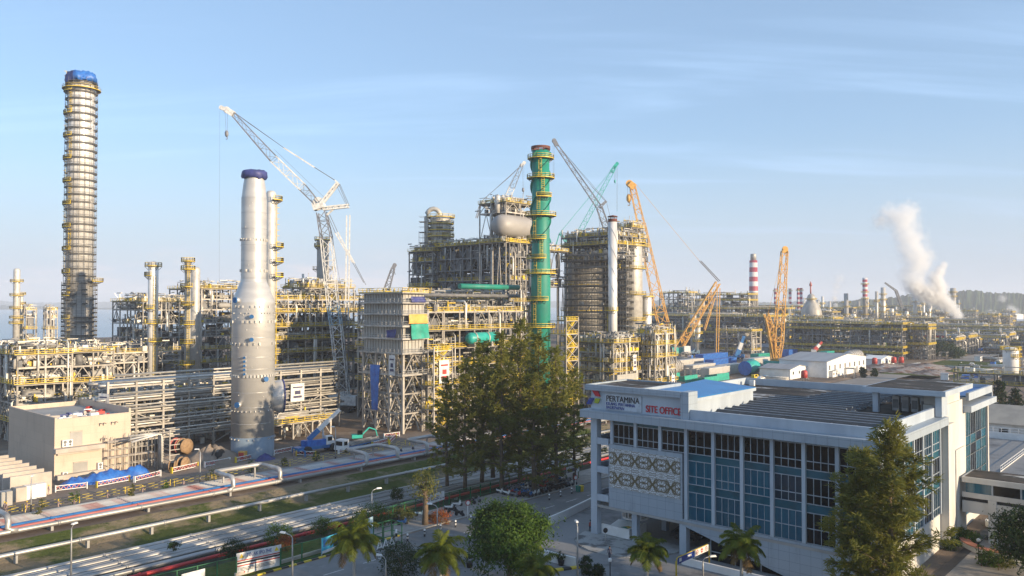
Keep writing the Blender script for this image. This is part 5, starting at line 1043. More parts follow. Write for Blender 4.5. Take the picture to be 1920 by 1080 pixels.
for k in range(9): mb.box(.003, 3 + k * 7, 0, .5, 4.2 + k * 7, 8.6)
mb.build('pilaster', 'yellow', t)
# containers and stock in the yard
def container(label, px, py, m, L=14., Wd=5., h=4.4, ab_=None, group='steel containers in the yard'):
    c = gp(px, py) if ab_ is None else W(*ab_); t = thing('container', label, 'container', (c.x, c.y, 0), RZ, group); mb = MB(); mb.box(-Wd / 2, -L / 2, .1, Wd / 2, L / 2, h); mb.build('box', m, t)
    mb = MB()
    k = int(L / .9)
    for i in range(k): y = -L / 2 + (i + .5) * L / k; mb.box(Wd / 2 + .002, y - .15, .3, Wd / 2 + .1, y + .15, h - .2)
    mb.box(Wd / 2 + .003, -L / 2, h - .3, Wd / 2 + .12, L / 2, h + .05); mb.build('corrugation', m, t); mb = MB(); mb.box(-Wd * .4, -L / 2 - .06, .3, Wd * .4, -L / 2 - .002, h - .4); mb.build('door', 'steel_dark' if m == 'white' else m, t); return t
M['cont_grey'] = mat('container_grey', (.52, .50, .46), .6, 0, (.44, .42, .39), .4)
for lab, px, py, m, L in (('long grey container farthest left in the yard', 1285, 690, 'cont_grey', 30), ('grey ribbed container in the front row of the yard', 1312, 700, 'cont_grey', 22), ('low grey container in front of the ribbed ones', 1340, 706, 'cont_grey', 20), ('grey ribbed container left of the teal tank', 1368, 700, 'cont_grey', 20), ('bright blue container on the far side of the yard row', 1335, 677, 'blue_tarp', 30), ('dark blue container lying behind the grey front row', 1352, 688, 'blue_tarp', 26), ('pale container behind the teal tank', 1420, 686, 'cont_grey', 24), ('teal container left of the steep orange crane', 1426, 677, 'green_tarp', 16), ('blue container right of the steep orange crane', 1480, 668, 'blue_tarp', 14), ('teal container behind the white warehouse', 1550, 672, 'teal', 12), ('dark teal low container beside the steep orange crane foot', 1445, 703, 'blue_pipe', 10)):
    container(lab, px, py, m, L)
p = gp(1406, 703); t = thing('tank_shell', 'teal tank shell with a blue end lying on the yard', 'tank', (p.x, p.y, 3.4), RZ)
mb = MB(); mb.tube([(0, -5, 0), (0, 3.5, 0), (-.6, 6, 0), (-2.2, 8, .5), (-4, 10, 1)], 3.2, 24, radii=[3.2, 3.2, 3.1, 2.8, 2.6]); mb.build('shell', 'teal', t); mb = MB(); mb.lathe([(3.3, -5.2), (3.3, -4.9)], 24, (0, 0, 0), 'y'); mb.build('end_cover', 'blue_tarp', t)
for lab, px, py in (('teal sheeted stack by the office roof edge, first from the left', 1252, 712), ('teal sheeted stack by the office roof edge, second from the left', 1285, 716), ('teal sheeted stack by the office roof edge, third from the left', 1322, 719), ('tall teal sheeted stack nearest the grey containers', 1345, 712)):
    c = gp(px, py); t = thing('sheeted_stack', lab, 'stack', (c.x, c.y, 0), RZ, 'teal sheeted stacks'); mb = MB(); x, y, h = 3, 5.5, 3.0
    mb.hexa([(-x, -y, 0), (x, -y, 0), (x, y, 0), (-x, y, 0), (-x, -y, h * .7), (x * .9, -y, h), (x * .9, y, h), (-x, y, h * .7)]); mb.build('sheet', 'green_tarp', t); mb = MB(); mb.box(-x, -y - .2, 0, x, -y - .01, .6); mb.build('timber', 'conc', t)
for lab, px, py, m in (('blue roofed shed in front of the far dark tiers', 1512, 664, 'blue_pipe'), ('pale blue roofed shelter right of the steep orange crane', 1434, 660, 'metal_roof')):
    c = gp(px, py); shed('shed', lab, 'shed', (c.x, c.y, 0), 14, 22, 4, 1.6, 'conc_grey', m, door=False)
for lab, px, py, r, L in (('ribbed pale drum tank lying before the far scaffold', 1600, 682, 3.4, 16), ('ribbed pale drum tank near the blue mobile crane', 1374, 664, 3.6, 12), ('grey horizontal tank at the left end of the container row', 1258, 703, 3.2, 12)):
    c = gp(px, py); t = thing('tank', lab, 'tank', (c.x, c.y, 0), RZ); mb = MB(); mb.lathe([(.1, -L / 2), (r * .8, -L / 2 + .5), (r, -L / 2 + 1.4), (r, L / 2 - 1.4), (r * .8, L / 2 - .5), (.1, L / 2)], 20, (0, 0, r + .6), 'y'); mb.build('shell', 'alu_dull', t); mb = MB()
    for k in range(6): y = -L / 2 + 1.5 + k * (L - 3) / 5; mb.lathe([(r + .25, y), (r + .25, y + .4)], 20, (0, 0, r + .6), 'y', True)
    mb.build('rib', 'steel', t); mb = MB(); mb.box(-r * .7, -L * .3, 0, r * .7, -L * .3 + 1, 1.5); mb.box(-r * .7, L * .3 - 1, 0, r * .7, L * .3, 1.5); mb.build('saddle', 'conc_grey', t)
# far right: long flat roofs and low plant
M['tan_roof'] = mat('tan_tile_roof', (.42, .37, .30), .8, 0, (.34, .30, .25), .3)
for lab, px, py, wx, wy, h, rf in (('long grey hall under the hills at the right edge', 1880, 598, 60, 120, 10, 'metal_roof'), ('yellow roofed hall right of the steam source', 1836, 592, 20, 50, 9, 'yellow'), ('white far hall at the right edge behind the pipe bridge', 1905, 612, 30, 60, 9, 'white'), ('far pale office block by the steam source', 1770, 612, 20, 30, 12, 'white'), ('far white block below the striped chimneys', 1490, 592, 60, 30, 20, 'white'), ('blue shed near the right edge far road', 1885, 645, 14, 30, 6, 'blue_pipe'), ('grey far hall left of the hills', 1570, 596, 50, 30, 16, 'metal_roof')):
    c = gp(px, py); shed('hall', lab, 'hall', (c.x, c.y, 0), wx, wy, h, 2, 'white' if rf != 'yellow' else 'conc_grey', rf, door=False)
# scattered heaps and stock
M['scrap'] = soil_mat('scrap_heap', [(.20, .13, .10), (.34, .30, .27), (.30, .08, .05), (.12, .11, .10)], [(.3, .45, .55, None), (.5, .6, .65, None), (.8, .5, .7, None)])
def heap(name, label, c, rx, ry, h, m, seed, cat='heap', kind=None):
    rr = rnd(seed); mb = MB(); mb.smooth = True; n, k = 22, 7
    for i in range(k + 1):
        for j in range(n):
            q = 2 * math.pi * j / n; f = i / k; e = 1 + rr.uniform(-.12, .12); mb.v.append((rx * f * e * math.cos(q), ry * f * e * math.sin(q), h * (1 - f ** 1.3) * (1 + rr.uniform(-.2, .2)) - .05))
    for i in range(k):
        for j in range(n): mb.face([i * n + j, (i + 1) * n + j, (i + 1) * n + (j + 1) % n, i * n + (j + 1) % n])
    return tag(mb.build(name, m, None, c, RZ), label, cat, kind=kind)
k = 0
for px, py, rx, ry, h in ((1660, 690, 14, 22, 2.2), (1700, 695, 12, 20, 2), (1735, 690, 14, 20, 2.5), (1560, 668, 16, 16, 2.5), (1515, 675, 14, 20, 2.2), (1480, 680, 12, 18, 2), (1400, 668, 14, 20, 2), (1750, 700, 10, 16, 1.8)):
    heap('scrap_heap', 'low rusty brown heap of site scrap in the far yard', gp(px, py), rx, ry, h, 'scrap', 400 + k)['group'] = 'scrap heaps in the far yard'; k += 1
# parked vehicles and stock on the far yard, one loop of small real boxes with cabins
def car(name, label, c, rz, m, group=None, L=4.4, van=False):
    t = thing(name, label, 'van' if van else 'car', c, rz, group); mb = MB(); h = .55
    prof = [(-L / 2, .35), (L / 2, .35), (L / 2, .75), (L / 2 - .2, .9), (L * .27, 1.0), (L * .12, 1.48), (-L * .34, 1.52), (-L * .46, 1.0), (-L / 2, .92)] if not van else [(-L / 2, .35), (L / 2, .35), (L / 2, .9), (L * .36, 1.15), (L * .24, 1.85), (-L / 2 + .1, 1.9), (-L / 2, 1.5)]
    n = len(prof)
    for s_, ins in ((-1, 1), (1, 1)):
        for x, z in prof: mb.v.append((x, s_ * (.86 - (.16 if z > 1.2 else 0)), z))
    mb.face(range(n)); mb.face([n + i for i in range(n)][::-1])
    for i in range(n): mb.face([i, n + i, n + (i + 1) % n, (i + 1) % n])
    b_ = mb.build('body', m, t); mb = MB(); zt_ = 1.44 if not van else 1.75
    for s_ in (-1, 1): mb.hexa([(x, s_ * y, z) for x, y, z in ((-L * .38, .85, 1.02), (L * .2, .85, 1.02), (L * .1, .74, zt_), (-L * .3, .74, zt_), (-L * .38, .87, 1.02), (L * .2, .87, 1.02), (L * .1, .76, zt_), (-L * .3, .76, zt_))])
    mb.hexa([(L * .275, -.7, 1.02), (L * .275, .7, 1.02), (L * .135, .62, 1.46), (L * .135, -.62, 1.46), (L * .285, -.7, 1.03), (L * .285, .7, 1.03), (L * .145, .62, 1.48), (L * .145, -.62, 1.48)]); mb.build('window', 'glass_black', t)
    for x in (-L * .31, L * .31):
        for s_ in (-1, 1): mb = MB(); mb.lathe([(.18, -.1), (.33, -.1), (.33, .1), (.18, .1)], 12, (x, s_ * .82, .33), 'y'); mb.build('wheel', 'black', t)
    for s_ in (-1, 1): mb = MB(); mb.box(L / 2 - .06, s_ * .6 - .18, .62, L / 2 + .02, s_ * .6 + .18, .78); mb.build('headlight', 'white', t)
    return t
car('parked_car', 'white car parked beyond the office roof beside the warehouse road', gp(1658, 692), .6, 'white')
for px, py, m, lab in ((1427, 712, 'white', 'white car parked by the office parapet corner'), (1437, 710, 'crane_blue', 'pale blue car parked by the office parapet corner'), (1416, 710, 'yellow', 'yellow van parked next to the teal tank')): car('parked_car', lab, gp(px, py), .8, m, van='van' in lab)
# light coloured road patches and lanes on the far plain
M['pale_road'] = soil_mat('pale_road', [(.34, .31, .28), (.26, .24, .22)], [(.05, .4, .6, None)])
for i, (a0, a1, b0, b1) in enumerate(((-122, -108, 270, 900), (-190, -40, 300, 309), (-230, -60, 560, 570), (-20, -8, 180, 700), (-110, -100, 170, 300))): flat('road', a0, a1, b0, b1, .04 + i * .006, 'pale_road')
flat('lawn', -85, 40, 165, 200, .04, 'lawn'); flat('grass_patch', -100, 10, 245, 262, .05, 'grass'); flat('grass_patch', -122, -90, 400, 520, .052, 'grass')

# stock and clutter standing about the construction yard
kinds = {}
def stock(kind, m, c, rz):
    if kind not in kinds:
        t = thing({'crate': 'crate', 'pipes': 'pipe_stack', 'cabin': 'site_cabin', 'frame': 'steelwork'}[kind], {'crate': 'sheeted crate standing among the yard stock', 'pipes': 'stack of pipes lying in the construction yard', 'cabin': 'white site cabin with a flat roof in the construction yard', 'frame': 'loose steel frame standing in the construction yard'}[kind], {'crate': 'crate', 'pipes': 'pipe stack', 'cabin': 'cabin', 'frame': 'steel frame'}[kind], c, rz, {'crate': 'yard crates', 'pipes': 'yard pipe stacks', 'cabin': 'yard cabins', 'frame': 'yard frames'}[kind]); mb = MB()
        if kind == 'crate': mb.hexa([(-1.2, -1.6, 0), (1.2, -1.6, 0), (1.2, 1.6, 0), (-1.2, 1.6, 0), (-1.1, -1.5, 1.7), (1.1, -1.5, 1.9), (1.1, 1.5, 1.8), (-1.1, 1.5, 1.6)]); mb.build('cover', 'blue_tarp', t)
        elif kind == 'pipes':
            for k in range(7): mb.tube([((k % 4) * .75 + (.37 if k > 3 else 0), -5, .4 + (.65 if k > 3 else 0)), ((k % 4) * .75 + (.37 if k > 3 else 0), 5 + k % 3, .4 + (.65 if k > 3 else 0))], .35, 8)
            tag(mb.build('pipe', 'pipe', t), kind='stuff')
        elif kind == 'cabin': mb.box(-1.5, -3, .2, 1.5, 3, 2.8); mb.build('body', 'white', t); mb = MB(); mb.box(1.503, -2, 1.2, 1.55, -1, 2.1); mb.box(1.503, 1, 1.2, 1.55, 2, 2.1); mb.build('window', 'glass_black', t); mb = MB(); mb.box(-1.6, -3.1, 2.803, 1.6, 3.1, 2.95); mb.build('roof', 'metal_roof', t)
        else:
            for x in (-2, 2):
                for y in (-3, 0, 3): mb.beam((x, y, 0), (x, y, 4), .25)
                mb.beam((x, -3, 4), (x, 3, 4), .25); mb.beam((x, -3, 2), (x, 3, 2), .2)
            for y in (-3, 0, 3): mb.beam((-2, y, 4), (2, y, 4), .25)
            mb.build('lattice_frame', 'steel', t)
        kinds[kind] = t; return t
    return dup(kinds[kind], loc=c, rz=rz)
rr = rnd(512)
for k in range(150):
    px = rr.uniform(1235, 1920); py = rr.uniform(650, 716); c = gp(px, py); a_, b_ = ab(c)
    if -172 < a_ < -95 and 315 < b_ < 460 and rr.random() < .9: continue
    if -122 < a_ < -106 or -20 < a_ < -8: continue
    o = stock(rr.choice(('crate', 'pipes', 'pipes', 'cabin', 'frame', 'frame')), None, (c.x, c.y, 0), RZ + rr.choice((0, 1.57, .2)))
# ------------------------------------------------------------------ trees and plants
def leafmat(name, c1, c2, scale=.5, trans=.35, rand=.15):
    m = bpy.data.materials.new(name); m.use_nodes = True; nt = m.node_tree; b = nt.nodes['Principled BSDF']; b.inputs['Roughness'].default_value = .6; b.inputs['Specular IOR Level'].default_value = .25
    c = _mix(nt, _ramp(nt, _noise(nt, scale, 4), .35, .65), c1, c2); oi = nt.nodes.new('ShaderNodeObjectInfo'); hs = nt.nodes.new('ShaderNodeHueSaturation'); mr = nt.nodes.new('ShaderNodeMapRange'); nt.links.new(oi.outputs['Random'], mr.inputs[0]); mr.inputs[3].default_value = 1 - rand; mr.inputs[4].default_value = 1 + rand
    nt.links.new(mr.outputs[0], hs.inputs['Value']); nt.links.new(c, hs.inputs['Color']); c = hs.outputs[0]; nt.links.new(c, b.inputs['Base Color'])
    tr = nt.nodes.new('ShaderNodeBsdfTranslucent'); nt.links.new(c, tr.inputs[0]); mx = nt.nodes.new('ShaderNodeMixShader'); mx.inputs[0].default_value = trans; nt.links.new(b.outputs[0], mx.inputs[1]); nt.links.new(tr.outputs[0], mx.inputs[2]); nt.links.new(mx.outputs[0], nt.nodes['Material Output'].inputs[0]); return m
M['casu'] = leafmat('casuarina_needles', (.25, .24, .042), (.14, .155, .03), .3, trans=.48)
M['leaf'] = leafmat('broad_leaf', (.075, .14, .016), (.04, .08, .011), .5)
M['leaf_dark'] = leafmat('dark_leaf', (.035, .065, .014), (.022, .045, .012), .8)
M['leaf_olive'] = leafmat('olive_leaf', (.15, .15, .03), (.10, .11, .025), .8)
M['palm'] = leafmat('palm_frond', (.19, .22, .025), (.10, .14, .018), .6, trans=.45)
M['dry_frond'] = leafmat('dry_frond', (.20, .13, .05), (.14, .09, .035), .8)
M['croton'] = leafmat('red_leaf', (.32, .07, .02), (.22, .11, .02), 1.2)
M['bark'] = mat('bark', (.16, .115, .075), .9, 0, (.10, .075, .05), 1.5, bump=.4)
def casuarina_meshes(seed, h, spread, nlimb, dens, nl=.62, nw=.085, lean=0., low=.16):
    rr = rnd(seed); tr = MB(); cr = MB()
    tp = [Vector((lean * (k / 8) ** 2 + rr.uniform(-.15, .15), rr.uniform(-.15, .15), h * k / 8)) for k in range(9)]; tr.tube(tp, .3, 7, radii=[.42 * h / 28 * (1 - k / 8.4) + .03 for k in range(9)])
    def trunk(f): x = f * 8; i = min(7, int(x)); return tp[i].lerp(tp[i + 1], x - i)
    def spray(p, d, n, L):
        for _ in range(n):
            v = (d + Vector((rr.gauss(0, .38), rr.gauss(0, .38), rr.gauss(.05, .34)))).normalized(); o = p + Vector((rr.gauss(0, .15), rr.gauss(0, .15), rr.gauss(0, .14))); l = L * rr.uniform(.6, 1.35); e = o + v * l - Vector((0, 0, l * .18)); s_ = v.cross(Vector((rr.uniform(-1, 1), rr.uniform(-1, 1), rr.uniform(-1, 1)))).normalized() * nw * rr.uniform(.7, 1.4)
            cr.poly([o - s_ * .6, o + s_ * .6, o.lerp(e, .6) + s_, e, o.lerp(e, .6) - s_])
    for i in range(nlimb):
        f = low + (1 - low) * (i + rr.random()) / nlimb; p = trunk(min(.985, f)); az = i * 2.4 + rr.uniform(-.5, .5); shape = math.sin(min(1, (1.04 - f) / .82) * 1.75) ** .8 if f > .3 else .75 + rr.uniform(-.2, .25)
        L = spread * max(.1, shape) * rr.uniform(.45, 1.25); el = .25 + .75 * f + rr.uniform(-.2, .2); d = Vector((math.cos(az) * math.cos(el), math.sin(az) * math.cos(el), math.sin(el) * .8)); pts = [p]
        for k in range(1, 6): pts.append(p + d * L * k / 5 + Vector((rr.gauss(0, .12), rr.gauss(0, .12), .10 * L * (k / 5) ** 2)))
        tr.tube(pts, .08, 4, radii=[max(.02, .13 * (1 - k / 5.5) * (1.1 - f)) for k in range(6)], cap=False)
        dn = dens * (1 if f > .4 else .85); nt_ = max(3, int(L * 2.2 * dn))
        for k in range(nt_):
            g = .22 + .78 * (k + rr.random()) / nt_; q = min(4, int(g * 5)); b = pts[q].lerp(pts[q + 1], g * 5 - q); tw = (d * .5 + Vector((rr.gauss(0, .7), rr.gauss(0, .7), rr.gauss(.12, .4)))).normalized(); tl = rr.uniform(.5, 1.5) * (1.1 - .4 * g); e = b + tw * tl
            for m_ in range(3): spray(b.lerp(e, (m_ + .6) / 3), tw, int(rr.randint(4, 7) * dens) + 1, nl)
    spray(trunk(.97), Vector((0, 0, 1)), 20, nl)
    return tr, cr
def plant(name, label, cat, loc, tr, cr, bark='bark', leaf='casu', group=None, rz=0, crown='crown'):
    t = thing(name, label, cat, loc, rz, group); tr.build('trunk', bark, t); cr.build(crown, leaf, t); return t
cb_ = []
for i in range(3): cb_.append(casuarina_meshes(900 + i, 28, 6.2, 56, .92, nl=.9, nw=.08, low=.09))
protos = []
specs = ((838, 146, 706, .80, 'casuarina at the left end of the tall dark clump, lowest of the clump'), (872, 143, 672, .9, 'casuarina second from the left in the tall dark clump'), (905, 149, 637, 1.0, 'casuarina third from the left in the clump, in front of the green vessel'), (940, 142, 622, 1.0, 'casuarina just left of the tallest one in the clump'), (975, 146, 598, 1.05, 'tallest casuarina, in the middle of the dark clump before the green stack'), (1010, 150, 625, 1.0, 'casuarina right before the foot of the green stack'), (1042, 144, 650, .95, 'casuarina second from the right in the clump near the stair tower'), (1076, 151, 690, .85, 'casuarina at the right end of the clump, nearest the office'), (925, 153, 690, 1.1, 'casuarina half hidden at the back of the clump left of the tallest'), (1000, 139, 700, 1.1, 'shorter casuarina standing in front of the tallest in the clump'))
for i, (px, Y, top, ws, lab) in enumerate(specs):
    c = at(px, 570, Y); c.z = 0; h = CH + (570 - top) * Y / FOC; k = i % 3
    if i < 3: t = plant('casuarina_tree', lab, 'tree', c, *cb_[k], group='casuarinas by the motorbike park', rz=i * 1.3); protos.append(t)
    else: t = dup(protos[k], loc=c, rz=i * 2.1, label=lab)
    t.scale = (ws * .96, ws * .96, h / 28.6)
tr, cr = casuarina_meshes(77, 24, 5.8, 96, 1.5, nl=.62, nw=.042, low=.04)
c = at(1668, 570, 80); c.z = -1.5; H1 = CH + (570 - 792) * 80 / FOC; t = plant('casuarina_tree', 'big feathery casuarina standing in front of the office corner', 'tree', c, tr, cr); t.scale = (1.0, 1.0, (H1 + 1.5) / 24.5)
tr, cr = casuarina_meshes(78, 20, 4.8, 74, 1.4, nl=.62, nw=.042, low=.05)
c = at(1612, 570, 84); c.z = -1.5; H1 = CH + (570 - 842) * 84 / FOC; t = plant('casuarina_tree', 'lower second casuarina at the left side of the big one before the office', 'tree', c, tr, cr); t.scale = (.95, .95, (H1 + 1.5) / 20.4)
for i, (a_, b_, h) in enumerate(((8, 50, 27), (9, 57, 26), (8, 64, 25.5), (10, 70, 25), (8, 76, 25), (11, 82, 19), (9, 43, 27))):  # trees out of view, added and sized to shade the street foreground
    o = dup(protos[i % 3], loc=W(a_, b_), rz=i * 1.7, label='unseen casuarina added beyond the garden lawn to shade the street', group='unseen shade casuarinas beyond the garden'); o.scale = (1, 1, h / 28.6)
# broad leaved trees: leaf clumps through the crown volume
def broad(seed, h, r, rz_, nclump, nleaf, ls, trunk_r=.2, zc=None, bottom=.2, rough=.25):
    rr = rnd(seed); tr = MB(); cr = MB(); zc = zc or h - rz_
    tr.tube([(0, 0, 0), (.05, .03, zc * .5), (0, 0, zc)], trunk_r, 8, radii=[trunk_r * 1.3, trunk_r, trunk_r * .7])
    for i in range(nclump):
        u = rr.uniform(-1, 1); az = rr.uniform(0, 6.283); s_ = math.sqrt(1 - u * u); f = rr.uniform(.55, 1.0) ** .6 * (1 + rr.uniform(-rough, rough) * .6); p = Vector((s_ * math.cos(az) * r * f, s_ * math.sin(az) * r * f, zc + u * rz_ * f))
        if u < -.9: continue
        if i % 4 == 0: tr.tube([(0, 0, zc * rr.uniform(.6, .95)), Vector((0, 0, zc)).lerp(p, .5) + Vector((0, 0, .1)), p], .05, 4, radii=[trunk_r * .45, trunk_r * .25, .02], cap=False)
        cs = r * rr.uniform(.14, .26)
        for k in range(nleaf):
            q = p + Vector((rr.gauss(0, cs), rr.gauss(0, cs), rr.gauss(0, cs * .7))); n = ((q - Vector((0, 0, zc))).normalized() * .6 + Vector((rr.gauss(0, .6), rr.gauss(0, .6), rr.gauss(.4, .6)))).normalized(); a = n.cross(Vector((rr.uniform(-1, 1), rr.uniform(-1, 1), .3))).normalized(); b = n.cross(a); l = ls * rr.uniform(.6, 1.3)
            cr.poly([q - a * l, q + b * l * .42, q + a * l, q - b * l * .42])
    return tr, cr
_t1, _c1 = broad(11, 9.0, 3.9, 3.9, 120, 150, .20, .28, zc=5.1, rough=.5); _t2, _c2 = broad(12, 9.0, 2.2, 2.0, 40, 150, .20, .1, zc=6.9, rough=.5); _t3, _c3 = broad(14, 9.0, 2.2, 2.0, 40, 150, .20, .1, zc=6.9, rough=.5)
for dx, q in ((-1.7, _c2), (1.7, _c3)):
    n = len(_c1.v); _c1.v += [(x + dx, y, z) for x, y, z in q.v]; _c1.f += [tuple(i + n for i in f) for f in q.f]; _c1.m += q.m; _c1.sm += q.sm
mango = (_t1, _c1)
c = gp(955, 1092); plant('mango_tree', 'dense round green tree beside the street in front of the curved wall', 'tree', c, *mango, leaf='leaf')
c = gp(1925, 1085); plant('dark_tree', 'dark broad leaved tree cut by the right edge of the garden', 'tree', c, *broad(12, 8.6, 3.2, 3.6, 150, 50, .22, .2, zc=5), leaf='leaf_dark')
tr, cr = broad(13, 8.4, 2.0, 2.1, 46, 26, .2, .38, zc=6.0, rough=.6); plant('olive_tree', 'sparse yellowish tree with a thick bare trunk beside the green fence', 'tree', gp(797, 984), tr, cr, leaf='leaf_olive')
def bush(name, label, px, py, r, h, m, seed, z=0, nclump=40, nleaf=40, ls=.13, cat='bush', group=None):
    rr = rnd(seed); tr, cr = broad(seed, h, r, h * .52, nclump, nleaf, ls, .06, zc=h * .5); return plant(name, label, cat, gp(px, py, z), tr, cr, leaf=m, group=group, crown='foliage')
bush('bush', 'dark clipped round bush in the bottom middle between two palms', 752, 1078, 2.4, 3.6, 'leaf_dark', 21, nclump=120)
bush('bush', 'wide leafy bush behind the green fence beneath the street lamp', 700, 985, 2.6, 3.0, 'leaf', 22, nclump=90)
bush('bush', 'green bush growing behind the fence near the tall street lamp arm', 522, 1022, 1.8, 2.6, 'leaf', 23, nclump=60)
bush('bush', 'round dark bush by the left end of the lettered banner', 437, 1045, 1.5, 2.2, 'leaf_dark', 24, nclump=50)
bush('bush', 'flowering green bush behind the blue banner', 602, 1003, 1.6, 2.2, 'leaf', 25, nclump=50)
bush('red_bush', 'reddish bush beside the tall street lamp behind the lettered banner', 532, 1032, 1.2, 2.0, 'croton', 26)
bush('red_bush', 'orange red croton bush near the parked motorbikes', 826, 980, 1.6, 1.6, 'croton', 27)
bush('bush', 'small round bush on the red pipe in the lower corridor', 745, 938, 1.0, 2.2, 'leaf_dark', 28)
bush('bush', 'tiny bush on the pipes left of the lettered banner', 325, 1033, .7, 1.2, 'leaf_dark', 29, nclump=16)
bush('bush', 'fence side bush right of the wide leafy one', 757, 975, 1.7, 2.2, 'leaf_olive', 30, nclump=50)
for i, (px, py, r, lab) in enumerate(((1796, 1010, 1.4, 'garden bush at the foot of the sunny stair tower'), (1818, 1018, 1.3, 'yellowish garden bush under the covered bridge'), (1783, 1030, 1.2, 'low bush left of the dark garden drain'), (1880, 1062, 1.6, 'wide low hedge bush on the garden lawn'), (1855, 1060, 1.2, 'low hedge bush at the left end of the garden bed'))): bush('bush', lab, px, py, r, 1.6, ('leaf_olive', 'leaf', 'leaf_dark')[i % 3], 31 + i)
bush('cypress_bush', 'small pointed bush by the forecourt, left of two', 1100, 1078, .8, 2.2, 'leaf_dark', 41); bush('cypress_bush', 'small pointed bush by the forecourt, right of two', 1120, 1080, .7, 1.4, 'leaf_dark', 42)
for i, (px, py, lab) in enumerate(((76, 975, 'sapling beside the white site lamp at the left'), (139, 955, 'sapling with a round head on the grass verge, second from the left'), (247, 940, 'thin sapling on the verge in front of the blue tarpaulin'), (310, 926, 'thin sapling on the verge right of the blue tarpaulin'), (400, 907, 'young tree with a wide head on the verge beside the tall site lamp'), (472, 887, 'young tree on the verge before the bare column'), (533, 874, 'small sapling on the verge right of the bare column'), (593, 864, 'small sapling on the verge before the truck crane'))): bush('sapling', lab, px, py, (.8, .8, .5, .6, 1.4, 1.1, .7, .8)[i], (3.2, 3.0, 2.8, 2.4, 3.0, 2.6, 1.8, 1.8)[i], ('leaf_olive', 'leaf')[i % 2], 60 + i, nclump=22, nleaf=26, cat='sapling', group='saplings along the verge')
for i, (px, py, lab) in enumerate(((1865, 1040, 'garden sapling inside the red edged bed'), (1840, 1062, 'garden sapling left of the red edged bed'), (1872, 1070, 'garden sapling at the lawn edge'))): bush('sapling', lab, px, py, .5, 3.2, 'leaf', 80 + i, nclump=18, nleaf=20, cat='sapling')
for i, (px, py, h, lab) in enumerate(((1876, 772, 9, 'dark conifer behind the tan roofed house, left of two'), (1905, 770, 6, 'dark conifer behind the tan roofed house, right of two'), (1618, 708, 4, 'small dark conifer by the warehouse road'), (1640, 706, 3, 'rounded shrub by the warehouse road'))):
    tr, cr = casuarina_meshes(95 + i, h, h * .3, 34, 1.3, nl=.5, nw=.12, low=.02); plant('conifer', lab, 'tree', gp(px, py), tr, cr, leaf='leaf_dark')
for i, (px, py, h, r, lab) in enumerate(((1765, 668, 10, 7, 'dark rounded tree before the lime green shed'), (1790, 672, 6, 5, 'lower dark tree right of the one before the lime green shed'), (1870, 655, 5, 4, 'small dark tree by the far road'), (1905, 655, 7, 5, 'dark tree at the right edge of the far road'))):
    tr, cr = broad(100 + i, h, r, h * .45, 80, 40, .5, .3, zc=h * .52); plant('tree', lab, 'tree', gp(px, py), tr, cr, leaf='leaf_dark')
# palms
def palm(label, px, Y, cy, fr=3.3, n=17, seed=1, trunk_r=.16):
    n = int(n * 1.5)
    rr = rnd(seed); c = at(px, 570, Y); zc = CH + (570 - cy) * Y / FOC; t = thing('palm_tree', label, 'palm', (c.x, c.y, 0), rr.uniform(0, 6), 'palms along the street'); mb = MB(); mb.tube([(0, 0, 0), (.05, 0, zc * .6), (0, 0, zc - .5), (0, 0, zc + .1)], .2, 10, radii=[trunk_r * 1.5, trunk_r * 1.1, trunk_r, trunk_r * .8]); mb.build('trunk', 'conc_grey', t)
    for i in range(n):
        mb = MB(); az = i * 2.4; el = 1.35 - (1.5 + .12 * (seed % 4)) * i / n + rr.uniform(-.12, .12); L = fr * rr.uniform(.85, 1.1); k = 12; pts = []; p = Vector((0, 0, zc)); d = Vector((math.cos(az) * math.cos(el), math.sin(az) * math.cos(el), math.sin(el)))
        for j in range(k + 1): pts.append(p.copy()); p = p + d * L / k; d = (d + Vector((0, 0, -.115 - .012 * j))).normalized()
        mb.tube(pts, .03, 4, radii=[.045 * (1 - j / (k + 2)) for j in range(k + 1)], cap=False); sd = Vector((-math.sin(az), math.cos(az), 0))
        for j in range(1, k * 7):
            f = j / (k * 7); q = min(k - 1, int(f * k)); b = pts[q].lerp(pts[q + 1], f * k - q); ax = (pts[q + 1] - pts[q]).normalized(); ll = L * .30 * math.sin(math.pi * (.12 + .84 * f)) ** .6
            for s_ in (-1, 1):
                v = (sd * s_ * .85 + ax * .55 + Vector((0, 0, rr.uniform(-1.0, .05)))).normalized(); e = b + v * ll * rr.uniform(.85, 1.1) - Vector((0, 0, .12 * ll)); w_ = ax * .036; m_ = b.lerp(e, .5) + Vector((0, 0, .05)); mb.poly([b - w_ * .5, b + w_ * .5, m_ + w_, e, m_ - w_])
        mb.build('frond', 'palm' if i < n - 2 - seed % 3 else 'dry_frond', t)
    return t
palm('palm at the left, its fronds hiding the guard post beside the blue banner', 665, 92, 1010, 3.6, 18, 1); palm('broad palm between the dark bush and the round street tree', 826, 90, 1036, 3.5, 18, 2); palm('small palm at the right foot of the round street tree', 1008, 88, 1062, 2.8, 14, 3); palm('palm in front of the car port columns', 1212, 90, 1032, 2.9, 15, 4); palm('palm with drooping fronds in front of the sloping office wall', 1388, 86, 1020, 3.0, 17, 5)
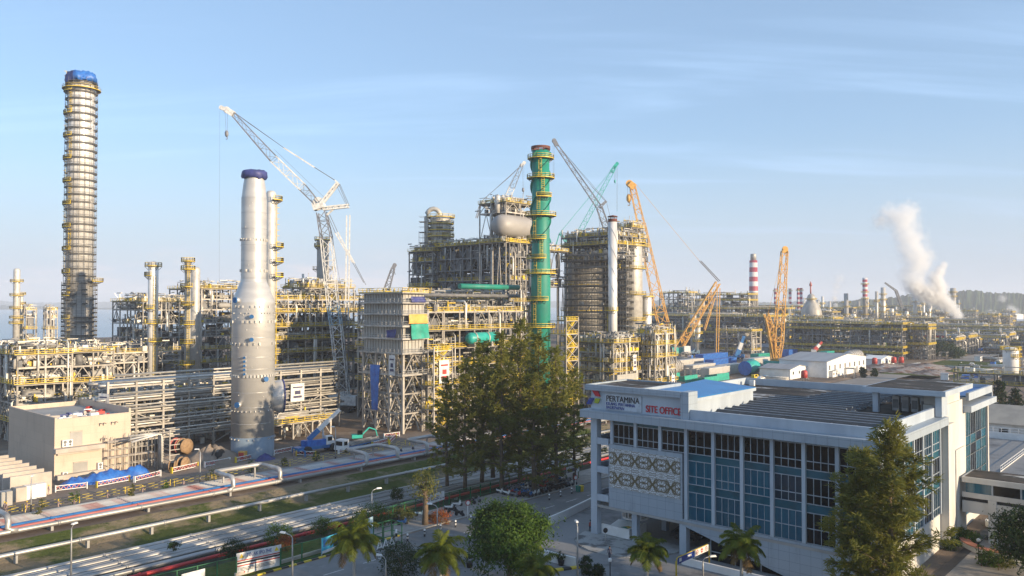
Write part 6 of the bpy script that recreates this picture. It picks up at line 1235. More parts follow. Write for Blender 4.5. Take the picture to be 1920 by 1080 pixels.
# ------------------------------------------------------------------ concrete building at the left
M['conc_wall'] = panelled('raw_concrete_wall', (.54, .44, .345), (.50, .405, .315), (.42, .34, .265), 3.2, 1.6, .6)
cbx = thing('concrete_building', 'raw concrete flat roofed building with scattered roof stuff at the left', 'building', W(-164, 55.6), RZ)
H_ = 11.6
mb = MB(); mb.box(-26, 0, 0, 0, 14, H_ - 1); mb.box(-26, 0, H_ - 1, 0, .4, H_); mb.box(-.4, .4, H_ - 1, 0, 13.6, H_ - .25); mb.box(-26, 13.6, H_ - 1, 0, 14, H_ + .6); mb.box(-26, .4, H_ - 1, -25.6, 13.6, H_); mb.build('wall', 'conc_wall', cbx)
mb = MB(); mb.box(-25.6, .4, H_ - 1, -.4, 13.6, H_ - .94); mb.build('roof', 'conc_grey', cbx)
mb = MB(); mb.box(0.002, -.3, 5.1, 1.6, 8.5, 5.9); mb.box(0.003, .4, 4.6, .6, 8, 5.1); mb.build('ledge', 'conc', cbx)
for y, z0, z1, w_, lab in ((3.8, 6.0, 8.6, 2.2, 'door'), (4.6, 0, 2.7, 2.6, 'door')): mb = MB(); mb.box(.004, y - w_ / 2, z0, .06, y + w_ / 2, z1); d = mb.build('door', 'conc_grey', cbx); mb = MB(); mb.box(.064, y - w_ / 2, z1, .2, y + w_ / 2, z1 + .2); mb.build('lintel', 'conc', d)
for y, z in ((1.2, 6.05), (2.1, 6.05), (1.3, .05), (7.6, .9)): mb = MB(); mb.box(.1, y, z, .6, y + .9, z + 1.3); a = mb.build('air_conditioner', 'white', cbx); mb = MB(); mb.tube([(.6, y + .45, z + .9), (.63, y + .45, z + .9)], .3, 12); mb.tube([(.6, y + .45, z + .35), (.63, y + .45, z + .35)], .22, 12); mb.build('fan', 'steel_dark', a)
mb = MB(); mb.box(.002, .2, 0, 1.2, 9, .9); mb.build('plinth', 'conc', cbx)
for y, z in ((8, 9.2), (10.2, 9.2), (8.2, 6.2)): mb = MB(); mb.beam((.05, y, z), (.3, y, z + .6), .1); mb.beam((.3, y, z + .6), (1.0, y + .2, z + .5), .1); mb.beam((.05, y + .7, z), (.3, y + .7, z + .6), .1); mb.beam((.3, y + .7, z + .6), (1, y + .9, z + .5), .1); mb.build('bracket', 'steel_dark', cbx)
rr = rnd(71); k = 0
for nm, m, n in (('cement_sack', 'white', 16), ('barrier_block', 'red', 7), ('crate', 'navy', 5), ('timber', 'conc', 9)):
    for i in range(n):
        x, y = (-rr.uniform(2, 20), rr.uniform(9, 12.8)) if nm == 'barrier_block' else (-rr.uniform(.8, 14), rr.uniform(.8, 11)); c = W(-164, 55.6) + E1 * x + E2 * y; c.z = H_ - .94; mb = MB(); s_ = rr.uniform(.5, 1.0); mb.hexa([(-s_, -s_ * .4, 0), (s_, -s_ * .4, 0), (s_, s_ * .4, 0), (-s_, s_ * .4, 0), (-s_ * .9, -s_ * .33, s_ * .6), (s_ * .9, -s_ * .33, s_ * .6), (s_ * .9, s_ * .33, s_ * .6), (-s_ * .9, s_ * .33, s_ * .6)])
        o = mb.build(nm, m, None, c, rr.uniform(0, 3)); tag(o, {'cement_sack': 'pale sack left lying on the concrete building roof', 'barrier_block': 'red and white block at the back of the concrete building roof', 'crate': 'dark blue sheeted crate on the concrete building roof', 'timber': 'bare timber offcut on the concrete building roof'}[nm], nm.split('_')[-1], 'stuff on the concrete roof')
fa, fb = ab(gp(97, 926))
for i in range(7):      # fire walls between transformer bays
    c = W(fa - 3.8 * i, fb - 6.4); mb = MB(); mb.box(-.5, 0, 0, 0, 6.4, 3.9); o = mb.build('fire_wall', 'conc', None, c, RZ); tag(o, f'concrete fire wall, {("nearest the site road", "second from the site road", "third from the site road", "fourth from the site road", "fifth from the site road", "sixth from the site road", "farthest from the site road")[i]} in the row left of the concrete building', 'wall', 'row of concrete fire walls')
for i, (px, py, lab) in enumerate(((10, 938, 'grey electrical cabinet farthest left by the stepped walls'), (37, 930, 'cream electrical cabinet, second from the left by the stepped walls'), (56, 926, 'white electrical cabinet, third from the left by the stepped walls'), (74, 922, 'white electrical cabinet nearest the concrete building'))):
    t = thing('electrical_cabinet', lab, 'cabinet', gp(px, py + 9), RZ, 'electrical cabinets'); mb = MB(); mb.box(-.8, -.8, 0, .8, .8, 2.3); mb.build('body', ('conc_grey', 'conc', 'white', 'white')[i], t); mb = MB(); mb.box(.803, -.7, .2, .84, .7, 2.1); mb.build('door', ('conc_grey', 'conc', 'white', 'white')[i], t)
# scaffold and goosenecks at the right end
t = thing('scaffold', 'weathered scaffold against the right end of the concrete building', 'scaffold', W(-163.5, 64.5), RZ); mb = MB()
for x in (0.1, 1.4):
    for i in range(8): mb.beam((x, i * 1.3, 0), (x, i * 1.3, 7.4 - (i % 3) * .5), .11)
for z in (1.5, 3, 4.5, 6): mb.beam((.1, 0, z), (.1, 9.1, z), .1); mb.beam((1.4, 0, z), (1.4, 9.1, z), .1); [mb.beam((.1, i * 1.3, z), (1.4, i * 1.3, z), .09) for i in range(8)]
mb.build('tube_frame', 'steel', t); mb = MB()
for z in (3.1, 6.1): mb.box(.15, 0, z, 1.35, 9, z + .1)
mb.build('plank', 'conc', t)
t = thing('pipe_manifold', 'white gooseneck pipes at the end of the concrete building', 'pipework', W(-159, 73), RZ)
for i in range(3): mb = MB(); x = i * .7; mb.tube([(x, 0, 0), (x, 0, 6.6), (x, -.2, 7.1), (x, -.8, 7.3), (x, -6, 7.3 - i * .5)], .2, 8); mb.build('pipe', 'pipe', t)
mb = MB()
for z in range(1, 9): mb.beam((-.3, 1, z), (2.6, 1, z), .14); mb.beam((-.3, 1, z - 1), (-.3, 1, z), .18); mb.beam((2.6, 1, z - 1), (2.6, 1, z), .18); mb.beam((2.6, 1, z), (2.6, 3, z), .14)
mb.build('support_frame', 'steel', t)
# blue tarpaulin over a stockpile, drums, heaps
a0, a1 = gp(118, 917), gp(286, 893); rr = rnd(72); mb = MB(); mb.smooth = True; n, k = 46, 14; d = (a1 - a0); s_ = Vector((-d.y, d.x, 0)).normalized()
for i in range(n + 1):
    for j in range(k + 1):
        u, v = i / n, j / k; env = math.sin(math.pi * v) ** .55 * min(1, u * 9, (1 - u) * 9) ** .6; h = (1.0 + .9 * u + .22 * math.sin(u * 14 + 1) + .16 * math.sin(u * 31 + v * 5) + .12 * math.sin(u * 57 - v * 9)) * env + rr.uniform(-.07, .07) * env
        p = a0 + d * u + s_ * (v * 3.6 - .3 * math.sin(u * 20)); mb.v.append((p.x, p.y, max(.03, h * 1.15)))
for i in range(n):
    for j in range(k): q = i * (k + 1) + j; mb.face([q, q + k + 1, q + k + 2, q + 1])
tag(mb.build('tarpaulin', 'blue_tarp'), 'long bright blue tarpaulin rumpled over a stockpile beside the site road', 'tarpaulin')
c = gp(583, 0 + 857); mb = MB(); tag(heap('tarpaulin', 'small dark blue tarpaulin heap at the foot of the bare column', gp(497, 862), 1.6, 2.4, 1.3, 'navy', 73, 'tarpaulin'))
heap('soil_heap', 'grey brown soil heap between cable drums and bare column', gp(395, 868), 4, 8, 3.6, 'gravel', 74); heap('soil_heap', 'low soil heap beside the pipe goosenecks', gp(318, 866), 3, 5, 1.6, 'gravel', 75)
M['wood'] = mat('drum_wood', (.34, .22, .12), .8, 0, (.24, .15, .08), 1.5)
def cable_drum(label, px, py, r, w_, rz, m='wood'):
    t = thing('cable_drum', label, 'cable drum', gp(px, py), rz, 'cable drums by the site road'); 
    for s_ in (-1, 1): mb = MB(); mb.lathe([(.12, s_ * w_ / 2 - .06), (r, s_ * w_ / 2 - .06), (r, s_ * w_ / 2 + .06), (.12, s_ * w_ / 2 + .06)], 24, (0, 0, r), 'x'); mb.build('flange', m, t)
    mb = MB(); mb.lathe([(r * .62, -w_ / 2 + .061), (r * .62, w_ / 2 - .061)], 20, (0, 0, r), 'x'); mb.build('cable', 'black', t)
for a in (('wooden cable drum lying nearest the blue tarpaulin', 323, 885, 1.1, 1.0, .2), ('wooden cable drum standing second from the blue tarpaulin', 343, 881, 1.3, 1.1, -.3), ('large brown cable drum behind the soil heap, left', 333, 850, 1.7, 1.4, -.4, 'red_oxide'), ('large wooden cable drum behind the soil heap, right', 346, 851, 1.7, 1.4, -.5), ('dark cable drum beside the foot of the bare column', 409, 869, 1.5, 1.2, -.2, 'black')): cable_drum(*a)
t = thing('control_cabinet', 'orange cabinet standing at the foot of the bare column', 'cabinet', gp(455, 863), RZ + .5); mb = MB(); mb.box(-.7, -.6, 0, .7, .6, 1.9); mb.build('body', 'orange', t); mb = MB(); mb.box(-.6, -.64, .2, .6, -.603, 1.7); mb.build('door', 'red', t)
# zigzag barricades along the site road
M['barrier'] = mat('barrier_red_white', (.62, .45, .45), .6, 0, (.45, .12, .12), 2.5, lo=.42, hi=.5)
k = 0
for x0, y0, x1, y1 in ((22, 930, 80, 922), (104, 923, 163, 916), (181, 915, 242, 903), (252, 905, 300, 893), (322, 888, 370, 877), (384, 877, 430, 868), (442, 868, 488, 858), (513, 854, 546, 847), (556, 855, 592, 856), (635, 852, 670, 842), (698, 838, 727, 830), (720, 822, 748, 818), (730, 834, 742, 822)):
    a, b = gp(x0, y0), gp(x1, y1); d = b - a; L = d.length; t = thing('barricade', f'red and white zigzag barricade, {("first","second","third","fourth","fifth","sixth","seventh","eighth","ninth","tenth","eleventh","twelfth","thirteenth")[k]} from the left along the site road', 'barricade', a, math.atan2(d.y, d.x), 'zigzag barricades'); k += 1
    mb = MB(); mb.box(0, -.05, 1.0, L, .05, 1.12); mb.box(0, -.05, .25, L, .05, .37); mb.build('rail', 'white', t); mb = MB(); n = max(3, int(L / .75))
    for i in range(n): u0, u1 = L * i / n, L * (i + .5) / n; mb.beam((u0, 0, .37), (u1, 0, 1.0), .12); mb.beam((u1, 0, 1.0), (L * (i + 1) / n, 0, .37), .12)
    mb.build('zigzag_lattice', 'barrier', t)
    for u in (0, L): mb = MB(); mb.box(u - .08, -.25, 0, u + .08, .25, 1.2); mb.build('post', 'yellow' if k % 2 else 'white', t)
# yellow and black walkway rope
m = bpy.data.materials.new('hazard_rope'); m.use_nodes = True; nt = m.node_tree; tc = nt.nodes.new('ShaderNodeTexCoord'); sp = nt.nodes.new('ShaderNodeSeparateXYZ'); nt.links.new(tc.outputs['Object'], sp.inputs[0]); fr = nt.nodes.new('ShaderNodeMath'); fr.operation = 'FRACT'; dv = nt.nodes.new('ShaderNodeMath'); dv.operation = 'DIVIDE'; dv.inputs[1].default_value = 2.2; nt.links.new(sp.outputs[1], dv.inputs[0]); nt.links.new(dv.outputs[0], fr.inputs[0]); gt = nt.nodes.new('ShaderNodeMath'); gt.operation = 'GREATER_THAN'; gt.inputs[1].default_value = .5; nt.links.new(fr.outputs[0], gt.inputs[0]); nt.links.new(_mix(nt, gt.outputs[0], (.70, .52, .04), (.03, .03, .03)), nt.nodes['Principled BSDF'].inputs['Base Color']); M['hazard'] = m
for i, (a, lab) in enumerate(((-143.4, 'yellow and black walkway rope on the plant side'), (-141.9, 'yellow and black walkway rope beside the grass verge'))):
    t = thing('walkway_rope', lab, 'rope barrier', W(a, 20), RZ)
    for z in (.55, 1.05): mb = MB(); mb.tube([(0, y, z - (.06 if y % 8 else 0)) for y in range(0, 108, 4)], .032, 5); mb.build('rope', 'hazard', t)
    mb = MB(); mb.box(-.05, -.05, 0, .05, .05, 1.15); p0 = mb.build('post', 'yellow', t)
    for y in range(8, 108, 8): dup(p0, loc=(0, y, 0), parent=t)
for px, py, lab in ((232 / 4, 955, 0), (1500 / 4, 912, 0)): pass
# ------------------------------------------------------------------ lamps
def lamp(label, px, py, toppy, arm, m='galv', z=0, dirx=(1, 0), sock=False):
    c = gp(px, py, z); Y = c.y; h = CH + (570 - toppy) * Y / FOC - z; t = thing('street_lamp', label, 'street lamp', c, 0, 'street lamps'); mb = MB(); mb.tube([(0, 0, 0), (0, 0, h * .6), (0, 0, h - .4)], .1, 8, radii=[.13, .1, .07]); mb.build('pole', m, t); d = Vector((dirx[0], dirx[1], 0)).normalized()
    mb = MB(); mb.tube([Vector((0, 0, h - .4)), Vector((0, 0, h - .1)) + d * .25, Vector((0, 0, h + .08)) + d * arm], .05, 6); mb.build('arm', m, t); e = Vector((0, 0, h + .1)) + d * (arm + .3); a = Vector((-d.y, d.x, 0)) * .16; f = d * .42; u = Vector((0, 0, .09))
    mb = MB(); mb.hexa([e - a - f - u, e + a - f - u, e + a + f - u, e - a + f - u, e - a * .7 - f * .8 + u, e + a * .7 - f * .8 + u, e + a * .7 + f * .8 + u, e - a * .7 + f * .8 + u]); mb.build('lamp_head', 'white', t)
    if sock: mb = MB(); mb.lathe([(.16, 0), (.16, 1.3)], 8); mb.build('painted_base', 'black', t)
lamp('site lamp with a black base by the grass verge before the bare column', 375, 912, 842, .3, sock=True, dirx=(-1, 0)); lamp('site lamp with a black base beside the electrical cabinets', 58, 962, 893, .3, sock=True, dirx=(-.3, 1)); lamp('site lamp post in front of the flatbed truck', 629, 868, 800, .3, sock=True, dirx=(-1, 0))
lamp('street lamp with a long arm left of the lettered banner end', 548, 1092, 1000, 1.2, dirx=(-1, .5)); lamp('street lamp behind the green fence above the wide bush', 697, 984, 916, .8, dirx=(1, .5)); lamp('street lamp near the orange red croton', 820, 1018, 945, .9, dirx=(-1, .4)); lamp('tall lamp post on the forecourt by the curved wall', 1083, 1092, 978, .15, dirx=(-.2, 1)); lamp('tall plain lamp post in the pipe corridor at the lower left', 133, 1092, 982, .15, dirx=(.3, 1), z=-1.2); lamp('street lamp beside the entrance gantry', 1318, 1085, 1042, 1.0, dirx=(1, .2)); lamp('short street lamp in front of the dark clipped bush', 723, 1092, 1040, .6, dirx=(-1, .3))
for px, py, h, lab in ((880, 1048, 2.6, 'globe lamp by the street left of the round tree'), (1144, 1092, 2.4, 'globe lamp at the bottom of the forecourt'), (985, 1066, 2.4, 'globe lamp right of the round tree'), (1835, 1058, 2.8, 'globe lamp in the garden by the drain')):
    t = thing('globe_lamp', lab, 'lamp', gp(px, py), 0); mb = MB(); mb.tube([(0, 0, 0), (0, 0, h)], .06, 8); mb.build('pole', 'black', t); mb = MB(); mb.lathe([(.02, h), (.2, h + .08), (.24, h + .25), (.2, h + .4), (.02, h + .5)], 12); mb.build('globe', 'white', t)
# ------------------------------------------------------------------ fence, banners, signs
M['fence'] = mat('green_fence', (.012, .13, .045), .5, 0, (.01, .09, .03), 1)
def fence(label, p0, p1, h=2.4, z=0, bay=2.6):
    a, b = gp(*p0, z), gp(*p1, z); d = b - a; L = d.length; t = thing('mesh_fence', label, 'fence', a, math.atan2(d.y, d.x), 'green fence panels'); mb = MB(); mb.box(-.07, -.07, 0, .07, .07, h); p_ = mb.build('post', 'fence', t); n = max(1, round(L / bay))
    for i in range(1, n + 1): dup(p_, loc=(L * i / n, 0, 0), parent=t)
    mb = MB(); mb.box(0, -.03, h - .1, L, .03, h - .02); mb.box(0, -.03, .1, L, .03, .16); mb.build('rail', 'fence', t); mb = MB(); u = 0
    while u < L: mb.beam((u, 0, .1), (u, 0, h), .012); u += .18
    z_ = .3
    while z_ < h: mb.beam((0, 0, z_), (L, 0, z_), .012); z_ += .3
    mb.build('wire_mesh', 'fence', t); return t
fence('green mesh fence left of the lettered banner', (250, 1128), (443, 1081)); fence('green mesh fence between the lettered banner and the blue one', (526, 1064), (604, 1042)); fence('green mesh fence right of the blue banner', (650, 1028), (700, 1012)); fence('green mesh fence behind the wide bush and thick trunked tree', (690, 992), (800, 958)); fence('green mesh fence behind the motorbike park', (800, 958), (1105, 872), 2.0)
mb = MB(); fw = thing('fence_plinth', 'low stone plinth wall beneath the green fence', 'wall', gp(443, 1083), 0); d = gp(690, 1012) - gp(443, 1083); L = d.length; fw.rotation_euler = (0, 0, math.atan2(d.y, d.x)); mb.box(0, .15, 0, L, .45, .45); mb.build('wall', 'conc', fw)
def board(name, label, p0, p1, z0, z1, m, cat='banner', frame=None, th=.06):
    a, b = gp(*p0), gp(*p1); d = b - a; L = d.length; t = thing(name, label, cat, a, math.atan2(d.y, d.x)); mb = MB(); mb.box(0, -th / 2, z0, L, th / 2, z1); mb.build('board', m, t)
    if frame:
        mb = MB()
        for x in (.1, L - .1): mb.box(x - .06, th / 2 + .003, 0, x + .06, th / 2 + .12, z1)
        mb.build('post', frame, t)
    return t, L
FRT = (R(90), 0, 0)
t, L = board('protest_banner', 'white banner reading TOLAK IPO PHE with red stripes on the green fence', (443, 1081), (527, 1062), .15, 2.75, 'banner_white', frame='fence')
text('TOLAK IPO PHE', .62, 'sign_blue', t, (L * .5, -.04, 2.12), FRT, align='CENTER', ext=.012, fitw=L * .56)
for z, h, m in ((1.72, .14, 'red'), (1.42, .2, 'sign_black'), (1.12, .14, 'red'), (.86, .06, 'sign_black'), (.7, .06, 'sign_black'), (.54, .06, 'sign_black')): mb = MB(); mb.box(.1 if h > .1 else .5, -.05, z, L - (.1 if h > .1 else .9), -.034, z + h); mb.build('printed_stripe', m, t)
for x in (L * .11, L * .89): mb = MB(); mb.prism([(0, 0)] * 3, 0, 0) if False else mb.hexa([(x - .3, -.05, 2.1), (x + .3, -.05, 2.1), (x + .3, -.033, 2.1), (x - .3, -.033, 2.1), (x - .02, -.05, 2.6), (x + .02, -.05, 2.6), (x + .02, -.033, 2.6), (x - .02, -.033, 2.6)]); mb.build('warning_triangle', 'yellow', t)
mb = MB(); mb.box(.2, -.05, .28, 1.1, -.034, .45); mb.build('printed_logo', 'red', t)
t, L = board('billboard', 'blue printed billboard on the green fence beside the palm', (603, 1046), (650, 1028), .5, 2.5, 'banner_sky', frame='steel')
mb = MB(); mb.box(.1, -.05, .5, L - .1, -.033, .85); mb.build('printed_strip', 'banner_white', t); mb = MB(); mb.box(L * .45, -.06, .9, L * .6, -.034, 2.1); mb.lathe([(.03, -.0), (.3, .0)], 12, (L * .52, -.07, 2.0), 'y', False); mb.build('printed_figure', 'banner_ink', t); mb = MB(); mb.box(.2, -.05, 1.3, L * .35, -.034, 2.2); mb.box(L * .68, -.05, 1.5, L - .2, -.034, 2.1); mb.build('printed_block', 'blue_pipe', t)
t, L = board('small_banner', 'small yellow printed banner at the bottom left of the fence', (340, 1110), (384, 1098), .3, 2.0, 'banner_white'); mb = MB(); mb.box(.3, -.05, .4, L * .8, -.034, .9); mb.build('printed_block', 'yellow', t)
def ban_sign(t, x, z, r, y=-.05):
    mb = MB(); mb.smooth = False; n = 18
    for k in range(n):
        q0, q1 = 2 * math.pi * k / n, 2 * math.pi * (k + 1) / n; mb.poly([(x + r * math.cos(q0), y, z + r * math.sin(q0)), (x + r * math.cos(q1), y, z + r * math.sin(q1)), (x + r * .72 * math.cos(q1), y, z + r * .72 * math.sin(q1)), (x + r * .72 * math.cos(q0), y, z + r * .72 * math.sin(q0))])
    mb.beam((x - r * .6, y, z + r * .6), (x + r * .6, y, z - r * .6), r * .22, .02); mb.build('prohibition_mark', 'red', t)
t, L = board('notice_board', 'long white notice board with a red prohibition ring behind the motorbikes', (798, 962), (833, 950), 1.2, 2.6, 'banner_white', frame='fence'); ban_sign(t, .55, 1.9, .42)
for z in (1.6, 1.85, 2.1): mb = MB(); mb.box(1.2, -.05, z, L * .72, -.034, z + .1); mb.build('printed_line', 'banner_ink', t)
for x in (.8, .92): mb = MB(); mb.lathe([(.02, 0), (.14, 0)], 10, (L * x, -.05, 1.55), 'y', False); mb.build('printed_dot', 'sign_black', t)
t, L = board('notice_board', 'white notice board beneath the casuarinas beside the motorbike park', (1062, 905), (1086, 897), 1.4, 2.8, 'banner_white', frame='fence'); mb = MB(); mb.box(.3, -.05, 1.7, L * .8, -.034, 2.3); mb.build('printed_block', 'banner_ink', t)
t, L = board('totem_sign', 'narrow tall sign board by the green guard cage', (690, 1022), (699, 1017), .3, 3.6, 'crane_blue', 'sign', frame='fence')
for px, py, lab in ((877, 972, 'round white road sign on a post by the motorbike park'), (1079, 921, 'round white road sign on a post under the casuarinas')):
    t = thing('road_sign', lab, 'road sign', gp(px, py), .5); mb = MB(); mb.tube([(0, 0, 0), (0, 0, 2.6)], .05, 6); mb.build('post', 'white', t); mb = MB(); mb.lathe([(.02, -.02), (.42, -.02), (.42, .02), (.02, .02)], 18, (0, -.07, 2.4), 'y'); mb.build('disc', 'red', t); mb = MB(); mb.lathe([(.02, -.01), (.3, -.01)], 18, (0, -.1, 2.4), 'y', False); mb.build('disc_face', 'white', t)
# guard cage and gate triangles
t = thing('guard_cage', 'green steel cage gate beside the street', 'gate', gp(700, 1022), RZ); mb = MB()
for x in (0, 2.2):
    for y in (0, 1.6, 3.2): mb.beam((x, y, 0), (x, y, 2.8), .1)
for z in (.1, 1.4, 2.8): mb.beam((0, 0, z), (0, 3.2, z), .08); mb.beam((2.2, 0, z), (2.2, 3.2, z), .08); mb.beam((0, 0, z), (2.2, 0, z), .08); mb.beam((0, 3.2, z), (2.2, 3.2, z), .08)
mb.build('bar_frame', 'fence', t)
for i, (px, py) in enumerate(((712, 1031), (723, 1028), (735, 1025))):
    t = thing('barrier_stand', f'white A shaped barrier stand, {("left", "middle", "right")[i]} of three by the guard cage', 'barrier', gp(px, py), .6, 'A shaped barrier stands'); mb = MB(); mb.beam((-.4, 0, 0), (0, 0, 1.3), .12); mb.beam((.4, 0, 0), (0, 0, 1.3), .12); mb.beam((-.3, 0, .35), (.3, 0, .35), .1); mb.build('frame', 'white', t); mb = MB(); mb.box(-.5, -.25, 0, .5, .25, .05); mb.build('foot', 'black', t)
# bollards and kerb stones
for i, (px, py, lab) in enumerate(((743, 1026, 'tall striped post at the driveway corner'), (764, 1015, 'striped bollard right of the driveway corner'), (796, 1006, 'striped bollard before the croton'), (826, 997, 'striped bollard under the croton lamp'), (854, 989, 'striped bollard left of the round street tree'), (883, 980, 'striped bollard touching the round street tree'), (1030, 938, 'striped bollard right of the round street tree'), (1051, 932, 'striped bollard in front of the motorbike rows'), (1072, 926, 'striped bollard beside the green and yellow bin'))):
    t = thing('bollard', lab, 'bollard', gp(px, py), 0, 'black and white bollards'); h = 2.4 if i == 0 else 1.05; mb = MB(); mb.lathe([(.13, 0), (.13, h * .35)], 10); mb.lathe([(.131, h * .6), (.131, h * .8)], 10); mb.build('black_band', 'black', t); mb = MB(); mb.lathe([(.128, h * .35), (.128, h), (.05, h + .04)], 10); mb.build('white_band', 'white', t)
m = M['hazard'].copy(); m.name = 'kerb_stripes'; M['kerb'] = m
mb = MB(); mb.box(-.15, 0, 0, .15, 95, .16); tag(mb.build('kerb', 'kerb', None, W(-88.1, -20), RZ), kind='structure'); mb = MB(); mb.box(-.15, 0, 0, .15, 80, .15); tag(mb.build('kerb', 'conc_grey', None, W(-88.15, 75.2), RZ), kind='structure')
mb = MB(); mb.box(-.6, 0, -.3, .6, 26, .32); tag(mb.build('drain_channel', 'dark', None, W(-88.9, 78), RZ), kind='structure') if False else None
for lab, px, py in (('pair of green and yellow bins standing under the casuarinas', 1087, 922), ('green and yellow bins beside the entrance platform', 1174, 1002)):
    t = thing('waste_bin', lab, 'bin', gp(px, py), .5)
    for x, m in ((-.35, 'green'), (.35, 'yellow')): mb = MB(); mb.hexa([(x - .25, -.28, 0), (x + .25, -.28, 0), (x + .25, .28, 0), (x - .25, .28, 0), (x - .32, -.35, .95), (x + .32, -.35, .95), (x + .32, .35, .95), (x - .32, .35, .95)]); b_ = mb.build('bin', m, t); mb = MB(); mb.box(x - .33, -.36, .953, x + .33, .36, 1.05); mb.build('lid', m, b_)
# ------------------------------------------------------------------ forecourt
pts = [gp(1112, 946), gp(1060, 972), gp(1020, 990), gp(998, 1006), gp(991, 1022), gp(1000, 1038), gp(1030, 1052), gp(1079, 1064)]
t = thing('curved_wall', 'low white wall curving from the street to the forecourt', 'wall', pts[0], 0); q = [p - pts[0] for p in pts]; mb = MB()
cr_ = []
for i in range(len(q) - 1):
    for k in range(4):
        f = k / 4; p0, p1, p2, p3 = q[max(0, i - 1)], q[i], q[i + 1], q[min(len(q) - 1, i + 2)]; cr_.append(.5 * ((2 * p1) + (p2 - p0) * f + (2 * p0 - 5 * p1 + 4 * p2 - p3) * f * f + (3 * p1 - p0 - 3 * p2 + p3) * f ** 3))
cr_.append(q[-1]); ring_ = []
for i, p in enumerate(cr_):
    d = (cr_[min(i + 1, len(cr_) - 1)] - cr_[max(0, i - 1)]).normalized(); s_ = Vector((-d.y, d.x, 0)) * .16; ring_.append([p - s_, p + s_, p + s_ + Vector((0, 0, 1.25)), p - s_ + Vector((0, 0, 1.25))])
for u, v in zip(ring_, ring_[1:]):
    for j in range(4): mb.poly([u[j], u[(j + 1) % 4], v[(j + 1) % 4], v[j]])
mb.poly(ring_[0]); mb.poly(ring_[-1][::-1]); mb.build('wall', 'white', t)
mb = MB(); out = [gp(x, y) for x, y in ((1118, 990), (1092, 1000), (1077, 1012), (1085, 1024), (1105, 1034), (1140, 1043), (1180, 1047), (1225, 1046), (1262, 1040), (1290, 1030), (1215, 1010))]; mb.prism([(p.x, p.y) for p in out], .03, .17); o = mb.build('entrance_slab', 'slab'); tag(o, kind='structure')
o = W(OX, OY); t = thing('ramp_wall', 'low white ramp walls around the entrance stairs under the office', 'wall', o, RZ); mb = MB(); mb.box(.9, .6, .02, 5.6, .9, 1.5); mb.box(5.3, .9, .02, 5.6, 5, 1.5); mb.hexa([(.9, .9, .02), (5.3, .9, .02), (5.3, 5, .02), (.9, 5, .02), (.9, .9, .5), (5.3, .9, .5), (5.3, 5, 1.3), (.9, 5, 1.3)]); mb.build('wall', 'white', t)
t = thing('round_balcony', 'curved white balcony with slotted rail under the office corner', 'balcony', W(OX + 4.2, OY + 4.5), RZ); mb = MB(); mb.ring(1.0, 2.0, 2.2, 2.45, 20); mb.ring(1.85, 2.0, 3.2, 3.4, 20)
for k in range(20): q = k * .314; mb.beam((1.92 * math.cos(q), 1.92 * math.sin(q), 2.45), (1.92 * math.cos(q), 1.92 * math.sin(q), 3.2), .14)
mb.build('railing', 'white', t); mb = MB(); mb.lathe([(.35, 0), (.35, 4.05)], 12); mb.build('post', 'white', t)
flat('car_port_floor', -66.5, -45, 94.8, 120, .05, 'yard')
car('parked_car', 'black car parked in the shade under the office', W(OX + 11.4, OY + 6.6, .06), -.55, 'black')
t = thing('lower_glazing', 'dark window strip below the sloping office wall', 'window', o, RZ)
for k in range(6): x0 = 18.2 + k * 3.4; zt_ = 4.0 - (x0 - 14.4) * .262; mb = MB(); mb.hexa([(x0, .5, -1.5), (x0 + 3.1, .5, -1.5), (x0 + 3.1, .6, -1.5), (x0, .6, -1.5), (x0, .5, zt_), (x0 + 3.1, .5, zt_), (x0 + 3.1, .6, zt_), (x0, .6, zt_)]); p_ = mb.build('pane', 'glass_black', t); mb = MB(); mb.box(x0 - .1, .4, -1.5, x0, .49, zt_); mb.box(x0, .42, 1.1, x0 + 3.1, .49, 1.2); mb.build('frame', 'mullion', p_)
mb = MB(); mb.box(16.2, -1.2, 0, 16.5, 4, 1.2); mb.box(16.2, -3.6, 0, 40, -3.3, .9); mb.build('low_wall', 'white', t)
t = thing('height_gantry', 'yellow entrance gantry carrying a blue panel and a white sign panel', 'gantry', gp(1268, 1096), 0); d = gp(1330, 1066) - gp(1268, 1096); L = d.length; t.rotation_euler = (0, 0, math.atan2(d.y, d.x)); mb = MB(); mb.tube([(0, 0, 0), (0, 0, 2.7), (.15, 0, 2.95), (.5, 0, 3.05), (L - .5, 0, 3.05), (L - .15, 0, 2.95), (L, 0, 2.7), (L, 0, 0)], .1, 8); mb.build('frame', 'yellow', t)
mb = MB(); mb.box(.2, -.12, 2.35, L * .52, -.102, 3.1); mb.build('blue_panel', 'sign_blue', t); mb = MB(); mb.box(L * .53, -.12, 2.35, L - .2, -.102, 3.1); mb.build('white_panel', 'banner_white', t); ban_sign(t, L * .6, 2.72, .28, -.13); ban_sign(t, L * .88, 2.72, .28, -.13); mb = MB(); mb.lathe([(.02, 0), (.28, 0)], 16, (L * .74, -.13, 2.72), 'y', False); mb.build('no_entry_disc', 'red', t); mb = MB(); mb.box(L * .74 - .2, -.15, 2.68, L * .74 + .2, -.134, 2.76); mb.build('no_entry_bar', 'banner_white', t); mb = MB(); mb.box(.5, -.14, 2.55, 1.0, -.122, 2.95); mb.box(L * .3, -.14, 2.65, L * .42, -.122, 2.9); mb.build('printed_mark', 'banner_white', t)
mb = MB(); mb.box(-.3, 0, 0, .3, 4, .25); tag(mb.build('striped_kerb', 'kerb', None, gp(1040, 1071), -1.2), kind='structure')
for i, (px, py) in enumerate(((1146, 1003), (1186, 1000))): pass
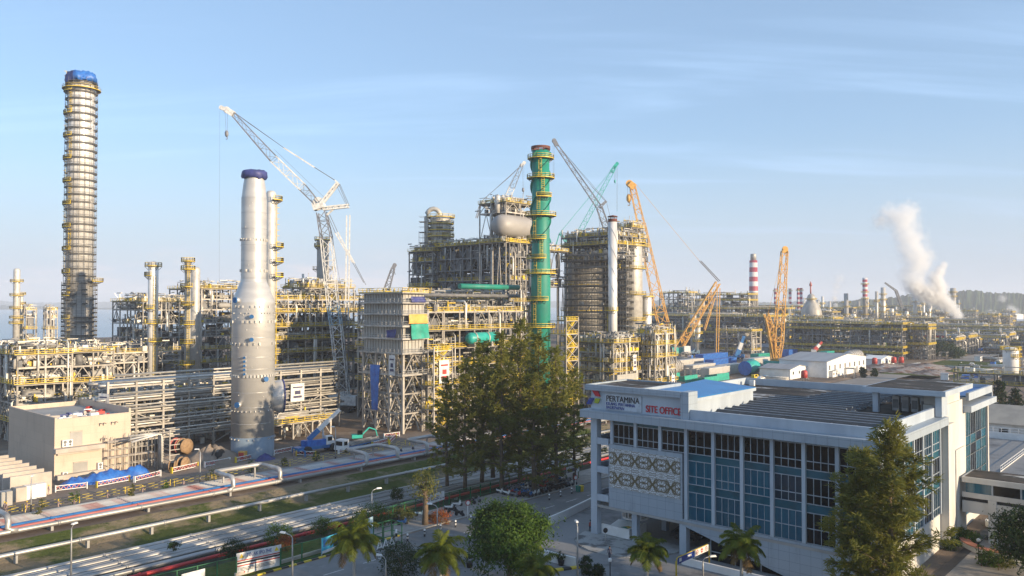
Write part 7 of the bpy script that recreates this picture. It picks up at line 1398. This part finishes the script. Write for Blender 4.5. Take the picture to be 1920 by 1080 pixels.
t = thing('stop_post', 'thin post with a dark round sign on the entrance slab', 'sign', gp(1135, 1024), .3); mb = MB(); mb.tube([(0, 0, .1), (0, 0, 2.3)], .05, 6); mb.build('post', 'galv', t); mb = MB(); mb.lathe([(.02, -.02), (.35, -.02), (.35, .02), (.02, .02)], 14, (0, -.06, 2.15), 'y'); mb.build('disc', 'black', t)
for i, (px, py, lab) in enumerate(((880, 1064, 'potted shrub in a dark pot near the globe lamp'), (1052, 1060, 'potted palm in a dark pot on the curved wall end'))):
    t = thing('potted_plant', lab, 'potted plant', gp(px, py), 0); mb = MB(); mb.lathe([(.3, 0), (.42, .6), (.45, .7)], 14); mb.build('pot', 'black', t); tr, cr = broad(130 + i, 1.4, .5, .5, 14, 20, .12, .04, zc=1.2); cr.build('foliage', 'leaf_dark', t)
# ------------------------------------------------------------------ right side: covered bridge, parking deck, garden
t = thing('covered_bridge', 'covered walkway bridge with a window band leaving the office at the right', 'bridge', W(OX + 40.15, OY + 32.4), RZ); L = 32
mb = MB(); mb.box(0, 0, 8.0, L, 6.5, 8.75); mb.box(0, .1, 5.9, L, .4, 6.6); mb.box(0, .15, 3.8, L, 6.3, 5.4); mb.build('wall', 'office_cream', t); mb = MB(); mb.box(.3, .3, 8.75, L - .3, 6.2, 8.8); mb.build('roof', 'roof_stain', t)
for k in range(9): x = .4 + k * 3.4; mb = MB(); mb.box(x, .25, 6.6, x + 3.2, .33, 8.0); p_ = mb.build('window', ('glass_teal', 'glass_black', 'spandrel')[k % 3], t); mb = MB(); mb.box(x + 3.2, .15, 6.6, x + 3.4, .4, 8.0); mb.build('frame', 'mullion', p_)
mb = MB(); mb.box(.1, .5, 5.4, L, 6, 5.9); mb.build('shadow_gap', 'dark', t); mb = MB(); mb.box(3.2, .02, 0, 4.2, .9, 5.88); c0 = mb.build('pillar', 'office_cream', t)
for x, y in ((13, 0), (0, 5.4), (13, 5.4), (23, 0)): dup(c0, loc=(x, y, 0), parent=t)
t = thing('parking_deck', 'flat parking deck with white rails behind the covered bridge', 'parking deck', W(-60, 165), RZ); mb = MB(); mb.box(0, 0, 0, 75, 41, 3); mb.build('deck', 'yard', t); mb = MB(); mb.rail([(0, 41, 4.3), (75, 41, 4.3)], 1.2, 1.6, .09); mb.rail([(30, 0, 3), (30, 41, 3)], 1.1, 1.6, .07); mb.build('handrail', 'white', t); mb = MB(); mb.box(0, 41, 0, 75, 41.4, 4.3); mb.build('parapet', 'white', t); mb = MB(); [mb.box(34 + k * 2.6, 30, 3.004, 34.12 + k * 2.6, 35, 3.01) for k in range(14)]; mb.build('bay_marking', 'yellow', t)
c = W(-22, 221); t = shed('house', 'long house with a tan roof at the right edge', 'house', c, 60, 15, 5.5, 3.4, 'office_cream', 'tan_roof', win=0); t.rotation_euler = (0, 0, RZ)
for k in range(6): mb = MB(); mb.box(-26 + k * 9, -7.58, 2.2, -24.2 + k * 9, -7.503, 4.2); mb.build('window', 'glass_black', t)
flat('garden_path', -26.5, 20, 100, 128, .045, 'paver'); flat('garden_lawn', -27, 30, 60, 99.8, .05, 'lawn')
t = thing('planter_wall', 'curved planter wall topped with red brick in the garden', 'wall', gp(1890, 1030), 0); mb = MB(); mb.ring(4.6, 5.6, 0, .75, 26, t0=120, t1=330); mb.build('wall', 'white', t); mb = MB(); mb.ring(4.5, 5.7, .753, .84, 26, t0=120, t1=330); mb.build('brick_top', 'brick_roof', t)
t = thing('planter_wall', 'white sided planter full of shrubs behind the red topped one', 'wall', gp(1890, 990), 0); mb = MB(); mb.ring(2.6, 2.9, 0, .8, 20, t0=0, t1=360); mb.build('wall', 'white', t); mb = MB(); mb.lathe([(2.58, .55), (.05, .6)], 20, cap=False); mb.build('soil', 'grass', t)
a, b = gp(1756, 1085), gp(1856, 993); d = b - a; mb = MB(); mb.box(-.55, 0, .02, .55, d.length, .09); o = mb.build('drain', 'dark', None, a, math.atan2(d.y, d.x) - math.pi / 2); tag(o, kind='structure')
# ------------------------------------------------------------------ motorbikes
def bike(label, c, rz, m, group):
    t = thing('motorbike', label, 'motorbike', c, rz, group)
    for x in (-.62, .62):
        mb = MB(); mb.lathe([(.2, -.05), (.29, -.05), (.29, .05), (.2, .05)], 14, (x, 0, .29), 'y'); mb.lathe([(.02, -.02), (.2, -.02)], 10, (x, 0, .29), 'y', False); mb.build('wheel', 'black', t)
    mb = MB(); mb.hexa([(-.75, -.12, .5), (.1, -.12, .42), (.1, .12, .42), (-.75, .12, .5), (-.9, -.1, .74), (.1, -.11, .66), (.1, .11, .66), (-.9, .1, .74)]); mb.hexa([(.08, -.14, .3), (.42, -.16, .3), (.42, .16, .3), (.08, .14, .3), (.38, -.1, .95), (.56, -.12, .95), (.56, .12, .95), (.38, .1, .95)]); mb.beam((.5, 0, .9), (.64, 0, .32), .1); mb.build('fairing', m, t)
    mb = MB(); mb.box(-.7, -.13, .745, .12, .13, .84); mb.build('seat', 'black', t); mb = MB(); mb.beam((.44, -.34, 1.02), (.44, .34, 1.02), .05); mb.beam((.44, -.26, 1.02), (.44, -.26, 1.22), .03); mb.beam((.44, .26, 1.02), (.44, .26, 1.22), .03); mb.build('handlebar', 'galv', t); return t
bk = [bike('dark motorbike parked in the crowded rows under the casuarinas', (0, 0, 0), 0, 'black', 'motorbikes in crowded rows')]
bk += [bike('dark motorbike parked in the crowded rows under the casuarinas', (0, 0, 0), 0, m, 'motorbikes in crowded rows') for m in ('red', 'crane_grey', 'white', 'blue_pipe')]
rr = rnd(81); used = set(); k = 0
for row in range(4):
    for i in range(17):
        if rr.random() < .1: continue
        a = -94.2 + row * 1.7; b_ = 103 + i * .95 + rr.uniform(-.12, .12); j = rr.choice((0, 0, 0, 1, 2, 2, 3, 4)); c = W(a, b_, .06); z = RZ + rr.uniform(-.12, .12)
        if j not in used: bk[j].location = c; bk[j].rotation_euler = (0, 0, z); used.add(j)
        else: dup(bk[j], loc=c, rz=z)
for px, py, m, rz, lab in ((843, 956, 'white', .4, 'white scooter left in the row behind the croton'), (858, 950, 'white', .5, 'white scooter right in the row behind the croton'), (849, 962, 'black', .3, 'black motorbike below the white scooters'), (862, 968, 'black', -.5, 'black motorbike standing alone on the pavement beside the round sign'), (755, 984, 'blue_pipe', .5, 'blue motorbike under the thick trunked tree'), (743, 981, 'black', .7, 'black motorbike left of the blue one under the tree'), (788, 968, 'crane_blue', .2, 'pale motorbike right of the thick trunk'), (811, 976, 'black', -.4, 'black motorbike beside the croton'), (883, 946, 'black', .5, 'black motorbike at the left edge behind the round street tree'), (893, 943, 'crane_grey', .5, 'grey motorbike behind the round street tree')): bike(lab, gp(px, py), rz, m, 'motorbikes near the croton')
# ------------------------------------------------------------------ trucks at the plant edge
def wheels(t, xs, y, r, w_=.3):
    for x in xs:
        for s_ in (-1, 1): mb = MB(); mb.lathe([(r * .5, -w_ / 2), (r, -w_ / 2), (r, w_ / 2), (r * .5, w_ / 2)], 16, (x, s_ * y, r), 'y'); h = mb.build('wheel', 'black', t); mb = MB(); mb.lathe([(.05, s_ * w_ * .3), (r * .5, s_ * w_ * .3)], 12, (x, s_ * y, r), 'y', False); mb.build('hub', 'galv', h)
c = gp(597, 848); t = thing('truck_crane', 'blue and white truck crane with its telescopic boom raised beside the pipe rack', 'truck crane', c, .75)
wheels(t, (-3.4, 3.0), 1.45, .95, .7); mb = MB(); mb.box(-5.6, -1.3, 1.0, 5.2, 1.3, 1.7); mb.build('chassis', 'blue_pipe', t); mb = MB(); mb.box(-3.4, -1.3, 1.71, 1.2, -.4, 3.0); mb.box(-3.6, -.39, 1.71, -1.2, 1.3, 2.9); mb.build('machine_house', 'blue_tarp', t); mb = MB(); mb.hexa([(1.3, -1.3, 1.71), (3.4, -1.3, 1.71), (3.4, -.2, 1.71), (1.3, -.2, 1.71), (1.3, -1.3, 3.6), (2.8, -1.3, 3.6), (2.8, -.2, 3.6), (1.3, -.2, 3.6)]); cb2 = mb.build('cab', 'white', t); mb = MB(); mb.box(1.6, -1.34, 2.5, 2.7, -1.303, 3.4); mb.build('window', 'glass_black', cb2)
inv = Matrix.Rotation(-.75, 4, 'Z'); tip = inv @ (at(637, 768, c.y + 1) - c); root = Vector((-2.4, .3, 3.0)); 
for i, (w_, m) in enumerate(((.95, 'blue_pipe'), (.8, 'white'), (.62, 'white'))): mb = MB(); mb.beam(root.lerp(tip, max(0, i / 3 - .05)), root.lerp(tip, (i + 1) / 3), w_, w_ * 1.1); mb.build('boom_section', m, t)
mb = MB(); mb.beam((1.5, .3, 2.0), root.lerp(tip, .45), .35); mb.build('boom_ram', 'white', t)
for x in (-4.8, 4.4):
    for s_ in (-1, 1): mb = MB(); mb.beam((x, s_ * 1.3, 1.2), (x, s_ * 2.8, 1.2), .25); mb.beam((x, s_ * 2.8, 1.2), (x, s_ * 2.8, .05), .25); mb.build('outrigger', 'blue_pipe', t)
c = gp(634, 850); c2 = gp(722, 828); d = c2 - c; L = 13.; t = thing('flatbed_truck', 'white cabbed flatbed truck loaded with steel sections', 'truck', c, math.atan2(d.y, d.x)); wheels(t, (1.4, 7.6, 9.0, 10.4), 1.15, .52); mb = MB(); mb.hexa([(0, -1.2, .7), (2.3, -1.2, .7), (2.3, 1.2, .7), (0, 1.2, .7), (.25, -1.15, 2.9), (2.3, -1.15, 2.9), (2.3, 1.15, 2.9), (.25, 1.15, 2.9)]); cb2 = mb.build('cab', 'white', t)
mb = MB(); mb.hexa([(.05, -1.05, 1.7), (.05, 1.05, 1.7), (.1, 1.05, 1.7), (.1, -1.05, 1.7), (.2, -1.0, 2.6), (.2, 1.0, 2.6), (.25, 1.0, 2.6), (.25, -1.0, 2.6)]); mb.box(.6, -1.23, 1.7, 1.7, -1.19, 2.5); mb.build('window', 'glass_black', cb2); mb = MB(); mb.box(2.5, -1.2, .95, L, 1.2, 1.2); mb.box(2.5, -.4, .6, L, .4, .94); mb.build('flatbed', 'blue_pipe', t)
for i in range(5): mb = MB(); y = -1 + i * .5; mb.box(3, y - .16, 1.21, L + .3 - i * .3, y + .16, 1.55 + (i % 2) * .3); o = mb.build('steel_section', 'silver', None, c, math.atan2(d.y, d.x)); tag(o, 'steel section lying on the flatbed truck', 'steel', 'steel load on the flatbed')
c = gp(672, 826); t = thing('excavator', 'small teal excavator behind the flatbed truck', 'excavator', c, .3)
for s_ in (-1, 1): mb = MB(); mb.hexa([(-1.3, s_ * .9 - .25, .05), (1.3, s_ * .9 - .25, .05), (1.3, s_ * .9 + .25, .05), (-1.3, s_ * .9 + .25, .05), (-1.5, s_ * .9 - .25, .6), (1.5, s_ * .9 - .25, .6), (1.5, s_ * .9 + .25, .6), (-1.5, s_ * .9 + .25, .6)]); mb.build('track', 'black', t)
mb = MB(); mb.box(-1.6, -.95, .7, .9, .95, 1.5); mb.build('body', 'teal', t); mb = MB(); mb.box(-.3, -.9, 1.503, .9, 0, 2.5); mb.build('cab', 'glass_black', t); mb = MB(); mb.beam((.9, .3, 1.3), (2.6, .3, 3.0), .3); mb.beam((2.6, .3, 3.0), (4.2, .3, 2.4), .25); mb.beam((4.2, .3, 2.4), (4.6, .3, .8), .22); mb.build('arm', 'teal', t); mb = MB(); mb.hexa([(4.3, 0, .2), (4.9, 0, .2), (4.9, .7, .2), (4.3, .7, .2), (4.4, 0, .9), (5.0, 0, .9), (5.0, .7, .9), (4.4, .7, .9)]); mb.build('bucket', 'steel_dark', t)
# ------------------------------------------------------------------ people
def skin_person(name, joints, edges, seed=1):
    me = bpy.data.meshes.new(name); me.from_pydata([j[0] for j in joints], edges, []); o = bpy.data.objects.new(name, me); C.objects.link(o); md = o.modifiers.new('skin', 'SKIN'); ly = me.skin_vertices[0].data
    for i, j in enumerate(joints): ly[i].radius = j[1]
    ly[0].use_root = True; sb = o.modifiers.new('sub', 'SUBSURF'); sb.levels = 1; dg = bpy.context.evaluated_depsgraph_get(); out = bpy.data.meshes.new_from_object(o.evaluated_get(dg)); bpy.data.objects.remove(o); return out
def person_mesh(stride, arm):
    s_ = stride; J = [((0, 0, .95), (.15, .11)), ((0, 0, 1.15), (.14, .10)), ((0, 0, 1.38), (.17, .11)), ((0, 0, 1.50), (.06, .06)), ((.02, 0, 1.58), (.085, .075)), ((.02, 0, 1.70), (.09, .08)),
         ((0, .1, .88), (.095, .1)), ((s_ * .2, .1, .5), (.065, .07)), ((s_ * .24, .1, .1), (.045, .05)), ((s_ * .24 + .16, .1, .04), (.045, .035)), ((0, -.1, .88), (.095, .1)), ((-s_ * .08, -.1, .5), (.065, .07)), ((-s_ * .34, -.1, .13), (.045, .05)), ((-s_ * .34 + .15, -.1, .06), (.045, .035)),
         ((0, .2, 1.40), (.065, .065)), ((-arm * .12, .25, 1.13), (.05, .05)), ((arm * .04, .26, .90), (.038, .038)), ((arm * .08, .26, .80), (.04, .03)), ((0, -.2, 1.40), (.065, .065)), ((arm * .14, -.25, 1.13), (.05, .05)), ((arm * .34, -.25, .96), (.038, .038)), ((arm * .42, -.25, .88), (.04, .03))]
    E = [(0, 1), (1, 2), (2, 3), (3, 4), (4, 5), (0, 6), (6, 7), (7, 8), (8, 9), (0, 10), (10, 11), (11, 12), (12, 13), (2, 14), (14, 15), (15, 16), (16, 17), (2, 18), (18, 19), (19, 20), (20, 21)]
    return skin_person('person', J, E)
M['skin'] = mat('skin', (.30, .17, .11), .6); M['coverall'] = mat('coverall', (.34, .25, .23), .8, rand=.25); M['shirt_red'] = mat('shirt_red', (.30, .05, .04), .8); M['cloth_navy'] = mat('cloth_navy', (.025, .03, .06), .8); M['hair'] = mat('hair', (.012, .01, .01), .7)
PM = {}
def person(label, c, rz, top, legs, stride=1., arm=1., hat='yellow', group=None, scale=1.):
    key = (stride, arm, top, legs)
    if key not in PM:
        me = person_mesh(stride, arm)
        for m in (top, legs, 'skin', 'black'): me.materials.append(M[m])
        for p in me.polygons: z = p.center.z; x = p.center.x; p.material_index = 2 if z > 1.5 or (abs(p.center.y) > .2 and z < .93 and z > .7) else (0 if z > .93 else (3 if z < .09 else 1)); p.use_smooth = True
        PM[key] = me
    t = bpy.data.objects.new('person', PM[key]); C.objects.link(t); t.location = c; t.rotation_euler = (0, 0, rz); t.scale = (scale,) * 3; tag(t, label, 'person', group)
    mb = MB()
    if hat: mb.lathe([(.16, 1.69), (.125, 1.72), (.115, 1.80), (.06, 1.85), (.01, 1.86)], 12, (.02, 0, 0)); mb.build('hard_hat', hat, t)
    else: mb.lathe([(.095, 1.64), (.105, 1.72), (.09, 1.79), (.03, 1.82)], 12, (.005, 0, 0)); mb.build('hair', 'hair', t)
    mb = MB(); mb.box(.10, -.035, 1.655, .118, -.02, 1.668); mb.box(.10, .02, 1.655, .118, .035, 1.668); mb.hexa([(.10, -.015, 1.61), (.125, -.012, 1.615), (.125, .012, 1.615), (.10, .015, 1.61), (.10, -.008, 1.65), (.106, -.006, 1.65), (.106, .006, 1.65), (.10, .008, 1.65)]); mb.build('face_features', 'hair', t); return t
dirr = math.atan2(E2.y, E2.x)
for i, (px, py, fl, lab) in enumerate(((8, 962, 0, 'worker in a yellow hard hat, left one of the pair nearest the left edge'), (12, 964, 0, 'worker in a yellow hard hat, right one of the pair nearest the left edge'), (50, 961, 0, 'worker in a yellow hard hat walking just left of the white site lamp'), (109, 958, 0, 'worker in a yellow hard hat walking right of the white site lamp'), (139, 955, 1, 'worker in a yellow hard hat standing by the round headed sapling'), (201, 940, 0, 'striding worker in a yellow hard hat left of the blue tarpaulin middle'), (267, 930, 0, 'striding worker in a yellow hard hat below the blue tarpaulin end'), (344, 917, 0, 'worker in a yellow hard hat walking left of the tall site lamp'), (83, 929, 1, 'worker in a yellow hard hat by the barricades, left of two'), (91, 929, 1, 'worker in a yellow hard hat by the barricades, right of two'), (456, 898, 0, 'worker in a yellow hard hat behind the raised pipe loop'), (752, 855, 0, 'worker in dark clothes and yellow hat left of the casuarina clump'), (774, 851, 0, 'worker in dark clothes and yellow hat nearest the casuarina clump'), (551, 858, 1, 'worker in a yellow hard hat by the truck crane outrigger'))):
    person(lab, gp(px, py), dirr + (math.pi if i % 3 == 1 else 0), 'cloth_navy' if px > 700 else 'coverall', 'cloth_navy' if px > 700 else 'coverall', 1. if not fl else .25, 1. if not fl else .3, 'yellow', 'workers on the site road')
person('person in dark clothes walking across the forecourt', gp(1143, 1050), -1.9, 'cloth_navy', 'cloth_navy', 1., 1., None); person('person in a red brown top standing by the office corner column', gp(1107, 998), 2.2, 'shirt_red', 'cloth_navy', .25, .3, None); person('person in a red brown shirt sitting height by the low ramp wall', gp(1313, 1035), .5, 'shirt_red', 'cloth_navy', .25, .3, None) if False else None
person('person in an orange top standing among the motorbikes', gp(800, 972), 1, 'orange', 'cloth_navy', .25, .3, None)
# ------------------------------------------------------------------ steam and haze
def steam_mat(name, dens, scale, soft=.55):
    m = bpy.data.materials.new(name); m.use_nodes = True; nt = m.node_tree; nt.nodes.remove(nt.nodes['Principled BSDF']); v = nt.nodes.new('ShaderNodeVolumePrincipled'); v.inputs['Color'].default_value = (1, 1, 1, 1); v.inputs['Anisotropy'].default_value = .2
    tc = nt.nodes.new('ShaderNodeTexCoord'); ln = nt.nodes.new('ShaderNodeVectorMath'); ln.operation = 'LENGTH'; nt.links.new(tc.outputs['Object'], ln.inputs[0])
    n = nt.nodes.new('ShaderNodeTexNoise'); n.inputs['Scale'].default_value = scale; n.inputs['Detail'].default_value = 5; n.inputs['Roughness'].default_value = .62
    oi = nt.nodes.new('ShaderNodeObjectInfo'); ad = nt.nodes.new('ShaderNodeVectorMath'); ad.operation = 'ADD'; nt.links.new(tc.outputs['Object'], ad.inputs[0]); ml = nt.nodes.new('ShaderNodeMath'); ml.operation = 'MULTIPLY'; ml.inputs[1].default_value = 37.; nt.links.new(oi.outputs['Random'], ml.inputs[0]); nt.links.new(ml.outputs[0], ad.inputs[1]); nt.links.new(ad.outputs[0], n.inputs[0])
    a = nt.nodes.new('ShaderNodeMath'); a.operation = 'MULTIPLY'; nt.links.new(ln.outputs['Value'], a.inputs[0]); a.inputs[1].default_value = .62
    s_ = nt.nodes.new('ShaderNodeMath'); s_.operation = 'SUBTRACT'; nt.links.new(n.outputs[0], s_.inputs[0]); nt.links.new(a.outputs[0], s_.inputs[1])
    r = _ramp(nt, s_.outputs[0], -.05, soft * .5); d = nt.nodes.new('ShaderNodeMath'); d.operation = 'MULTIPLY'; nt.links.new(r, d.inputs[0]); d.inputs[1].default_value = dens; nt.links.new(d.outputs[0], v.inputs['Density']); nt.links.new(v.outputs[0], nt.nodes['Material Output'].inputs['Volume']); return m
M['steam'] = steam_mat('steam_dense', .34, 3.4, .8); M['steam_thin'] = steam_mat('steam_thin', .075, 2.6, .9)
_ball = None
def plume(label, Y, puffs):
    global _ball
    o = at(puffs[0][0], puffs[0][1], Y); t = thing('steam_plume', label, 'steam', o); t['kind'] = 'stuff'
    for px, py, r, m in puffs:
        c = at(px, py, Y) - o; rr_ = r * Y / FOC; mb = MB(); mb.lathe([(math.sin(math.pi * k / 12) + 1e-4, -math.cos(math.pi * k / 12)) for k in range(13)], 20, cap=False); p = mb.build('puff', m, t, loc=c); p.scale = (rr_, rr_, rr_)
D, T_ = 'steam', 'steam_thin'
plume('big white steam plume drifting up to the left over the old refinery', 930, [(1804, 602, 9, D), (1797, 592, 13, D), (1788, 582, 16, D), (1777, 573, 19, D), (1764, 563, 23, D), (1749, 555, 26, D), (1733, 549, 27, D), (1716, 538, 25, D), (1760, 540, 22, D), (1754, 522, 19, D), (1763, 508, 14, D), (1770, 497, 10, D),
    (1706, 520, 32, T_), (1720, 500, 34, T_), (1712, 470, 40, T_), (1703, 440, 40, T_), (1690, 412, 36, T_), (1668, 402, 30, T_), (1705, 398, 30, T_), (1650, 415, 22, T_), (1730, 485, 30, T_)])
plume('thin steam plume from a far vent left of the banded column', 950, [(1567, 572, 6, D), (1565, 560, 8, D), (1566, 548, 9, T_), (1569, 536, 11, T_), (1574, 522, 13, T_)])
plume('low steam wisp over the far plant near the right edge', 1150, [(1862, 590, 7, D), (1856, 584, 8, T_), (1905, 584, 12, T_), (1895, 578, 12, T_), (1880, 560, 12, T_)])
m = bpy.data.materials.new('haze_air'); m.use_nodes = True; nt = m.node_tree; nt.nodes.remove(nt.nodes['Principled BSDF']); v = nt.nodes.new('ShaderNodeVolumePrincipled'); v.inputs['Color'].default_value = (.86, .91, 1, 1); v.inputs['Density'].default_value = HAZE; v.inputs['Anisotropy'].default_value = .0; nt.links.new(v.outputs[0], nt.nodes['Material Output'].inputs['Volume']); M['haze'] = m
mb = MB(); mb.box(-9700, -3700, -6.5, 9700, 11800, 215); tag(mb.build('haze', 'haze'), kind='stuff')
